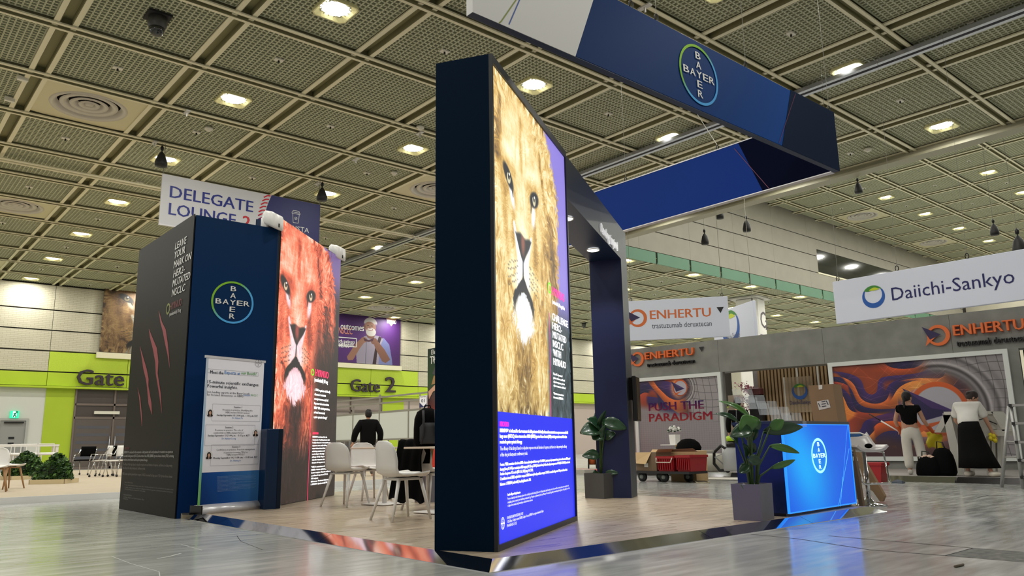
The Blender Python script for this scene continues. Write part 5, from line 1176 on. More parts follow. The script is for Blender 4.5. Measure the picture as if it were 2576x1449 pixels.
# recess between the murals: timber slats, round emblem, pale corner, dark cupboards
bk = 1.4
q = MB(); q.box(ui0-.02, ui1+.02, bk+.5, bk+.6, EZ, zfa+.2); q.build('recess_back', mat('recess_back', (150, 146, 146), .6), fb)
us0, us1 = FW.uv(1906, 950, bk)[0], FW.uv(2094, 950, bk)[0]+.6
q = MB(); q.box(us0, us1, bk+.04, bk+.08, EZ, zfa+.2); q.build('slat_backing', mat('slat_dark', (34, 28, 24), .8), fb)
sm_ = mat('timber_slat', (172, 144, 108), .55, noise=.15, nscale=6, stretch=(6, 6, .6)); n_ = 27; me0 = None
for k in range(n_):
    uu = us0+(us1-us0)*(k+.5)/n_
    if me0 is None: q = MB(); hw_ = (us1-us0)/n_*.29; q.box(-hw_, hw_, -.05, .04, EZ, zfa+.2); o = q.build('slat', sm_, fb); me0 = o.data
    else: o = bpy.data.objects.new('slat', me0); COL.objects.link(o); o.parent = fb
    o.location = (uu, bk, 0)
for x in (2006, 2058, 1972): 
    uu = FW.uv(x, 950, bk-.06)[0]; q = MB(); q.box(uu-.022, uu+.022, bk-.08, bk-.05, 1.9 if x != 1972 else 1.2, zfa+.1 if x != 1972 else 2.5); q.build('light_strip', mat('strip_white', (206, 204, 196), .4, emit=.05), fb)
a = FW.uv(2012, 985, bk-.15); c = FW.uv(2045, 985, bk-.15)
pn = MB(); e0, e1 = FW.uv(1972, 950, bk-.14), FW.uv(2050, 1036, bk-.14); pn.box(e0[0], e1[0], bk-.14, bk-.13, e1[1], e0[1]); pn.build('clear_plate', mat('clear_plate', (190, 170, 140), .2, alpha=.35), fb)
drop_logo(fb, a[0], a[1], FW.uv(2012, 965, bk-.15)[1]-a[1], bk-.16)
a2 = FW.uv(1988, 1018, bk-.15); c2_ = FW.uv(2041, 1016, bk-.15); q = MB(); put_text(q, 'Daiichi-Sankyo', a2[0], a2[1], .11, width=c2_[0]-a2[0], y=bk-.16, bold=.01); q.build('lettering', dkn, fb)
e0, e1 = FW.uv(1825, 970, bk), FW.uv(1856, 970, bk); q = MB(); q.box(e0[0], e1[0], bk+.1, bk+.3, EZ, 2.1); q.build('pale_corner', mat('pale_peach', (214, 196, 176), .6), fb)
e0, e1 = FW.uv(1880, 975, bk-.3), FW.uv(1912, 975, bk-.3); t = thing('tall_cupboard', 'tall black cupboard at the left end of the timber slats', 'cupboard', FW.w(e0[0], bk-.3, EZ), RW)
q = MB(); q.bevbox(0, e1[0]-e0[0], 0, .3, 0, 1.95, .03); q.build('cupboard_body', mat('cupboard_black', (12, 12, 14), .4), t)
q = MB(); q.bevbox(.02, e1[0]-e0[0]-.02, .0, .28, 1.95, 2.15, .03); q.build('red_top_box', mat('dusty_red', (96, 50, 52), .5), t)
# pink blossom branches
rs = random.Random(5); q = MB(); p0 = FW.uv(1905, 990, bk-.1); t = thing('blossom_tree', 'pink blossom branches beside the timber slats', 'artificial tree', FW.w(p0[0], bk-.1, EZ), RW)
q.tube([(0, 0, 0), (.02, 0, 1.2), (-.05, 0, 2.0)], [.03, .025, .015], 6)
tips = []
for k in range(16):
    a = R(rs.uniform(100, 215)); L__ = rs.uniform(.3, .85); z0_ = rs.uniform(1.5, 2.1); e_ = (L__*math.cos(a)*.9-.02, rs.uniform(-.2, .1), z0_+L__*.55*rs.uniform(.1, 1)); q.tube([(-.02, 0, z0_), (e_[0]*.5, e_[1]*.5, z0_+.12), e_], [.012, .008, .004], 4); tips.append(((-.02, 0, z0_), e_))
q.build('branches', mat('twig_brown', (88, 60, 54), .7), t)
q = MB()
for k in range(420):
    s_, e_ = rs.choice(tips); f = rs.uniform(.3, 1.05); c_ = [s_[i]+(e_[i]-s_[i])*f+rs.gauss(0, .04) for i in range(3)]; r_ = rs.uniform(.012, .028); ax = Vector((rs.gauss(0, 1), rs.gauss(0, 1), rs.gauss(0, 1))).normalized(); b_ = ax.orthogonal()*r_; d_ = ax.cross(b_)
    q.add([Vector(c_)+b_, Vector(c_)+d_, Vector(c_)-b_, Vector(c_)-d_], [(0, 1, 2, 3)])
q.build('blossoms', mat('blossom_pink', (190, 120, 140), .6), t, kind='stuff')
# ================================================================ FURNITURE ON THE BOOTH
shell_w = mat('shell_white', (232, 230, 226), .35)
def surf(fn, nu, nv, name, m, parent, thick=0.0, **kw):
    """thickened sheet from fn(u,v), u and v in 0..1"""
    P = [[Vector(fn(i/nu, j/nv)) for i in range(nu+1)] for j in range(nv+1)]
    q = MB(); q.smooth = True
    q.add([p for r in P for p in r], [(j*(nu+1)+i, j*(nu+1)+i+1, (j+1)*(nu+1)+i+1, (j+1)*(nu+1)+i) for j in range(nv) for i in range(nu)])
    if thick:
        N = []
        for j in range(nv+1):
            for i in range(nu+1):
                a = P[j][min(i+1, nu)]-P[j][max(i-1, 0)]; b_ = P[min(j+1, nv)][i]-P[max(j-1, 0)][i]; n_ = a.cross(b_); N.append(n_.normalized() if n_.length > 1e-9 else Vector((0, 0, 1)))
        off = (nu+1)*(nv+1); q.v += [tuple(Vector(q.v[k])-N[k]*thick) for k in range(off)]
        for j in range(nv):
            for i in range(nu):
                a = off+j*(nu+1)+i; q.f.append((a, a+nu+1, a+nu+2, a+1)); q.mi.append(0); q.sm.append(True)
        edge = [i for i in range(nu+1)]+[j*(nu+1)+nu for j in range(1, nv+1)]+[nv*(nu+1)+i for i in range(nu-1, -1, -1)]+[j*(nu+1) for j in range(nv-1, 0, -1)]
        for k in range(len(edge)):
            a, b_ = edge[k], edge[(k+1) % len(edge)]; q.f.append((b_, a, a+off, b_+off)); q.mi.append(0); q.sm.append(False)
    return q.build(name, m, parent, **kw)
path = [(.24, .430), (.22, .452), (.14, .445), (.0, .430), (-.12, .432), (-.19, .458), (-.225, .52), (-.24, .60), (-.253, .68), (-.262, .745), (-.266, .79), (-.268, .815)]
wid = [.17, .215, .235, .235, .225, .215, .212, .210, .205, .185, .145, .085]
def chair_shell(u, v):
    t = v*(len(path)-1); k = min(int(t), len(path)-2); f = t-k
    y = path[k][0]*(1-f)+path[k+1][0]*f; z = path[k][1]*(1-f)+path[k+1][1]*f; w = wid[k]*(1-f)+wid[k+1]*f; s = (u-.5)*2; e = s*s
    bk_ = max(0, min(1, (t-4)/3)); return (s*w, y+e*.055*bk_*(1-.4*max(0, t-8)/3), z+e*.035*(1-bk_))
def make_chair(label, leg_m, shell_m, group, wood_=False):
    t = thing('shell_chair', label, 'chair', (0, 0, 0), 0, group)
    surf(chair_shell, 10, 22, 'shell', shell_m, t, .012)
    q = MB(); q.smooth = True; q.loft([[(.20*math.cos(2*PI*k/20)*s, .03+.20*math.sin(2*PI*k/20)*s, z) for k in range(20)] for s, z in ((.9, .446), (1.0, .456), (1.0, .474), (.86, .486), (.4, .490))], True); q.build('seat_pad', shell_m, t)
    q = MB(); q.bevbox(-.15, .15, -.14, .17, .405, .43, .02); q.build('seat_frame', leg_m, t)
    for sx in (-1, 1):
        for (ya, yb) in ((.15, .23), (-.12, -.24)):
            q = MB(); q.tube([(sx*.14, ya, .42), (sx*.215, yb, 0)], [.021, .013], 8); q.build('leg', leg_m, t)
    CH[t.name] = list(t.children); return t
GC = 'white shell chairs around the booth tables'
c0 = make_chair('white shell chair nearest the big screen pillar, its back to the left', shell_w, shell_w, GC)
def at(o, x, y, z, deg, label=None):
    o.location = (x, y, z); o.rotation_euler = (0, 0, R(deg))
    if label: o['label'] = label
at(c0, 4.63, 7.21, ZP, -90)
def ch(x, y, deg, label): return dup(c0, (x, y, ZP), R(deg), label)
ch(5.21, 9.45, -68, 'white shell chair beside the red lion screen, leftmost at the table')
ch(6.02, 10.25, 176, 'white shell chair with a broad back behind the left table edge')
ch(6.52, 9.98, 140, 'white shell chair with a rounded back, in front of the striped panels')
ch(5.60, 8.12, -75, 'white shell chair with a black jacket over it, half behind the pillar')
# tables
def table(x, y, sx, sy, rz, label):
    t = thing('cafe_table', label, 'table', (x, y, ZP), rz, 'square cafe tables on the booth')
    q = MB(); q.bevbox(-sx/2, sx/2, -sy/2, sy/2, .722, .745, .006); q.build('tabletop', mat('table_birch', (214, 196, 178), .35), t)
    q = MB(); q.lathe([(.03, .02), (.03, .70), (.10, .722)], 14); q.build('column', shell_w, t)
    q = MB(); q.bevbox(-.22, .22, -.22, .22, .006, .022, .008); q.build('foot_plate', shell_w, t)
    return t
table(5.66, 9.22, .66, .66, R(10), 'white pedestal table in the middle of the white shell chairs')
table(5.38, 7.56, .60, .60, R(8), 'white pedestal table half hidden by the big screen pillar')
# backpack and jacket
cloth = mat('black_cloth', (9, 9, 10), .9, spec=.08, bump=.3, bscale=20); cloth2 = mat('grey_strap', (46, 47, 50), .8)
p = pz(1078, 1140, .81); X_ = 5.27; Y_ = 7.66
t = thing('backpack', 'black backpack with grey straps standing on the table by the pillar', 'backpack', (X_, Y_, ZP+.746), R(-25))
q = MB(); q.smooth = True
q.loft([[((.15+.0*k)*s*math.copysign(abs(math.cos(a))**.6, math.cos(a)), .11*s*math.copysign(abs(math.sin(a))**.6, math.sin(a)), z) for a in [2*PI*k/20 for k in range(20)]] for s, z in ((.92, 0), (1.05, .04), (1.05, .20), (1.0, .32), (.80, .40), (.35, .44))], True); q.build('bag_body', cloth, t)
q = MB(); q.smooth = True; q.loft([[(.11*s*math.cos(a), -.10+.05*s*math.sin(a), z) for a in [2*PI*k/14 for k in range(14)]] for s, z in ((.8, .03), (1, .06), (1, .22), (.7, .27))], True); q.build('front_pocket', cloth2, t)
for sx in (-.07, .07): q = MB(); q.tube([(sx, -.115, .41), (sx, -.155, .30), (sx*1.1, -.155, .15), (sx*1.3, -.11, .03)], .014, 6); q.build('strap', cloth2, t)
q = MB(); q.tube([(-.04, 0, .43), (-.03, 0, .47), (.03, 0, .47), (.04, 0, .43)], .008, 6); q.build('grab_handle', cloth, t)
# jacket draped over the chair back: a curtain of cloth down both sides
def drape(u, v):
    t_ = v; s = (u-.5)*2; 
    z = .84-1.0*abs(t_-.28)*1.05; y = -.27-.05*(1 if t_ > .28 else -1)*min(1, abs(t_-.28)*6)-(.10 if t_ > .28 else 0)*abs(t_-.28)
    return (s*(.20+.10*max(0, t_-.28)+.02*math.sin(9*t_)), y+.02*math.sin(s*9+t_*3)*(t_ > .3), max(z, .12)+.03*math.sin(s*6)*(t_ > .9))
jk = surf(drape, 18, 26, 'draped_jacket', cloth, None, .012); jk.location = (5.60, 8.12, ZP); jk.rotation_euler = (0, 0, R(-75)); tag(jk, 'black jacket draped over a white chair back beside the pillar', 'jacket')
# ---------------- planters
leafm = mat('leaf_green', (62, 108, 42), .32, noise=.25, nscale=5, coat=.3); leafd = mat('leaf_dark', (34, 66, 40), .30, noise=.25, nscale=5, coat=.3); stemm = mat('stem_green', (58, 84, 40), .5)
def leaf(t, base, tip, w, m_, droop=.1, fold=.25, roll=0.0, stem_from=None, sname='stem'):
    b_, e_ = Vector(base), Vector(tip); ax = e_-b_; L = ax.length; side = ax.cross(Vector((-.65, -.76, .25))); side = side.normalized() if side.length > 1e-4 else Vector((1, 0, 0))
    side = Matrix.Rotation(roll, 3, ax.normalized()) @ side; nrm = side.cross(ax).normalized()
    def fn(u, v):
        s = (u-.5)*2; ww = w*(math.sin(PI*min(1, v*.93+.05))**.75)*(1-.25*v); c = b_+ax*v+Vector((0, 0, 1))*(-droop*L*v*v)+nrm*(.10*L*math.sin(PI*v))
        return c+side*s*ww+nrm*(abs(s)*fold*ww)
    surf(fn, 4, 9, 'leaf', m_, t, .002)
    if stem_from is not None:
        s0 = Vector(stem_from); mid = (s0+b_)/2+Vector(((b_.x-s0.x)*-.25, (b_.y-s0.y)*-.25, .02)); q = MB(); q.tube([s0, mid, b_, b_+ax*.5+nrm*.05*L-Vector((0, 0, droop*L*.25))], [.012, .010, .007, .003], 6); q.build(sname, stemm, t)
def pot(name, label, x, y, s, h, rz, m_, sb=None):
    t = thing(name, label, 'potted plant', (x, y, ZP), rz); q = MB(); w = s/2
    q.loft([[(-w*k, -w*k, z), (w*k, -w*k, z), (w*k, w*k, z), (-w*k, w*k, z)] for k, z in ((.97, 0), (1, h), (.93, h), (.93, h-.04))], False); q.add([(-w*.97, -w*.97, 0), (w*.97, -w*.97, 0), (w*.97, w*.97, 0), (-w*.97, w*.97, 0)], [(3, 2, 1, 0)])
    q.build('pot', m_, t); q = MB(); q.box(-w*.93, w*.93, -w*.93, w*.93, h-.06, h-.035); q.build('soil', mat('soil_dark', (38, 32, 26), .9), t)
    rs = random.Random(3)
    q = MB()
    for k in range(46): q.ellipsoid((rs.uniform(-w*.85, w*.85), rs.uniform(-w*.85, w*.85), h-.022), .020, .016, .013, 7, 4)
    q.build('white_pebbles', mat('pebble_white', (230, 228, 224), .5), t, kind='stuff'); return t
P1c = pz(1521, 1256, ZP); r1 = R(20); p1x, p1y = P1c.x+.0, P1c.y
t = pot('potted_plant', 'dark green broad-leaved plant in a charcoal square pot by the arch post', 8.24, 7.70, .34, .34, R(6), mat('pot_charcoal', (74, 74, 74), .6))
def P1(x, y, dy=0.0):
    """pixel to plant-local point on the plane facing the viewer through the pot"""
    v = ray(x, y); n_ = Vector((v.x, v.y, 0)).normalized(); c_ = Vector((8.24, 7.70, 0)); tt = (c_-CP).dot(Vector((fw.x, fw.y, 0)))/v.dot(Vector((fw.x, fw.y, 0))); q_ = CP+v*tt-Vector((8.24, 7.70, ZP)); q_ += Vector((fw.x, fw.y, 0)).normalized()*dy
    return Matrix.Rotation(-R(6), 3, 'Z') @ q_
def k1(x, y): return 1400+x/4.829, 960+y/4.829
S0 = (0, 0, .30)
for (bx_, by_), (tx_, ty_), w, dy, rl in [((548, 560), (505, 315), .10, .08, 0), ((540, 545), (600, 330), .10, .0, .6), ((500, 560), (370, 440), .10, -.05, .9), ((490, 590), (285, 600), .10, -.1, .5), ((500, 640), (430, 690), .09, -.12, .3), ((560, 610), (500, 600), .08, -.14, -.5),
     ((600, 500), (820, 540), .07, -.1, .2), ((600, 680), (700, 610), .06, -.05, -.5), ((480, 900), (310, 880), .06, -.1, .2), ((600, 900), (815, 930), .06, .06, .3), ((610, 1110), (740, 1090), .03, -.05, 0), ((480, 1100), (430, 1110), .03, -.05, 0), ((545, 600), (640, 430), .09, .1, -.4), ((620, 800), (700, 760), .07, .1, 0)]:
    b_, e_ = P1(*k1(bx_, by_), dy), P1(*k1(tx_, ty_), dy-.05); leaf(t, b_-(e_-b_)*.22, e_+(e_-b_)*.06, w*1.45, leafd, droop=.10, roll=rl*.8, stem_from=(b_.x*.15, b_.y*.15, .29))
P2o = Vector((6.885, 4.435, 0))
t = pot('potted_plant', 'tall green plant with long paddle leaves in a grey square pot beside the counter', P2o.x, P2o.y, .295, .34, R(9), mat('pot_grey', (112, 110, 118), .5))
def P2(x, y, dy=0.0):
    v = ray(x, y); h_ = Vector((fw.x, fw.y, 0)); tt = (P2o-CP).dot(h_)/v.dot(h_); q_ = CP+v*tt-Vector((P2o.x, P2o.y, ZP))+h_.normalized()*dy; return Matrix.Rotation(-R(9), 3, 'Z') @ q_
def k2(x, y): return 1780+x/4.14, 980+y/4.14
for (bx_, by_), (tx_, ty_), w, dy, rl, dr, dm in [((420, 300), (95, 100), .035, -.05, .4, .10, leafm), ((270, 330), (30, 215), .03, -.1, .3, .25, leafd), ((400, 430), (330, 270), .115, -.10, 0, .0, leafm), ((400, 430), (190, 455), .08, -.14, .3, .18, leafd), ((430, 400), (530, 300), .06, .0, -.3, .1, leafd), ((440, 520), (510, 360), .07, .05, -.5, 0, leafd),
     ((620, 430), (980, 325), .06, .02, .3, .25, leafd), ((660, 590), (930, 625), .035, -.03, .2, .20, leafm), ((670, 810), (890, 730), .03, -.03, .2, .0, leafm), ((400, 720), (520, 740), .05, -.1, .3, .1, leafd), ((380, 700), (340, 560), .06, -.05, .6, .0, leafd), ((450, 640), (500, 560), .05, .05, 0, .0, leafd), ((400, 800), (290, 850), .05, -.08, .2, .15, leafd), ((400, 1040), (320, 985), .03, -.06, 0, .05, leafm), ((300, 560), (210, 470), .06, -.02, .6, .1, leafd), ((460, 330), (520, 420), .05, -.04, 0, .0, leafd), ((640, 400), (760, 310), .055, -.06, .2, .1, leafm)]:
    b_, e_ = P2(*k2(bx_, by_), dy), P2(*k2(tx_, ty_), dy-.03); leaf(t, b_-(e_-b_)*.08, e_, w*1.2, dm, droop=dr*.6, roll=rl, stem_from=(b_.x*.2+.01, b_.y*.2, .29))
# third plant behind the pillar
t = pot('potted_plant', 'green plant showing above the backpack at the pillar edge', 6.35, 9.15, .32, .34, 0, mat('pot_grey', (112, 110, 118)))
for tx_, tz_, a in [(-.32, 1.0, 2.7), (-.1, 1.22, 2.2), (.06, 1.28, 1.2), (-.22, 1.12, 2.4), (.2, 1.1, .5), (-.3, .92, 3.0), (0, 1.05, -1)]: leaf(t, (tx_*.3, .03*a, .75), (tx_, -.05*a, tz_), .07, leafd, droop=.15, roll=.4*a, stem_from=(0, 0, .29))
# ---------------- counter with a lit front
ca, cb = pz(1987, 1301, ZP), pz(2155, 1273, ZP); RZC = math.atan2(cb.y-ca.y, cb.x-ca.x); FCn = Fr((ca.x, ca.y, 0), RZC); Lc = (cb-ca).length
hC = (FCn.uv(1968, 1062)[1]+FCn.uv(2131, 1058)[1])/2; dC = .55
cn = thing('reception_counter', 'navy reception counter with a bright blue lit front and round emblem', 'counter', (ca.x, ca.y, ZP), RZC); hC -= ZP
q = MB(); q.box(.012, Lc-.012, .02, dC, .03, hC-.03); q.build('counter_body', mat('counter_navy', (6, 30, 78), .3, spec=.6), cn)
q = MB(); q.box(0, Lc, -.01, dC+.02, hC-.03, hC); q.build('worktop', mat('counter_top', (40, 52, 66), .25), cn)
q = MB(); q.box(.03, Lc-.03, .05, dC-.03, 0, .03); q.build('plinth', mat('monitor_black', (8, 9, 10)), cn)
q = MB()
for a, c, d, e in [(0, Lc, .03, .042), (0, Lc, hC-.040, hC-.03), (0, .010, .042, hC-.04), (Lc-.010, Lc, .042, hC-.04)]: q.box(a, c, -.006, .02, d, e)
q.build('light_edge', mat('edge_glow', (40, 140, 255), .4, emit=1.0), cn)
U, V = np.meshgrid(np.linspace(0, 1, 200), np.linspace(1, 0, 140)); g1 = np.exp(-(((U-.12-.25*(1-V))/.28)**2+((V-.55)/.75)**2)); g2 = np.exp(-(((U-.55)/.28)**2+((V-.45)/.35)**2))
ar = np.stack([0*U, .34+.30*g1+.06*g2, .88+.10*g1], -1); picture('lit_front', .010, Lc-.010, .042, hC-.040, .012, img_mat('counter_glow_art', np.clip(ar, 0, 1), emit=1.0), cn)
a = FCn.uv(2060, 1146); cross_logo(cn, a[0], a[1]-ZP, FCn.uv(2060, 1102)[1]-a[1], -.002, mat('lit_cyan_white', (200, 248, 255), .5, emit=1.35), mat('lit_cyan', (150, 240, 255), .5, emit=1.3), bold=.035, rw=.14)
q = MB(); g_ = lambda x, y: (FCn.uv(x, y)[0], FCn.uv(x, y)[1]-ZP)
strokez(q, [g_(2109, 1274), g_(2136, 1128)], .006, -.001); strokez(q, [g_(2114, 1274), g_(2120, 1200)], .006, -.001); strokez(q, [g_(2120, 1210), g_(2132, 1068)], .004, -.001); q.build('thin_lines', mat('lit_line', (90, 190, 255), .5, emit=1.1), cn)
# acrylic brochure racks
acr = mat('acrylic', (232, 238, 244), .05, alpha=.28, spec=.8)
hl = FCn.w(.1, .33, hC+ZP)
t = thing('brochure_rack', 'clear acrylic tiered brochure rack standing on the counter', 'brochure holder', (hl.x, hl.y, hC+ZP), RZC-.5)
for k in range(5):
    z_, y_ = .30-.065*k, .10-.05*k*1.0; x_ = -.02+.11*k
    for j_ in range(2):
        q = MB(); x0_ = x_-.16+.13*j_; q.add([(x0_, y_, z_-.10), (x0_+.12, y_, z_-.10), (x0_+.12, y_+.05, z_+.05), (x0_, y_+.05, z_+.05)], [(0, 1, 2, 3)]); q.add([(x0_, y_-.035, z_-.10), (x0_+.12, y_-.035, z_-.10), (x0_+.12, y_-.035, z_-.04), (x0_, y_-.035, z_-.04)], [(0, 1, 2, 3)]); q.add([(x0_, y_, z_-.10), (x0_+.12, y_, z_-.10), (x0_+.12, y_-.035, z_-.10), (x0_, y_-.035, z_-.10)], [(0, 1, 2, 3)])
        q.build('pocket', acr, t)
q = MB(); q.box(-.18, .40, -.12, .12, 0, .006); q.add([(-.16, .14, 0), (-.15, .14, 0), (-.15, .10, .36), (-.16, .10, .36)], [(0, 1, 2, 3)]); q.add([(.36, .05, 0), (.37, .05, 0), (.37, -.10, .1), (.36, -.10, .1)], [(0, 1, 2, 3)]); q.build('rack_stand', acr, t)
# tall carton behind the counter
cardm = mat('cardboard', (140, 114, 86), .8, noise=.06, nscale=5); cardd = mat('cardboard_dark', (112, 92, 70), .8)
def upright_board(name, label, cat, X, pts, thick, m_, lean=None, z0=0.0):
    """a flat carton in the plane x=X drawn through four pixels, given real thickness"""
    P_ = [px(x, y, X) for x, y in pts]; o = P_[0].copy(); t = thing(name, label, cat, (o.x, o.y, z0)); q = MB()
    q.loft([[(0, p.y-o.y, p.z-z0) for p in P_], [(thick, p.y-o.y, p.z-z0) for p in P_]], True); q.build('carton_body', m_, t); return t, o
XK = 9.35
t, o = upright_board('tall_carton', 'tall brown carton with a white shipping label leaning behind the counter', 'cardboard box', XK, [(2076, 1260), (2033, 970), (2094, 966), (2140, 1258)], .22, cardm)
P_ = [px(x, y, XK) for x, y in ((2055, 1010), (2084, 1005), (2090, 1025), (2061, 1032))]; q = MB(); q.add([(-.004, p.y-o.y, p.z) for p in P_], [(0, 1, 2, 3)]); q.build('shipping_label', mat('label_white', (206, 204, 200), .5), t)
q = MB()
for (xa, ya, xb_, yb_) in ((2059, 1014, 2064, 1024), (2079, 1008, 2084, 1018), (2067, 1011, 2077, 1009), (2067, 1017, 2078, 1015), (2068, 1023, 2079, 1021)):
    pa, pb_ = px(xa, ya, XK), px(xb_, yb_, XK); d_ = (pb_-pa); n_ = Vector((0, -d_.z, d_.y)).normalized()*.005; q.add([(-.007, v.y-o.y, v.z) for v in (pa+n_, pa-n_, pb_-n_, pb_+n_)], [(0, 1, 2, 3)])
q.build('label_print', mat('print_slate', (54, 60, 74)), t)
P_ = [px(x, y, XK) for x, y in ((2059, 969), (2069, 968), (2069, 979), (2060, 980))]; q = MB(); q.add([(-.005, p.y-o.y, p.z) for p in P_], [(0, 1, 2, 3)]); q.build('tape', mat('tape_white', (222, 220, 212), .4), t)
# flattened cartons leaning beside the stool
t, o = upright_board('leaning_carton', 'narrow folded brown carton leaning against the counter end', 'cardboard box', 9.2, [(2146, 1130), (2160, 1200), (2172, 1278), (2162, 1277), (2150, 1210)], .05, cardd)
t, o = upright_board('leaning_carton', 'folded brown carton with a white patch leaning behind the bar stool', 'cardboard box', 10.3, [(2150, 1130), (2160, 1135), (2225, 1248), (2219, 1262), (2206, 1262), (2180, 1235)], .06, cardm)
P_ = [px(x, y, 10.3) for x, y in ((2186, 1230), (2196, 1236), (2214, 1262), (2200, 1264))]; q = MB(); q.add([(-.004, p.y-o.y, p.z) for p in P_], [(0, 1, 2, 3)]); q.build('shipping_label', mat('label_white', (206, 204, 200)), t)
# bar stool
chrome = mat('chrome', (200, 202, 206), .08, metal=1.0)
bsx, bsy = pz(2187, 1272, 0).x, pz(2187, 1272, 0).y
t = thing('bar_stool', 'chrome bar stool with white seat and blue back beside the counter', 'bar stool', (bsx, bsy, 0), R(-30))
q = MB(); q.lathe([(.0, 0), (.205, 0), (.205, .012), (.13, .03), (.06, .055), (.035, .10)], 28); q.build('foot_disc', chrome, t)
q = MB(); q.lathe([(.03, .08), (.03, .42), (.022, .42), (.022, .66)], 14); q.build('gas_column', chrome, t)
q = MB(); q.smooth = True; q.tube([(-.17, .14, .66), (-.20, -.10, .64), (-.19, -.17, .30), (-.16, -.20, .27), (.16, -.20, .27), (.19, -.17, .30), (.20, -.10, .64), (.17, .14, .66)], .012, 8); q.build('footrest', chrome, t)
surf(lambda u, v: ((u-.5)*.40, (v-.5)*.38, .675+.06*((u-.5)*2)**4+(.16*max(0, (v-.62))/.38)), 10, 10, 'seat', mat('stool_seat', (188, 184, 184), .3), t, .03)
q = MB(); q.smooth = True; q.tube([(-.19, .06, .72), (-.20, .16, .84), (-.12, .22, .88), (.12, .22, .88), (.20, .16, .84), (.19, .06, .72)], .011, 8); q.build('back_rail', shell_w, t)
surf(lambda u, v: ((u-.5)*.34, .19+.02*v, .74+.13*v), 6, 3, 'back_panel', mat('stool_blue', (14, 74, 130), .5), t, .01)
q = MB(); q.ellipsoid((.06, -.02, .72), .05, .04, .03); tag(q.build('small_black_pouch', cloth, loc=(bsx, bsy, 0), rz=R(-30)), 'small black pouch lying on the bar stool seat', 'pouch')
# ================================================================ PEOPLE
skinm = mat('skin', (196, 148, 122), .55); hairb = mat('hair_black', (14, 12, 12), .6)
def hand(nodes, edges, wrist, direction, k0, curl=.3, side=1):
    """five fingers rooted in the palm, added as short chains"""
    d = Vector(direction).normalized(); w = Vector(wrist); s = d.cross(Vector((0, 1, 0))); s = s.normalized() if s.length > 1e-3 else Vector((1, 0, 0)); palm = w+d*.085; nodes.append((tuple(w+d*.03), (.030, .020))); nodes.append((tuple(palm), (.036, .018))); a = len(nodes)-1; edges += [(k0, a-1), (a-1, a)]
    n_ = d.cross(s)
    for q_, (off, L) in enumerate([(-.030, .070), (-.010, .080), (.010, .075), (.029, .060)]):
        p1_ = palm+s*off+d*.03; p2_ = p1_+d*L*.6+n_*curl*L*.4; nodes.append((tuple(p1_), .0095)); nodes.append((tuple(p2_), .0080)); b_ = len(nodes); edges += [(a, b_-2), (b_-2, b_-1)]
    p1_ = w+d*.05+s*(-.038*side); p2_ = p1_+d*.045+s*(-.018*side); nodes.append((tuple(p1_), .011)); nodes.append((tuple(p2_), .009)); b_ = len(nodes); edges += [(a-1, b_-2), (b_-2, b_-1)]
def person(label, loc, rz, J, h=1.7):
    """J: joint positions in the body's own frame (x right, y forward, z up)"""
    t = thing('person', label, 'person', loc, rz); V_ = {k: Vector(v) for k, v in J.items()}
    N = []; E_ = []
    def add(p, r, frm=None):
        N.append((tuple(p), r)); k = len(N)-1
        if frm is not None: E_.append((frm, k))
        return k
    pel = add(V_['pelvis'], (.15, .11)); wa = add((V_['pelvis']*.45+V_['chest']*.55), (.125, .095), pel); cs = add(V_['chest'], (.155, .11), wa); nb = add(V_['neck'], (.055, .055), cs); hb = add(V_['neck']*.45+V_['head']*.55, (.052, .056), nb)
    for s in 'LR':
        sh = add(V_['sh'+s], .052, cs); el = add(V_['el'+s], .042, sh); wr = add(V_['wr'+s], .028, el); hand(N, E_, V_['wr'+s], V_['wr'+s]-V_['el'+s]+Vector(J.get('hd'+s, (0, 0, 0))), wr, side=1 if s == 'L' else -1)
        hp = add(V_['hip'+s], .085, pel); kn = add(V_['kn'+s], .058, hp); an = add(V_['an'+s], .040, kn); fr_ = add(V_['toe'+s], (.040, .025), an)
    skin('body', N, E_, skinm, t, 1)
    hd = V_['head']; hr = Matrix.Rotation(J.get('turn', (0, 0, 0))[0], 3, 'Z') @ Matrix.Rotation(J.get('turn', (0, 0, 0))[1], 3, 'X')
    q = MB(); q.ellipsoid(hd, .074, .092, .112, 16, 12, hr)
    for v_ in ((0, .093, -.005, .014, .016, .022), (-.076, -.005, -.01, .010, .018, .028), (.076, -.005, -.01, .010, .018, .028), (0, .072, -.085, .030, .022, .022)): q.ellipsoid(hd+hr @ Vector(v_[:3]), v_[3], v_[4], v_[5], 8, 6, hr)
    q.build('head', skinm, t)
    q = MB()
    for sx in (-.03, .03): q.ellipsoid(hd+hr @ Vector((sx, .084, .01)), .013, .006, .006, 8, 4, hr)
    q.ellipsoid(hd+hr @ Vector((0, .088, -.052)), .022, .006, .006, 8, 4, hr); q.build('face_features', mat('face_dark', (60, 36, 32), .6), t)
    return t, V_, hr, N, E_
def garment(name, V_, chain, m_, t): 
    N = [(tuple(p), r) for p, r, _ in chain]; E_ = [(f, k) for k, (p, r, f) in enumerate(chain) if f is not None]; return skin(name, N, E_, m_, t, 2)
def lerp(a, b_, f): return a*(1-f)+b_*f
def stand(**kw):
    J = dict(pelvis=(0, 0, .93), chest=(0, .01, 1.30), neck=(0, .02, 1.46), head=(0, .03, 1.60), shL=(-.19, 0, 1.38), shR=(.19, 0, 1.38), elL=(-.25, -.02, 1.10), elR=(.25, -.02, 1.10), wrL=(-.24, .06, .87), wrR=(.24, .06, .87),
             hipL=(-.09, 0, .88), hipR=(.09, 0, .88), knL=(-.10, .02, .48), knR=(.10, .02, .48), anL=(-.10, -.02, .07), anR=(.10, -.02, .07), toeL=(-.11, .12, .04), toeR=(.11, .12, .04)); J.update(kw); return J
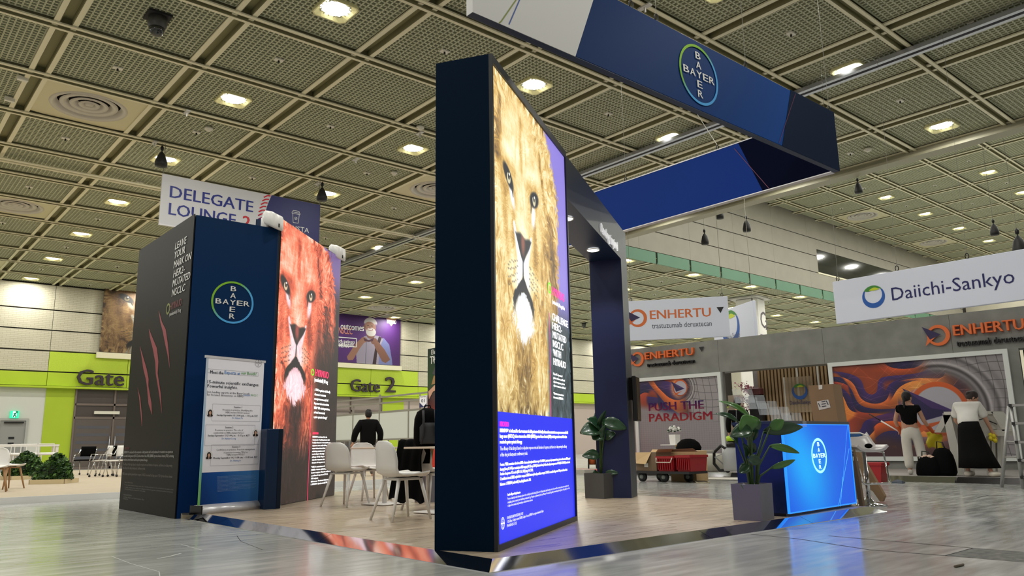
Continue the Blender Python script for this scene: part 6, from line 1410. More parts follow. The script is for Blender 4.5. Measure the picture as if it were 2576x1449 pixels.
def shoes(V_, m_, t, s='LR', w=.045):
    for k in s:
        a, b_ = V_['an'+k], V_['toe'+k]; w = w*1.35; N = [((a.x, a.y-.06, .05), (w, .055)), ((lerp(a, b_, .5).x, lerp(a, b_, .5).y, .052), (w, .056)), ((b_.x, b_.y+.05, .042), (w*.95, .042))]; skin('shoe', [(tuple(p), r) for p, r in N], [(0, 1), (1, 2)], m_, t, 2)
def trousers(V_, m_, t, r=(.165, .125), rk=.085, ra=.07):
    V = V_; ch_ = [(V['pelvis']+Vector((0, 0, .09)), (r[0]*.88, r[1]*.88), None), (V['pelvis']-Vector((0, 0, .03)), r, 0)]
    for s in 'LR':
        k = len(ch_); ch_ += [(lerp(V['hip'+s], V['kn'+s], .25), .105, 1), (V['kn'+s], rk, k), (lerp(V['kn'+s], V['an'+s], .6), (rk+ra)/2, k+1), (V['an'+s]+Vector((0, 0, .03)), ra, k+2)]
    garment('trousers', V, ch_, m_, t)
def top(V_, m_, t, name='shirt', r=(.185, .135), full=True, hem=.04, ra=.062, slv=1.0, rs_=.075):
    V = V_; ch_ = [(V['pelvis']+Vector((0, 0, hem)), (r[0]*.98, r[1]), None), (lerp(V['pelvis'], V['chest'], .5), (r[0]*.92, r[1]*.95), 0), (V['chest'], r, 1), (lerp(V['chest'], V['neck'], .75), (.085, .075), 2)]
    for s in 'LR':
        k = len(ch_); ch_ += [(V['sh'+s], rs_, 2), (lerp(V['sh'+s], V['el'+s], slv if slv < 1 else 1), ra, k)]
        if full: ch_ += [(lerp(V['el'+s], V['wr'+s], .92), ra*.8, k+1)]
    garment(name, V, ch_, m_, t)
def hair(V_, hr, t, kind='short', m_=hairb):
    hd = V_['head']; q = MB(); q.ellipsoid(hd+hr @ Vector((0, -.018, .022)), .086, .098, .112, 16, 10, hr)
    if kind == 'tail': q.ellipsoid(hd+hr @ Vector((0, -.105, -.03)), .032, .03, .07, 10, 7, hr); q.ellipsoid(hd+hr @ Vector((0, -.12, -.13)), .026, .022, .09, 10, 7, hr)
    if kind == 'bun': q.ellipsoid(hd+hr @ Vector((0, -.10, .03)), .045, .04, .045, 10, 7, hr)
    rs = random.Random(2)
    if kind == 'short':
        for k in range(26): a, b_ = rs.uniform(0, 2*PI), rs.uniform(.1, 1.2); q.ellipsoid(hd+hr @ Vector((.07*math.cos(a)*math.cos(b_), -.02+.08*math.sin(a)*math.cos(b_), .03+.095*math.sin(b_))), .022, .022, .02, 6, 4, hr)
    q.build('hair', m_, t)
# man in black walking away behind the tables
pm = Vector((10.15, 17.35, 0))
J = stand(elL=(-.33, -.06, 1.14), wrL=(-.36, .06, .90), elR=(.30, -.08, 1.14), wrR=(.30, .05, .90), knL=(-.10, .10, .48), anL=(-.11, .12, .08), toeL=(-.11, .25, .05), knR=(.10, -.02, .48), anR=(.11, -.16, .10), toeR=(.12, -.03, .04))
t, V_, hr, _, _ = person('person in a black jacket seen from behind, walking past the white panels', pm, math.atan2(pm.y, pm.x)-PI/2+R(8), J)
blackm = mat('jacket_black', (10, 10, 11), .9, spec=.15)
top(V_, blackm, t, 'jacket', r=(.235, .175), hem=-.20, ra=.088, rs_=.115); trousers(V_, mat('trouser_taupe', (92, 84, 78), .8), t); shoes(V_, blackm, t); hair(V_, hr, t)
# two women at the far booth
p1_ = px(2303, 1196, 16.1); p1_.z = EZ; ang = math.atan2(p1_.y, p1_.x)-PI/2
J = stand(pelvis=(0, 0, .88), chest=(0, .0, 1.22), neck=(.0, .02, 1.36), head=(.01, .03, 1.49), shL=(-.17, 0, 1.29), shR=(.17, 0, 1.29), elL=(-.25, .0, 1.03), elR=(.26, .02, 1.02), wrL=(-.19, .12, .86), wrR=(.36, .14, .86), hipL=(-.09, 0, .83), hipR=(.09, 0, .83), knL=(-.09, .03, .46), knR=(.14, .03, .46), anL=(-.08, -.02, .07), anR=(.17, -.02, .07), toeL=(-.08, .10, .04), toeR=(.18, .10, .04), turn=(R(-35), R(0)))
t, V_, hr, N_, E__ = person('person in a black top and white trousers holding a white pole', (p1_.x, p1_.y, EZ), ang, J)
top(V_, blackm, t, 'top', r=(.165, .125), full=False, hem=.035, ra=.068, slv=.38, rs_=.07); trousers(V_, mat('trouser_white', (206, 202, 192), .8, noise=.05, nscale=6), t, rk=.098, ra=.085); shoes(V_, mat('shoe_pale', (190, 186, 178), .7), t, w=.04); hair(V_, hr, t, 'tail')
glv = mat('glove_orange', (196, 84, 34), .5)
for s in 'LR':
    a, b_ = V_['el'+s], V_['wr'+s]; d_ = (b_-a); skin('glove', [(tuple(lerp(a, b_, .45)), .048), (tuple(lerp(a, b_, .8)), .042), (tuple(b_), .038), (tuple(b_+d_.normalized()*.08), (.042, .026)), (tuple(b_+d_.normalized()*.14), (.032, .02))], [(0, 1), (1, 2), (2, 3), (3, 4)], glv, t, 2)
hL = V_['wrL']+(V_['wrL']-V_['elL']).normalized()*.07
mw = Matrix.Translation((p1_.x, p1_.y, EZ)) @ Matrix.Rotation(ang, 4, 'Z'); ha = mw @ hL; hb_ = px(2186, 1041, ha.x-.1)
tt = thing('cleaning_pole', 'white cleaning pole with a dark tip held in an orange glove', 'pole', ha)
q = MB(); v_ = hb_-ha; q.smooth = True; q.tube([-v_*.12, v_*.62], .014, 8); q.build('pole_shaft', shell_w, tt); q = MB(); q.tube([v_*.62, v_], .010, 8); q.build('pole_tip', blk, tt)
hR = V_['wrR']+(V_['wrR']-V_['elR']).normalized()*.10; hw = mw @ hR
yl = mat('cloth_yellow', (214, 196, 40), .7)
tt = surf(lambda u, v: ((u-.5)*.26+.02*math.sin(v*7), .03*math.sin(u*8+v*5), -.30*v+.03*math.sin(u*6)), 8, 8, 'yellow_cloth', yl, None, .006); tt.location = (hw.x, hw.y, hw.z); tt.rotation_euler = (0, 0, ang); tag(tt, 'yellow cleaning cloth hanging from the orange-gloved hand', 'cleaning cloth')
p2_ = px(2458, 1203, 15.8); p2_.z = EZ; ang = math.atan2(p2_.y, p2_.x)-PI/2-R(20)
J = stand(pelvis=(-.03, .0, .88), chest=(-.06, .10, 1.20), neck=(-.03, .20, 1.31), head=(.0, .27, 1.42), shL=(-.23, .10, 1.27), shR=(.14, .10, 1.27), elL=(-.30, .16, 1.00), elR=(.20, .22, 1.0), wrL=(-.22, .30, .86), wrR=(.24, .32, .78), hipL=(-.11, 0, .83), hipR=(.07, 0, .83), knL=(-.13, .02, .45), knR=(.18, -.02, .45), anL=(-.13, -.02, .07), anR=(.28, -.10, .07), toeL=(-.13, .12, .04), toeR=(.36, .0, .04), turn=(R(-50), R(-35)))
t, V_, hr, _, _ = person('person in a white shirt and long black skirt bending over the white kiosk', (p2_.x, p2_.y, EZ), ang, J)
top(V_, mat('shirt_white', (224, 222, 216), .8, noise=.05, nscale=6), t, 'shirt', r=(.205, .15), full=False, hem=-.02, ra=.09, slv=.85, rs_=.09); hair(V_, hr, t, 'bun', mat('hair_brown', (40, 26, 22), .6)); shoes(V_, mat('clog_cream', (222, 216, 200), .5), t, w=.052)
q = MB(); n_ = 24; q.smooth = True
q.loft([[(cx2+rx_*math.cos(2*PI*k/n_)*(1+.05*math.sin(k*2.1)*fl_), cy2+ry_*math.sin(2*PI*k/n_)*(1+.06*math.sin(k*1.7)*fl_), z) for k in range(n_)] for cx2, cy2, rx_, ry_, z, fl_ in ((-.03, .02, .165, .13, .98, 0), (-.02, 0, .195, .155, .84, .2), (.0, 0, .23, .18, .62, .5), (.04, -.02, .28, .21, .36, 1), (.08, -.04, .33, .24, .15, 1.3))], True); q.build('skirt', blackm, t)
hR = V_['wrR']; mw = Matrix.Translation((p2_.x, p2_.y, EZ)) @ Matrix.Rotation(ang, 4, 'Z'); hw = mw @ (hR+Vector((0, .0, -.05)))
q = MB()
for k in range(7): q.ellipsoid((.035*math.cos(k*2.3), .03*math.sin(k*1.9), -.02*k+.02), .045, .035, .045, 10, 6)
tag(q.build('yellow_cloth', yl, loc=(hw.x, hw.y, hw.z)), 'crumpled yellow cloth in the hand of the person in white', 'cleaning cloth')
# person behind the plant
p3 = px(1866, 1165, 16.6); J = stand()
t, V_, hr, _, _ = person('person in black with a cap, half hidden behind the tall plant', (p3.x, p3.y, EZ), math.atan2(p3.y, p3.x)-PI/2, J)
top(V_, blackm, t, 'jacket', ra=.07); trousers(V_, blackm, t); shoes(V_, blackm, t); hair(V_, hr, t)
# ================================================================ FAR BOOTH FURNITURE
# white kiosk: two leaning slab legs carrying a slanted open tray
kx = 16.3; ka, kb = px(2352, 1200, kx), px(2530, 1085, kx)
t = thing('demo_kiosk', 'white angular kiosk with an open slanted tray top on leaning legs', 'kiosk', (kx, ka.y, EZ), 0)
km = mat('kiosk_white', (208, 206, 198), .4)
def kp(x, y): p = px(x, y, kx); return p.y-ka.y, p.z-EZ
def slab(pts, x0, x1, name): q = MB(); P_ = [kp(*p) for p in pts]; q.loft([[(x0, a, b_) for a, b_ in P_], [(x1, a, b_) for a, b_ in P_]], True); q.build(name, km, t)
slab([(2350, 1088), (2376, 1038), (2396, 1038), (2366, 1088)], 0, .5, 'leaning_leg'); slab([(2371, 1040), (2390, 1040), (2430, 1201), (2404, 1201)], 0, .5, 'leg_slab')
slab([(2390, 1038), (2500, 1036), (2531, 1082), (2531, 1090), (2440, 1092), (2440, 1084)], .0, .04, 'tray_front'); slab([(2446, 1040), (2496, 1038), (2526, 1080), (2450, 1082)], .02, .05, 'tray_floor')
for a_ in ([(2376, 1036), (2500, 1034), (2500, 1042), (2378, 1044)], [(2496, 1036), (2502, 1036), (2534, 1084), (2524, 1084)], [(2440, 1084), (2532, 1080), (2532, 1097), (2440, 1097)]): slab(a_, -.05, .5, 'tray_rim')
slab([(2474, 1042), (2480, 1042), (2508, 1080), (2498, 1080)], -.03, .02, 'tray_divider')
for x in (2478, 2492, 2506): slab([(x-5, 1097), (x+4, 1097), (x+5, 1196), (x-3, 1196)], .15, .30, 'kiosk_column')
q = MB(); q.smooth = True; p_ = kp(2480, 1060); q.tube([(-.06, p_[0]+.2, p_[1]), (-.1, p_[0], p_[1]+.05), (-.06, p_[0]-.2, p_[1]-.06)], .01, 6); q.build('loose_cable', blk, t)
# step ladder
lx_ = 14.1; la = px(2470+50, 1228, lx_)
alad = mat('ladder_alu', (160, 160, 158), .35, metal=.5); t = thing('step_ladder', 'aluminium step ladder at the right edge of the picture', 'ladder', (lx_, la.y, 0), R(0))
def lp(x, y, dx=0.0): p = px(x, y, lx_+dx); return (dx, p.y-la.y, max(p.z, 0))
for pts, dx in (([(2542, 1019), (2576, 1240)], 0), ([(2538, 1022), (2520, 1228)], .3), ([(2640, 1019), (2672, 1240)], 0), ([(2600, 1022), (2590, 1228)], .4)): q = MB(); a_, b_ = lp(*pts[0], dx), lp(*pts[1], dx); b_ = (b_[0], b_[1], .0); q.tube([a_, b_], .028, 6); q.build('rail', alad, t)
for x, y in ((2545, 1019), (2553, 1064), (2561, 1111), (2569, 1157), (2575, 1200)): q = MB(); a_ = lp(x, y); q.box(-.05, .06, a_[1]-.68, a_[1], a_[2]-.025, a_[2]+.01); q.build('step', alad, t); q = MB(); q.box(-.055, .065, a_[1]-.015, a_[1]+.03, a_[2]-.03, a_[2]+.015); q.build('step_cap', blk, t)
q = MB(); q.tube([lp(2526, 1150, .3), lp(2566, 1150)], .012, 5); q.tube([lp(2530, 1110, .3), lp(2556, 1112)], .012, 5); q.build('spreader', alad, t)
# bags on the platform
def bag(x, y, X, sx, sy, sz, label, name='duffel_bag', m_=cloth, seed=1, extra=None):
    p = px(x, y, X); t = thing(name, label, 'bag', (X, p.y, EZ), R(-90)); rs = random.Random(seed); q = MB(); q.smooth = True
    q.loft([[(sx*s*math.copysign(abs(math.cos(a))**.7, math.cos(a))*(1+.06*math.sin(3*a+seed)), sy*s*math.copysign(abs(math.sin(a))**.7, math.sin(a)), z*sz+.03*sz*math.sin(5*a+z*4)*(z > .5)) for a in [2*PI*k/20 for k in range(20)]] for s, z in ((.9, 0), (1.05, .12), (1.0, .45), (.85, .75), (.6, .93), (.25, 1.0))], True); q.build('bag_body', m_, t)
    q = MB(); q.smooth = True; q.tube([(-sx*.5, 0, sz*.9), (-sx*.4, -.02, sz*1.25), (sx*.1, -.02, sz*1.22), (sx*.3, 0, sz*.9)], .012, 6); q.build('handle', blk, t); return t
t = bag(2340, 1199, 15.75, .22, .14, .36, 'black glossy bag with an open top and pale cloth inside, left of the pair')
q = MB()
for k in range(5): q.ellipsoid((-.08+.04*k, -.02, .33+.02*(k % 2)), .05, .05, .04, 8, 5)
q.build('pale_cloth', mat('cloth_peach', (206, 176, 156), .7), t)
bag(2379, 1199, 15.85, .20, .16, .50, 'large black holdall with a strap, right of the pair', seed=4)
bag(2322, 1198, 15.7, .10, .10, .28, 'small dark bag in front of the white trousers', name='small_bag', seed=6)
# red crates, cartons, trolley
def tz(x, y, X): p = px(x, y, X); return p
TX = 12.9; b0 = px(1604, 1203, TX)
t = thing('platform_trolley', 'flat black platform trolley with rubber wheels carrying cartons and red crates', 'trolley', (TX, b0.y, 0), 0)
ya, yb = 0, px(1733, 1190, TX).y-b0.y; zt0 = px(1660, 1188, TX).z
q = MB(); q.box(0, .62, yb, ya+.15, zt0-.03, zt0+.02); q.build('deck', mat('trolley_black', (26, 26, 28), .6), t)
for x, y in ((1609, 1204), (1664, 1210), (1698, 1207), (1628, 1200)):
    p = px(x, y, TX); q = MB(); yy = p.y-b0.y; q.smooth = True; q.tube([(-.03, yy, .10), (.03, yy, .10)], .10, 16); q.build('wheel', mat('tyre_dark', (28, 32, 30), .6), t, loc=(.1 if x in (1664, 1609) else .45, 0, 0)); q = MB(); q.tube([(-.04, yy, .10), (.04, yy, .10)], .045, 12); q.build('wheel_hub', mat('hub_grey', (120, 126, 120), .5), t, loc=(.1 if x in (1664, 1609) else .45, 0, 0))
def crate_(y0_, y1_, h_, z_, label):
    t = thing('plastic_crate', label, 'crate', (TX+.02, b0.y+(y0_+y1_)/2, z_), 0, 'red plastic crates on the trolley'); w = abs(y1_-y0_)/2; rm = mat('crate_red', (150, 18, 26), .45)
    q = MB()
    def ringc(k, z): return [(.0+(.29-.29*k), -w*k, z), (.29+.29*k, -w*k, z), (.29+.29*k, w*k, z), (.29-.29*k, w*k, z)]
    q.loft([ringc(.88, 0), ringc(1, h_), ringc(.95, h_), ringc(.84, .02)], False); q.add(ringc(.86, .01), [(0, 1, 2, 3)]); q.build('crate_body', rm, t)
    q = MB(); q.loft([ringc(1.0, h_-.05), ringc(1.06, h_-.045), ringc(1.06, h_), ringc(.97, h_)], False); q.build('crate_rim', rm, t)
    for k in range(7): q = MB(); y_ = -w*.8+w*1.6*k/6; q.box(-.0-.012, .02, y_-.008, y_+.008, .03, h_-.06); q.build('rib', rm, t)
    return t
cz = zt0+.021
c1 = px(1650, 1160, TX).y-b0.y; c2 = px(1695, 1160, TX).y-b0.y; c3 = px(1734, 1160, TX).y-b0.y; hc = px(1660, 1148, TX).z-cz
t = crate_(c1, c2+.02, hc, cz, 'red plastic crate with a white handle beside the open carton')
q = MB(); q.smooth = True; q.tube([(-.03, -.2, hc-.03), (-.06, -.18, hc-.12), (-.06, .18, hc-.12), (-.03, .2, hc-.03)], .012, 6); q.build('handle', mat('wire_pale', (210, 196, 180), .4), t)
crate_(c2-.03, c3, hc+.02, cz, 'red ribbed plastic crate at the right end of the trolley')
def carton(y0_, y1_, h_, z_, label, flapdir=-1):
    t = thing('open_carton', label, 'cardboard box', (TX+.05, b0.y+(y0_+y1_)/2, z_)); w = abs(y1_-y0_)/2
    q = MB(); q.box(0, .5, -w, w, 0, h_); q.build('carton_body', cardd, t)
    q = MB(); q.add([(0, -w*.55, h_), (0, w*1.1, h_), (-.06, w*1.15, h_-.22), (-.10, -w*.25, h_-.24)], [(0, 1, 2, 3)]); q.add([(.5, -w, h_), (.5, w, h_), (.55, w, h_+.05), (.55, -w, h_+.05)], [(0, 1, 2, 3)]); q.add([(0, -w, h_), (.5, -w, h_), (.5, -w*1.2, h_+.06), (0, -w*1.2, h_+.06)], [(0, 1, 2, 3)]); q.build('flap', mat('cardboard_pale', (196, 166, 122), .8), t)
    q = MB(); q.box(-.004, 0, -.05, .05, h_-.30, h_-.22); q.build('label', mat('label_white', (206, 204, 200)), t); return t
k0, k1_, k2_ = [px(x, 1160, TX).y-b0.y for x in (1596, 1649, 1680)]; hk = px(1625, 1138, TX).z-cz
carton(k0, k1_+.02, hk, cz, 'worn brown carton with a folded-down flap beside the arch post')
t = thing('open_carton', 'second pale carton standing behind the red crate', 'cardboard box', (TX+.66, b0.y+(k1_+k2_)/2, 0)); q = MB(); q.box(0, .4, -.35, .3, 0, hk+cz+.02); q.build('carton_body', mat('cardboard_pale', (196, 166, 122)), t); q = MB(); q.add([(0, -.42, hk+cz), (0, .3, hk+cz), (-.05, .28, hk+cz+.05), (-.05, -.34, hk+cz+.07)], [(0, 1, 2, 3)]); q.build('flap', cardm, t)
# folding table with a black bag and small things
FX = 14.6; f0, f1 = px(1680, 1138, FX), px(1756, 1138, FX); ft = thing('folding_table', 'grey folding table with thin legs behind the red crates', 'table', (FX, f1.y, 0), 0)
zz3 = px(1720, 1133, FX).z; wy_ = f0.y-f1.y
q = MB(); q.bevbox(0, .6, 0, wy_, zz3-.06, zz3, .01); q.build('tabletop', mat('table_grey', (170, 166, 156), .5), ft)
lm_ = mat('leg_beige', (150, 146, 132), .4)
for y_, d_ in ((.12, .0), (.12, -.22), (wy_-.12, 0), (wy_-.12, .22)):
    for x_ in (.06,): q = MB(); q.tube([(x_, y_, zz3-.05), (x_, y_+d_, 0)], .018, 6); q.build('leg', lm_, ft)
q = MB(); q.tube([(.06, .12, .3), (.06, -.02, .35)], .01, 5); q.build('brace', lm_, ft)
pb = px(1712, 1132, FX); t = thing('shoulder_bag', 'black soft bag lying on the folding table', 'bag', (FX+.3, pb.y, zz3), R(90)); q = MB(); q.smooth = True
q.loft([[(.34*s*math.cos(a), .16*s*math.sin(a), z) for a in [2*PI*k/18 for k in range(18)]] for s, z in ((.95, 0), (1, .06), (.85, .16), (.5, .24), (.2, .26))], True); q.build('bag_body', cloth, t); q = MB(); q.smooth = True; q.tube([(.05, -.16, .08), (.25, -.15, .10), (.42, -.08, .10)], .03, 8); q.build('strap', mat('strap_tan', (150, 112, 60), .5), t)
# white flower vase on a small white table
pv = px(1698, 1118, 15.9); t = thing('flower_vase', 'white square vase of small white flowers on the white side table', 'vase', (15.9, pv.y, pv.z), 0)
q = MB(); q.loft([[(-w, -w, z), (w, -w, z), (w, w, z), (-w, w, z)] for w, z in ((.085, 0), (.10, .24), (.085, .24))], True); q.build('vase', shell_w, t)
rs = random.Random(8); q = MB(); q2 = MB()
for k in range(46): a, b_ = rs.uniform(0, 2*PI), rs.uniform(-.2, 1.5); v_ = Vector((.15*math.cos(a)*math.cos(b_), .15*math.sin(a)*math.cos(b_), .33+.11*math.sin(b_))); (q if k % 3 else q2).ellipsoid(v_, .032, .032, .026, 7, 4)
q.build('flowers', mat('petal_white', (232, 232, 226), .6), t, kind='stuff'); q2.build('leaves', leafd, t, kind='stuff')
t = thing('side_table', 'thin white round table top carrying the flower vase', 'table', (15.9, pv.y, EZ)); q = MB(); hz_ = pv.z-EZ; q.lathe([(.0, hz_-.03), (.36, hz_-.02), (.36, hz_)], 24); q.build('tabletop', shell_w, t); q = MB(); q.lathe([(.03, 0), (.03, hz_-.02)], 10); q.build('column', shell_w, t); q = MB(); q.lathe([(.2, 0), (.2, .015)], 18); q.build('foot_disc', shell_w, t)
pp = px(1765, 1180, 15.6); t = thing('pouf', 'cream upholstered pouf behind the folding table legs', 'pouf', (15.6, pp.y, EZ)); q = MB(); q.smooth = True; q.bevbox(0, .6, -.34, .34, 0, px(1765, 1142, 15.6).z-EZ, .06); q.build('cushion', mat('pouf_cream', (196, 194, 180), .7), t); q = MB(); q.box(-.003, .003, -.004, .004, .06, .5); q.build('seam', mat('seam_grey', (150, 148, 136), .8), t)
# vacuum cleaner
pv = px(1845, 1180, 15.3); t = thing('vacuum_cleaner', 'grey vacuum cleaner with black hose and lime top behind the plant', 'vacuum cleaner', (15.3, pv.y, EZ), 0)
q = MB(); q.lathe([(.20, .05), (.22, .10), (.22, .42), (.16, .52), (.10, .56)], 20); q.build('drum', mat('vac_grey', (150, 152, 154), .4), t)
q = MB(); q.lathe([(.10, .56), (.12, .58), (.12, .66), (.05, .72)], 16); q.build('motor_cap', mat('monitor_black', (8, 9, 10)), t); q = MB(); q.lathe([(.12, .70), (.11, .80), (.02, .82)], 16); q.build('lime_lid', mat('lime_plastic', (170, 210, 40), .4), t)
q = MB(); q.smooth = True; q.tube([(0, .12, .5), (0, .28, .60), (0, .48, .45), (0, .50, .20), (0, .36, .05), (0, .15, .06)], .035, 8); q.build('hose', blk, t); q = MB(); q.smooth = True; q.tube([(-.1, .10, .12), (-.12, .38, .35), (-.1, .1, .45)], .018, 6); q.build('wand', mat('vac_grey', (150, 152, 154)), t)
for y_ in (-.15, .15): q = MB(); q.smooth = True; q.tube([(-.02, y_, .05), (.02, y_, .05)], .05, 10); q.build('wheel', blk, t)
# white sheet, rope, red bin, rag on the floor
P_ = [pz(1730, 1206), pz(1800, 1199), pz(1880, 1197), pz(1880, 1209)]; q = MB(); q.add([(p.x, p.y, .004+.004*k) for k, p in enumerate(P_)], [(0, 1, 2, 3)]); q.add([(p.x, p.y, .001) for p in P_], [(3, 2, 1, 0)]); tag(q.build('floor_sheet', mat('sheet_plain', (226, 222, 212), .5)), 'white sheet lying flat on the floor before the far booth', 'sheet')
q = MB(); q.smooth = True; P_ = [pz(x, y, .012) for x, y in ((1702, 1198), (1722, 1208), (1745, 1210), (1775, 1210), (1786, 1214), (1755, 1215), (1748, 1211), (1742, 1202))]; q.tube([(p.x, p.y, .012) for p in P_], .010, 6); tag(q.build('rope', mat('rope_pale', (166, 158, 130), .8)), 'pale twisted rope trailing from the trolley over the floor', 'rope')
pr = pz(2196, 1213); t = thing('red_bin', 'red plastic tub behind the bar stool', 'bucket', (pr.x, pr.y, 0)); q = MB(); q.loft([[(-.0, -.18*k, z), (.3*k, -.18*k, z), (.3*k, .18*k, z), (0, .18*k, z)] for k, z in ((.85, 0), (1, .30))], True); q.build('tub', mat('crate_red', (150, 18, 26)), t); q = MB(); q.bevbox(-.02, .33, -.20, .20, .30, .36, .01); q.build('tub_lid', mat('crate_red', (150, 18, 26)), t)
q = MB(); rs = random.Random(4); P_ = [pz(2242, 1216), pz(2258, 1212), pz(2278, 1215), pz(2270, 1217), pz(2256, 1216)]; c_ = sum((Vector((p.x, p.y, 0)) for p in P_), Vector())/5; q.loft([[(p.x, p.y, .001) for p in P_], [((p.x*.9+c_.x*.1), (p.y*.9+c_.y*.1), .03+.02*(k % 2)) for k, p in enumerate(P_)]], True); tag(q.build('floor_rag', mat('rag_slate', (70, 78, 90), .8)), 'small slate-coloured rag on the floor near the red tub', 'rag')
q = MB(); a, b_ = pz(2402, 1425, .008), pz(2423, 1420, .008); q.tube([a, b_], .008, 6); tag(q.build('wood_scrap', mat('scrap_brown', (96, 88, 74), .7)), 'tiny stick lying on the concrete floor at lower right', 'debris')
# ================================================================ BEHIND THE BOOTH: SHELL PANELS, POSTERS
XS = 15.5; FS = Fr((XS, 30.0, 0), R(-90))
sp = thing('shell_partition', 'row of white shell-scheme panels on grey posts with open rails above', 'partition', (XS, 30.0, 0), R(-90))
pg = mat('post_grey', (150, 146, 138), .4, metal=.3); pw = mat('panel_white', (206, 210, 202), .55); pp_ = mat('panel_rose', (196, 170, 164), .6)
zt2 = FS.uv(1000, 1035)[1]; zb2 = FS.uv(1000, 1104)[1]; Z3 = FS.uv(1000, 995)[1]; Z4 = FS.uv(980, 1010)[1]
edges_ = [FS.uv(x, 1100)[0] for x in (800, 843, 880, 978, 1026, 1058)]; ue = FS.uv(1503, 1100)[0]
x_ = edges_[0]-3; es = []
while x_ < ue-.6: es.append(x_); x_ += 1.98
for k, (a, c) in enumerate(zip(es[:-1], es[1:])):
    q = MB(); q.box(a+.025, c-.025, -.01, .01, zb2, zt2); q.build('wall_panel', pw if a < FS.uv(1066, 1100)[0] else pp_, sp)
    q = MB(); q.box(a-.025, a+.025, -.03, .03, 0, Z3+.1 if k % 2 == 0 else zt2+.35); q.build('post', pg, sp)
    for u2 in (a+.66, a+1.32): q = MB(); q.box(u2-.015, u2+.015, -.015, .015, .2, zb2-.02); q.build('baluster', pg, sp)
for z_ in (zb2-.01, zt2+.02, zt2+.35, Z3): q = MB(); q.box(es[0], es[-1], -.025, .025, z_-.03, z_+.03); q.build('rail', pg, sp)
q = MB(); q.box(es[0], es[-1], -.02, .02, .15, .2); q.build('rail', pg, sp)
q = MB(); q.box(XS+.3, XS+2.3, 14.6, 36, .001, .02); o = q.build('red_carpet', mat('carpet_red', (176, 26, 34), .95, noise=.1, nscale=30)); tag(o, 'red carpet behind the white shell-scheme panels', 'carpet')
q = MB(); q.box(XS-.5, XS-.1, 14.6, 36, .0, .12); struct(tag(q.build('kerb_step', mat('kerb_grey', (168, 164, 154), .7)), 'low grey step before the red carpet', 'step'))
# upright poster with a woman and number sign
pu = px(1090, 1180, 14.4); FP = Fr((14.4, px(1075, 1100, 14.4).y, 0), R(-90)); z1p = FP.uv(1077, 878)[1]; w1p = FP.uv(1112, 1000)[0]+.6
t = thing('poster_banner', 'tall green and red poster showing a person in a dark hat beside the navy pillar', 'banner', (14.4, FP.o.y, 0), R(-90))
q = MB(); q.box(0, w1p, 0, .04, .05, z1p); q.build('poster_sheet', grad_mat('poster_green_red', [(0, (196, 60, 44)), (.42, (190, 62, 48)), (.52, (96, 52, 50)), (.62, (70, 60, 60)), (.72, (50, 76, 46)), (1, (32, 44, 38))], 2, 0, z1p, .5), t)
def pp2(x, y): return FP.uv(x, y)
q = MB(); polyz(q, [pp2(1088, 940), pp2(1098, 915), pp2(1110, 905), pp2(1112, 960), pp2(1096, 945)], -.01); q.build('printed_hat', mat('print_hat', (50, 46, 54), .5), t)
q = MB(); polyz(q, [pp2(1078, 985), pp2(1098, 965), pp2(1112, 962), pp2(1112, 975), pp2(1090, 985), pp2(1080, 1005)], -.012); q.build('printed_arm', mat('print_skin_tone', (196, 150, 126), .5), t)
q = MB(); polyz(q, [pp2(1086, 968), pp2(1092, 945), pp2(1098, 945), pp2(1096, 965)], -.013); q.build('printed_hair', mat('print_hair_gold', (150, 112, 64), .5), t)
q = MB(); a = pp2(1082, 916); put_text(q, 'The', a[0], a[1], .26, y=-.014, bold=.01); a = pp2(1086, 892); put_text(q, 'Elevate', a[0], a[1], .16, y=-.014); a = pp2(1090, 900); put_text(q, 'patient', a[0], a[1]-.08, .16, y=-.014); a = pp2(1088, 1050); put_text(q, 'beyond', a[0], a[1], .16, y=-.014); q.build('lettering', mwh, t)
q = MB(); q.box(-.05, w1p+.05, -.15, .2, 0, .05); q.build('poster_foot', pg, t)
FQ = Fr((14.3, px(1057, 1100, 14.3).y, 0), R(-90)); a, c = FQ.uv(1057, 996), FQ.uv(1074, 1024)
t = thing('number_sign', 'small white post sign with the number 01 and a navy tip', 'sign', (14.3, FQ.o.y, 0), R(-90))
q = MB(); q.box(a[0], c[0], -.02, .02, c[1], a[1]); q.build('sign_plate', mat('sheet_white', (214, 212, 220)), t); q = MB(); q.box(a[0]-.03, a[0], -.02, .02, 0, a[1]+.05); q.build('sign_post', pg, t)
q = MB(); w_3 = c[0]-a[0]; put_text(q, '01', a[0]+w_3*.25, c[1]+(a[1]-c[1])*.42, (a[1]-c[1])*.30, width=w_3*.5, y=-.024, bold=.02); put_text(q, 'POSTER', a[0]+w_3*.1, c[1]+(a[1]-c[1])*.85, .05, width=w_3*.8, y=-.024); q.build('lettering', dk, t)
q = MB(); polyz(q, [(a[0], c[1]), (c[0], c[1]), (c[0], c[1]+.12), (a[0]+w_3*.6, c[1]+.02), (a[0], c[1]+.16)], -.025); q.build('navy_tip', dkn, t)
q = MB(); disc(q, 0, 0, .05, 0, 12); g0 = FQ.uv(1058, 1041); q.build('green_lamp', mat('lamp_green', (90, 230, 190), .5, emit=1.2), t, loc=(g0[0], -.03, g0[1]))
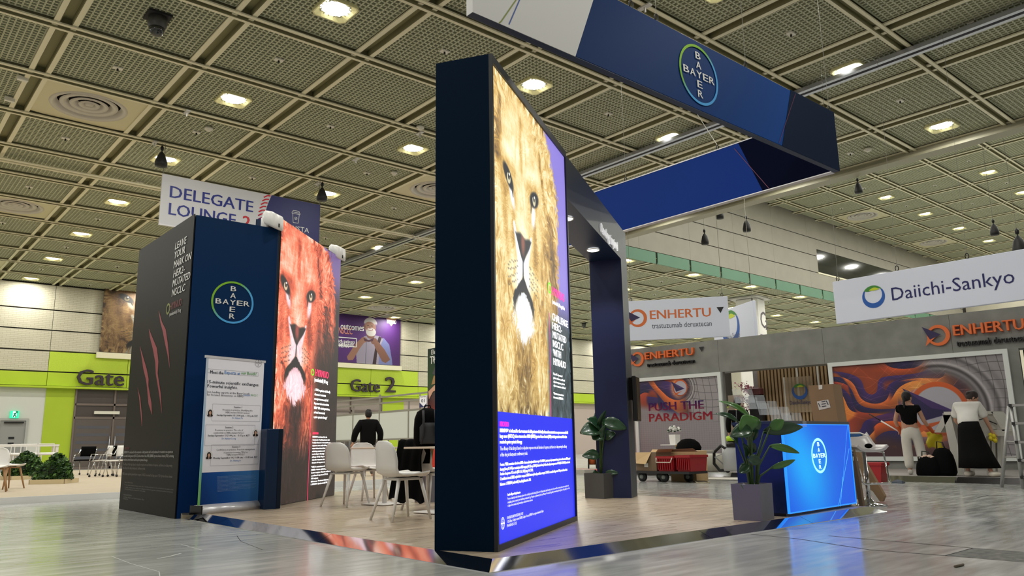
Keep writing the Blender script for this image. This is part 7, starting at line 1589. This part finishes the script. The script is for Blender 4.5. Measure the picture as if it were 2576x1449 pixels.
# fan behind the planter
pf = pz(1491, 1178); t = thing('floor_fan', 'black and orange cable reel standing behind the charcoal planter', 'cable reel', (pf.x, pf.y, 0), R(-50))
q = MB(); q.smooth = True; q.tube([(-.10, 0, .26), (.10, 0, .26)], .15, 20); q.build('cable_winding', mat('cable_orange', (190, 92, 40), .6), t)
for x_ in (-.12, .12): q = MB(); q.smooth = True; q.tube([(x_-.01, 0, .26), (x_+.01, 0, .26)], .25, 24); q.build('flange', blk, t)
q = MB(); q.tube([(-.13, -.15, 0), (-.13, 0, .30), (-.13, .15, 0)], .015, 6); q.tube([(.13, -.15, 0), (.13, 0, .30), (.13, .15, 0)], .015, 6); q.build('reel_stand', blk, t); t.name = 'cable_reel'
# ---------------- printed pictures on the far wall
def wall_pic(name, label, x0_, y0_, x1_, y1_, m_, depth=.12, arr=None):
    a = py(x0_, y0_, YW-.2); c = py(x1_, y1_, YW-.2); t = thing(name, label, 'poster', (a.x, YW-.2, c.z)); w, h = c.x-a.x, a.z-c.z
    picture('printed_sheet', 0, w, 0, h, 0, m_, t); q = MB(); q.box(-.1, w+.1, -.06, .08, -.30, -.03); q.build('ledge', cream, t); return t, w, h
ar = lion_print(340, 440, -2.05, .85, -3.05, .66)
wall_pic('lion_poster', 'lion poster high on the far wall, half hidden by the tower', 264, 715, 400, 893, img_mat('lion_print_art', ar*.72, .6))
def man_art(w, h):
    asp = w/h; X, Y = np.meshgrid(np.linspace(0, asp, w), np.linspace(1, 0, h)); c = ramp(np.clip(.2+.5*np.exp(-(((X-asp*.62)/.5)**2+((Y-.35)/.4)**2)), 0, 1), [(0, (52, 10, 74)), (.5, (76, 24, 108)), (1, (104, 40, 140))])
    def el(cx, cy, a, b, t=0, s=.04):
        u = (X-cx)*np.cos(t)+(Y-cy)*np.sin(t); v = -(X-cx)*np.sin(t)+(Y-cy)*np.cos(t); return sst(1+s, 1-s, np.hypot(u/a, v/b))
    def ply(P):
        m_ = np.zeros_like(X, bool); n_ = len(P)
        for k in range(n_):
            (x1, y1), (x2, y2) = P[k], P[(k+1) % n_]; cond = ((y1 > Y) != (y2 > Y)) & (X < (x2-x1)*(Y-y1)/((y2-y1) or 1e-9)+x1); m_ ^= cond
        return m_.astype(float)
    def put(m_, col): nonlocal c; c = c*(1-m_[..., None])+np.array(col)/255.*m_[..., None]
    o = asp-1.09; sk = (150, 104, 84); sk2 = (118, 78, 62)
    g = lambda x, y: (o+x, y)
    put(ply([g(.36, 0), g(.34, .28), g(.40, .42), g(.48, .50), g(.60, .54), g(.74, .52), g(.86, .42), g(.92, .28), g(.95, .02), g(.95, 0)]), (150, 142, 160))
    put(ply([g(.72, 0), g(.74, .30), g(.80, .50), g(.90, .38), g(.95, .10), g(.96, 0)]), (112, 118, 168))
    put(ply([g(.62, 0), g(.66, .30), g(.72, .52), g(.77, .50), g(.70, .28), g(.68, 0)]), (46, 22, 30)); put(ply([g(.50, 0), g(.505, .46), g(.515, .46), g(.51, 0)]), (96, 90, 108))
    put(ply([g(.20, .10), g(.22, .04), g(.30, .05), g(.40, .26), g(.50, .42), g(.44, .47), g(.34, .36)]), sk); put(ply([g(.92, .10), g(.84, .03), g(.78, .06), g(.66, .30), g(.62, .42), g(.69, .44), g(.82, .28)]), sk2)
    put(el(o+.47, .43, .055, .05, .5), sk); put(el(o+.64, .42, .05, .06, -.4), sk2); put(ply([g(.46, .47), g(.55, .43), g(.64, .49), g(.62, .42), g(.55, .40), g(.48, .41)]), (70, 24, 40))
    put(el(o+.58, .53, .07, .07), sk2); put(el(o+.57, .68, .095, .135, .05), sk); put(el(o+.585, .585, .085, .08, 0), (196, 190, 184)); put(el(o+.57, .63, .05, .02), (150, 100, 84))
    hr_ = el(o+.575, .74, .112, .115, 0)*sst(.70, .76, Y+.25*np.abs(X-o-.57)*0)*(1-el(o+.56, .69, .085, .085, 0)); put(hr_, (186, 180, 176)); put(el(o+.475, .67, .02, .035), sk2)
    put(el(o+.535, .70, .018, .006), (60, 36, 34)); put(el(o+.60, .70, .018, .006), (60, 36, 34)); put(el(o+.565, .665, .012, .03), (132, 86, 70)); put(el(o+.565, .635, .04, .012), (214, 208, 202)); put(el(o+.565, .617, .022, .005), (110, 60, 56))
    return c*.92
t, w, h = wall_pic('purple_poster', 'purple poster of a white-bearded person in braces above the second gate', 760, 760, 1006, 920, img_mat('man_print_art', man_art(480, 300), .6))
fx = lambda x, y: (py(x, y, YW-.2).x-t.location.x, py(x, y, YW-.2).z-t.location.z)
q = MB(); a, c = fx(790, 822), fx(915, 825); put_text(q, 'improving outcomes', a[0], a[1], .42, width=c[0]-a[0], y=-.02, bold=.02)
for s, x_, y_, x2_ in (('discover which patients', 806, 858, 892), ('had the longest benefit', 806, 865, 890), ('from TEPMETKO', 820, 871, 879)): a, c = fx(x_, y_), fx(x2_, y_); put_text(q, s, a[0], a[1], .22, width=c[0]-a[0], y=-.02, bold=.02, res=1)
a, c = fx(972, 813), fx(996, 813); put_text(q, 'TEPMETKO', a[0], a[1], .26, width=c[0]-a[0], y=-.02, bold=.03)
a, c = fx(850, 848), fx(896, 873); 
for p0_, p1_ in (((a[0]-1, a[1]), (c[0], a[1])), ((c[0], a[1]), (c[0], c[1])), ((c[0], c[1]), (a[0]-1, c[1]))): strokez(q, [p0_, p1_], .05, -.02)
q.build('lettering', mwh, t)
q = MB(); a, c = fx(800, 834), fx(886, 834); put_text(q, 'Leading in NSCLC', a[0], a[1], .40, width=c[0]-a[0], y=-.02, bold=.01); a = fx(984, 801); q.add([(a[0], -.02, a[1]+.5), (a[0]+.4, -.02, a[1]), (a[0], -.02, a[1]-.5), (a[0]-.4, -.02, a[1])], [(0, 1, 2, 3)]); q.build('lettering', mat('print_peach', (214, 140, 110), .5), t)
# ================================================================ LOUNGE AT THE LEFT
ye = pz(150, 1246, .10).y; xe2 = pz(340, 1180, .1).x+4
lg = thing('lounge_deck', 'wide beige carpeted deck with a white edge in front of the first gate', 'platform', (xe2, ye, 0))
q = MB(); q.box(-24, 0, .03, 19, 0.001, .10); q.build('carpet', mat('carpet_beige', (184, 170, 148), .95, noise=.05, nscale=6), lg); q = MB(); q.box(-24, 0, 0, .03, 0, .105); q.build('white_edge', shell_w, lg)
wl = mat('oak_leg', (164, 124, 84), .5)
def plc(x, y, z=.10): return pz(x, y, z)
a = plc(28, 1236)
ch_l = make_chair('white tub chair on oak legs at the very left edge, nearest the camera', wl, shell_w, 'white chairs with oak legs at the left edge')
ch_l.location = (a.x-.28, a.y+.1, .10); ch_l.rotation_euler = (0, 0, R(170))
dup(ch_l, (a.x+.10, a.y+1.3, .10), R(-60), 'white shell chair on oak legs behind the one at the left edge')
# planter beds with shrubs
def bed(cx_, cy_, w, d, h, rz, seed, label):
    t = thing('shrub_bed', label, 'planter', (cx_, cy_, .10), rz); wm = mat('pine_board', (206, 188, 148), .6)
    for a_, b_, c_, d_ in ((-w/2, w/2, -d/2, -d/2+.02), (-w/2, w/2, d/2-.02, d/2), (-w/2, -w/2+.02, -d/2, d/2), (w/2-.02, w/2, -d/2, d/2)): q = MB(); q.box(a_, b_, c_, d_, 0, .10); q.build('board', wm, t)
    rs = random.Random(seed); q = MB(); q2 = MB()
    for k in range(2600):
        a_, b_ = rs.uniform(0, 2*PI), rs.uniform(-.2, PI/2); rr = rs.uniform(.75, 1.0); lump = 1+.18*math.sin(3*a_+seed)*math.cos(2*b_); v_ = Vector((w*.52*rr*lump*math.cos(a_)*math.cos(b_), d*.52*rr*lump*math.sin(a_)*math.cos(b_), .10+h*rr*abs(math.sin(b_))*lump)); s_ = rs.uniform(.02, .05); ax = Vector((rs.gauss(0, 1), rs.gauss(0, 1), rs.gauss(0, 1))).normalized(); b2 = ax.orthogonal()*s_; d2 = ax.cross(b2)*.6
        (q if k % 3 else q2).add([v_+b2, v_+d2, v_-b2, v_-d2], [(0, 1, 2, 3)])
    q.build('foliage', mat('shrub_dark', (34, 66, 24), .6, noise=.4, nscale=9), t, kind='stuff'); q2.build('foliage_tips', mat('shrub_light', (74, 112, 38), .6), t, kind='stuff')
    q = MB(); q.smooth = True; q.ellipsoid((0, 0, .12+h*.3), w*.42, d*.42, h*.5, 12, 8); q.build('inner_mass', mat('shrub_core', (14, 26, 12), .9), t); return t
a, c = plc(98, 1218), plc(190, 1216); bed((a.x+c.x)/2, (a.y+c.y)/2+.35, abs((c-a).length)*.98, .75, .50, math.atan2(c.y-a.y, c.x-a.x), 3, 'shrub bed with pine edging and small white flowers, nearer of the two')
a = plc(82, 1206); bed(a.x-.1, a.y+.5, .95, .7, .55, .2, 5, 'shrub bed behind and left of the nearer shrub bed')
# folding tablet chairs
def net_chair(x, y, rz, m_, label):
    p = plc(x, y); t = thing('mesh_chair', label, 'chair', (p.x, p.y, .10), rz, 'chrome-legged chairs before the glass doors')
    q = MB(); q.smooth = True
    surf(lambda u, v: ((u-.5)*.46, -.20-.05*((u-.5)*2)**2*-1-.03*v, .56+.30*v), 6, 4, 'backrest', m_, t, .012); surf(lambda u, v: ((u-.5)*.46, -.2+.42*v, .45+.02*math.sin(PI*v)), 5, 5, 'seat', m_, t, .025)
    for sx in (-1, 1):
        q = MB(); q.smooth = True; q.tube([(sx*.24, -.22, .82), (sx*.25, -.10, .62), (sx*.25, .12, .62), (sx*.25, .20, .42)], .014, 6); q.build('arm', chrome, t)
        for y0_, y1_ in ((-.12, -.24), (.14, .24)): q = MB(); q.tube([(sx*.22, y0_, .45), (sx*.25, y1_, .05)], .012, 6); q.build('leg', chrome, t); q = MB(); q.smooth = True; q.tube([(sx*.25-.015, y1_, .03), (sx*.25+.015, y1_, .03)], .03, 8); q.build('caster', blk, t)
    return t
net_chair(210, 1195, R(140), cloth, 'black-backed chair on chrome legs before the glass doors, leftmost of the row')
net_chair(255, 1199, R(60), shell_w, 'white chair with armrests on chrome legs, middle of the row')
net_chair(293, 1199, R(120), shell_w, 'white chair on chrome legs next to the charcoal wrap')
net_chair(283, 1196, R(30), cloth, 'black chair between the two white chairs before the glass doors')
# white railing frame and stools
def wframe(pts, parent, r=.03): q = MB(); q.tube(pts, r, 6); q.build('tube_frame', shell_w, parent)
YR = 29.0; f_ = lambda x, y: py(x, y, YR)
o = f_(0, 1190); t = thing('white_high_table', 'long white tube-framed high table before the service door', 'table', (o.x, YR, .10))
def rl(x, y): p = f_(x, y); return (p.x-o.x, 0, max(p.z-.10, 0))
zt_4 = rl(70, 1121)[2]; xr4 = rl(144, 1121)[0]
for x_ in (-1.5, -.1, xr4): q = MB(); q.box(x_-.04, x_+.04, -.04, .04, 0, zt_4); q.build('leg', shell_w, t); q = MB(); q.box(x_-.04, x_+.04, .5, .58, 0, zt_4); q.build('leg', shell_w, t)
q = MB(); q.box(-3, xr4+.05, -.06, .6, zt_4-.03, zt_4+.03); q.build('tabletop', shell_w, t)
for k, x in enumerate((15, 45, 70, 115)):
    p = py(x, 1180, YR-1.0-.4*k); t = thing('white_stool', ['white high stool under the left end of the high table', 'white high stool second from the picture edge', 'white high stool left of the lime upright', 'white high stool in front of the lime upright'][k], 'stool', (p.x, p.y, .10), 0, 'white high stools at the long table')
    q = MB(); q.smooth = True; q.bevbox(-.2, .2, -.2, .2, .62, .70, .03); q.build('seat', shell_w, t)
    for sx in (-1, 1):
        for sy in (-1, 1): q = MB(); q.tube([(sx*.18, sy*.18, .62), (sx*.2, sy*.2, 0)], .015, 5); q.build('leg', shell_w, t)
    q = MB(); q.tube([(-.2, .2, .66), (-.2, .2, .95), (.2, .2, .95), (.2, .2, .66)], .014, 5); q.build('back_frame', shell_w, t)
# remaining room shell
b = MB(); b.box(62, 62.3, -10, YW, 0, ZH+.5); struct(b.build('wall_right', wallm), 'plain cream wall at the far right end of the hall')
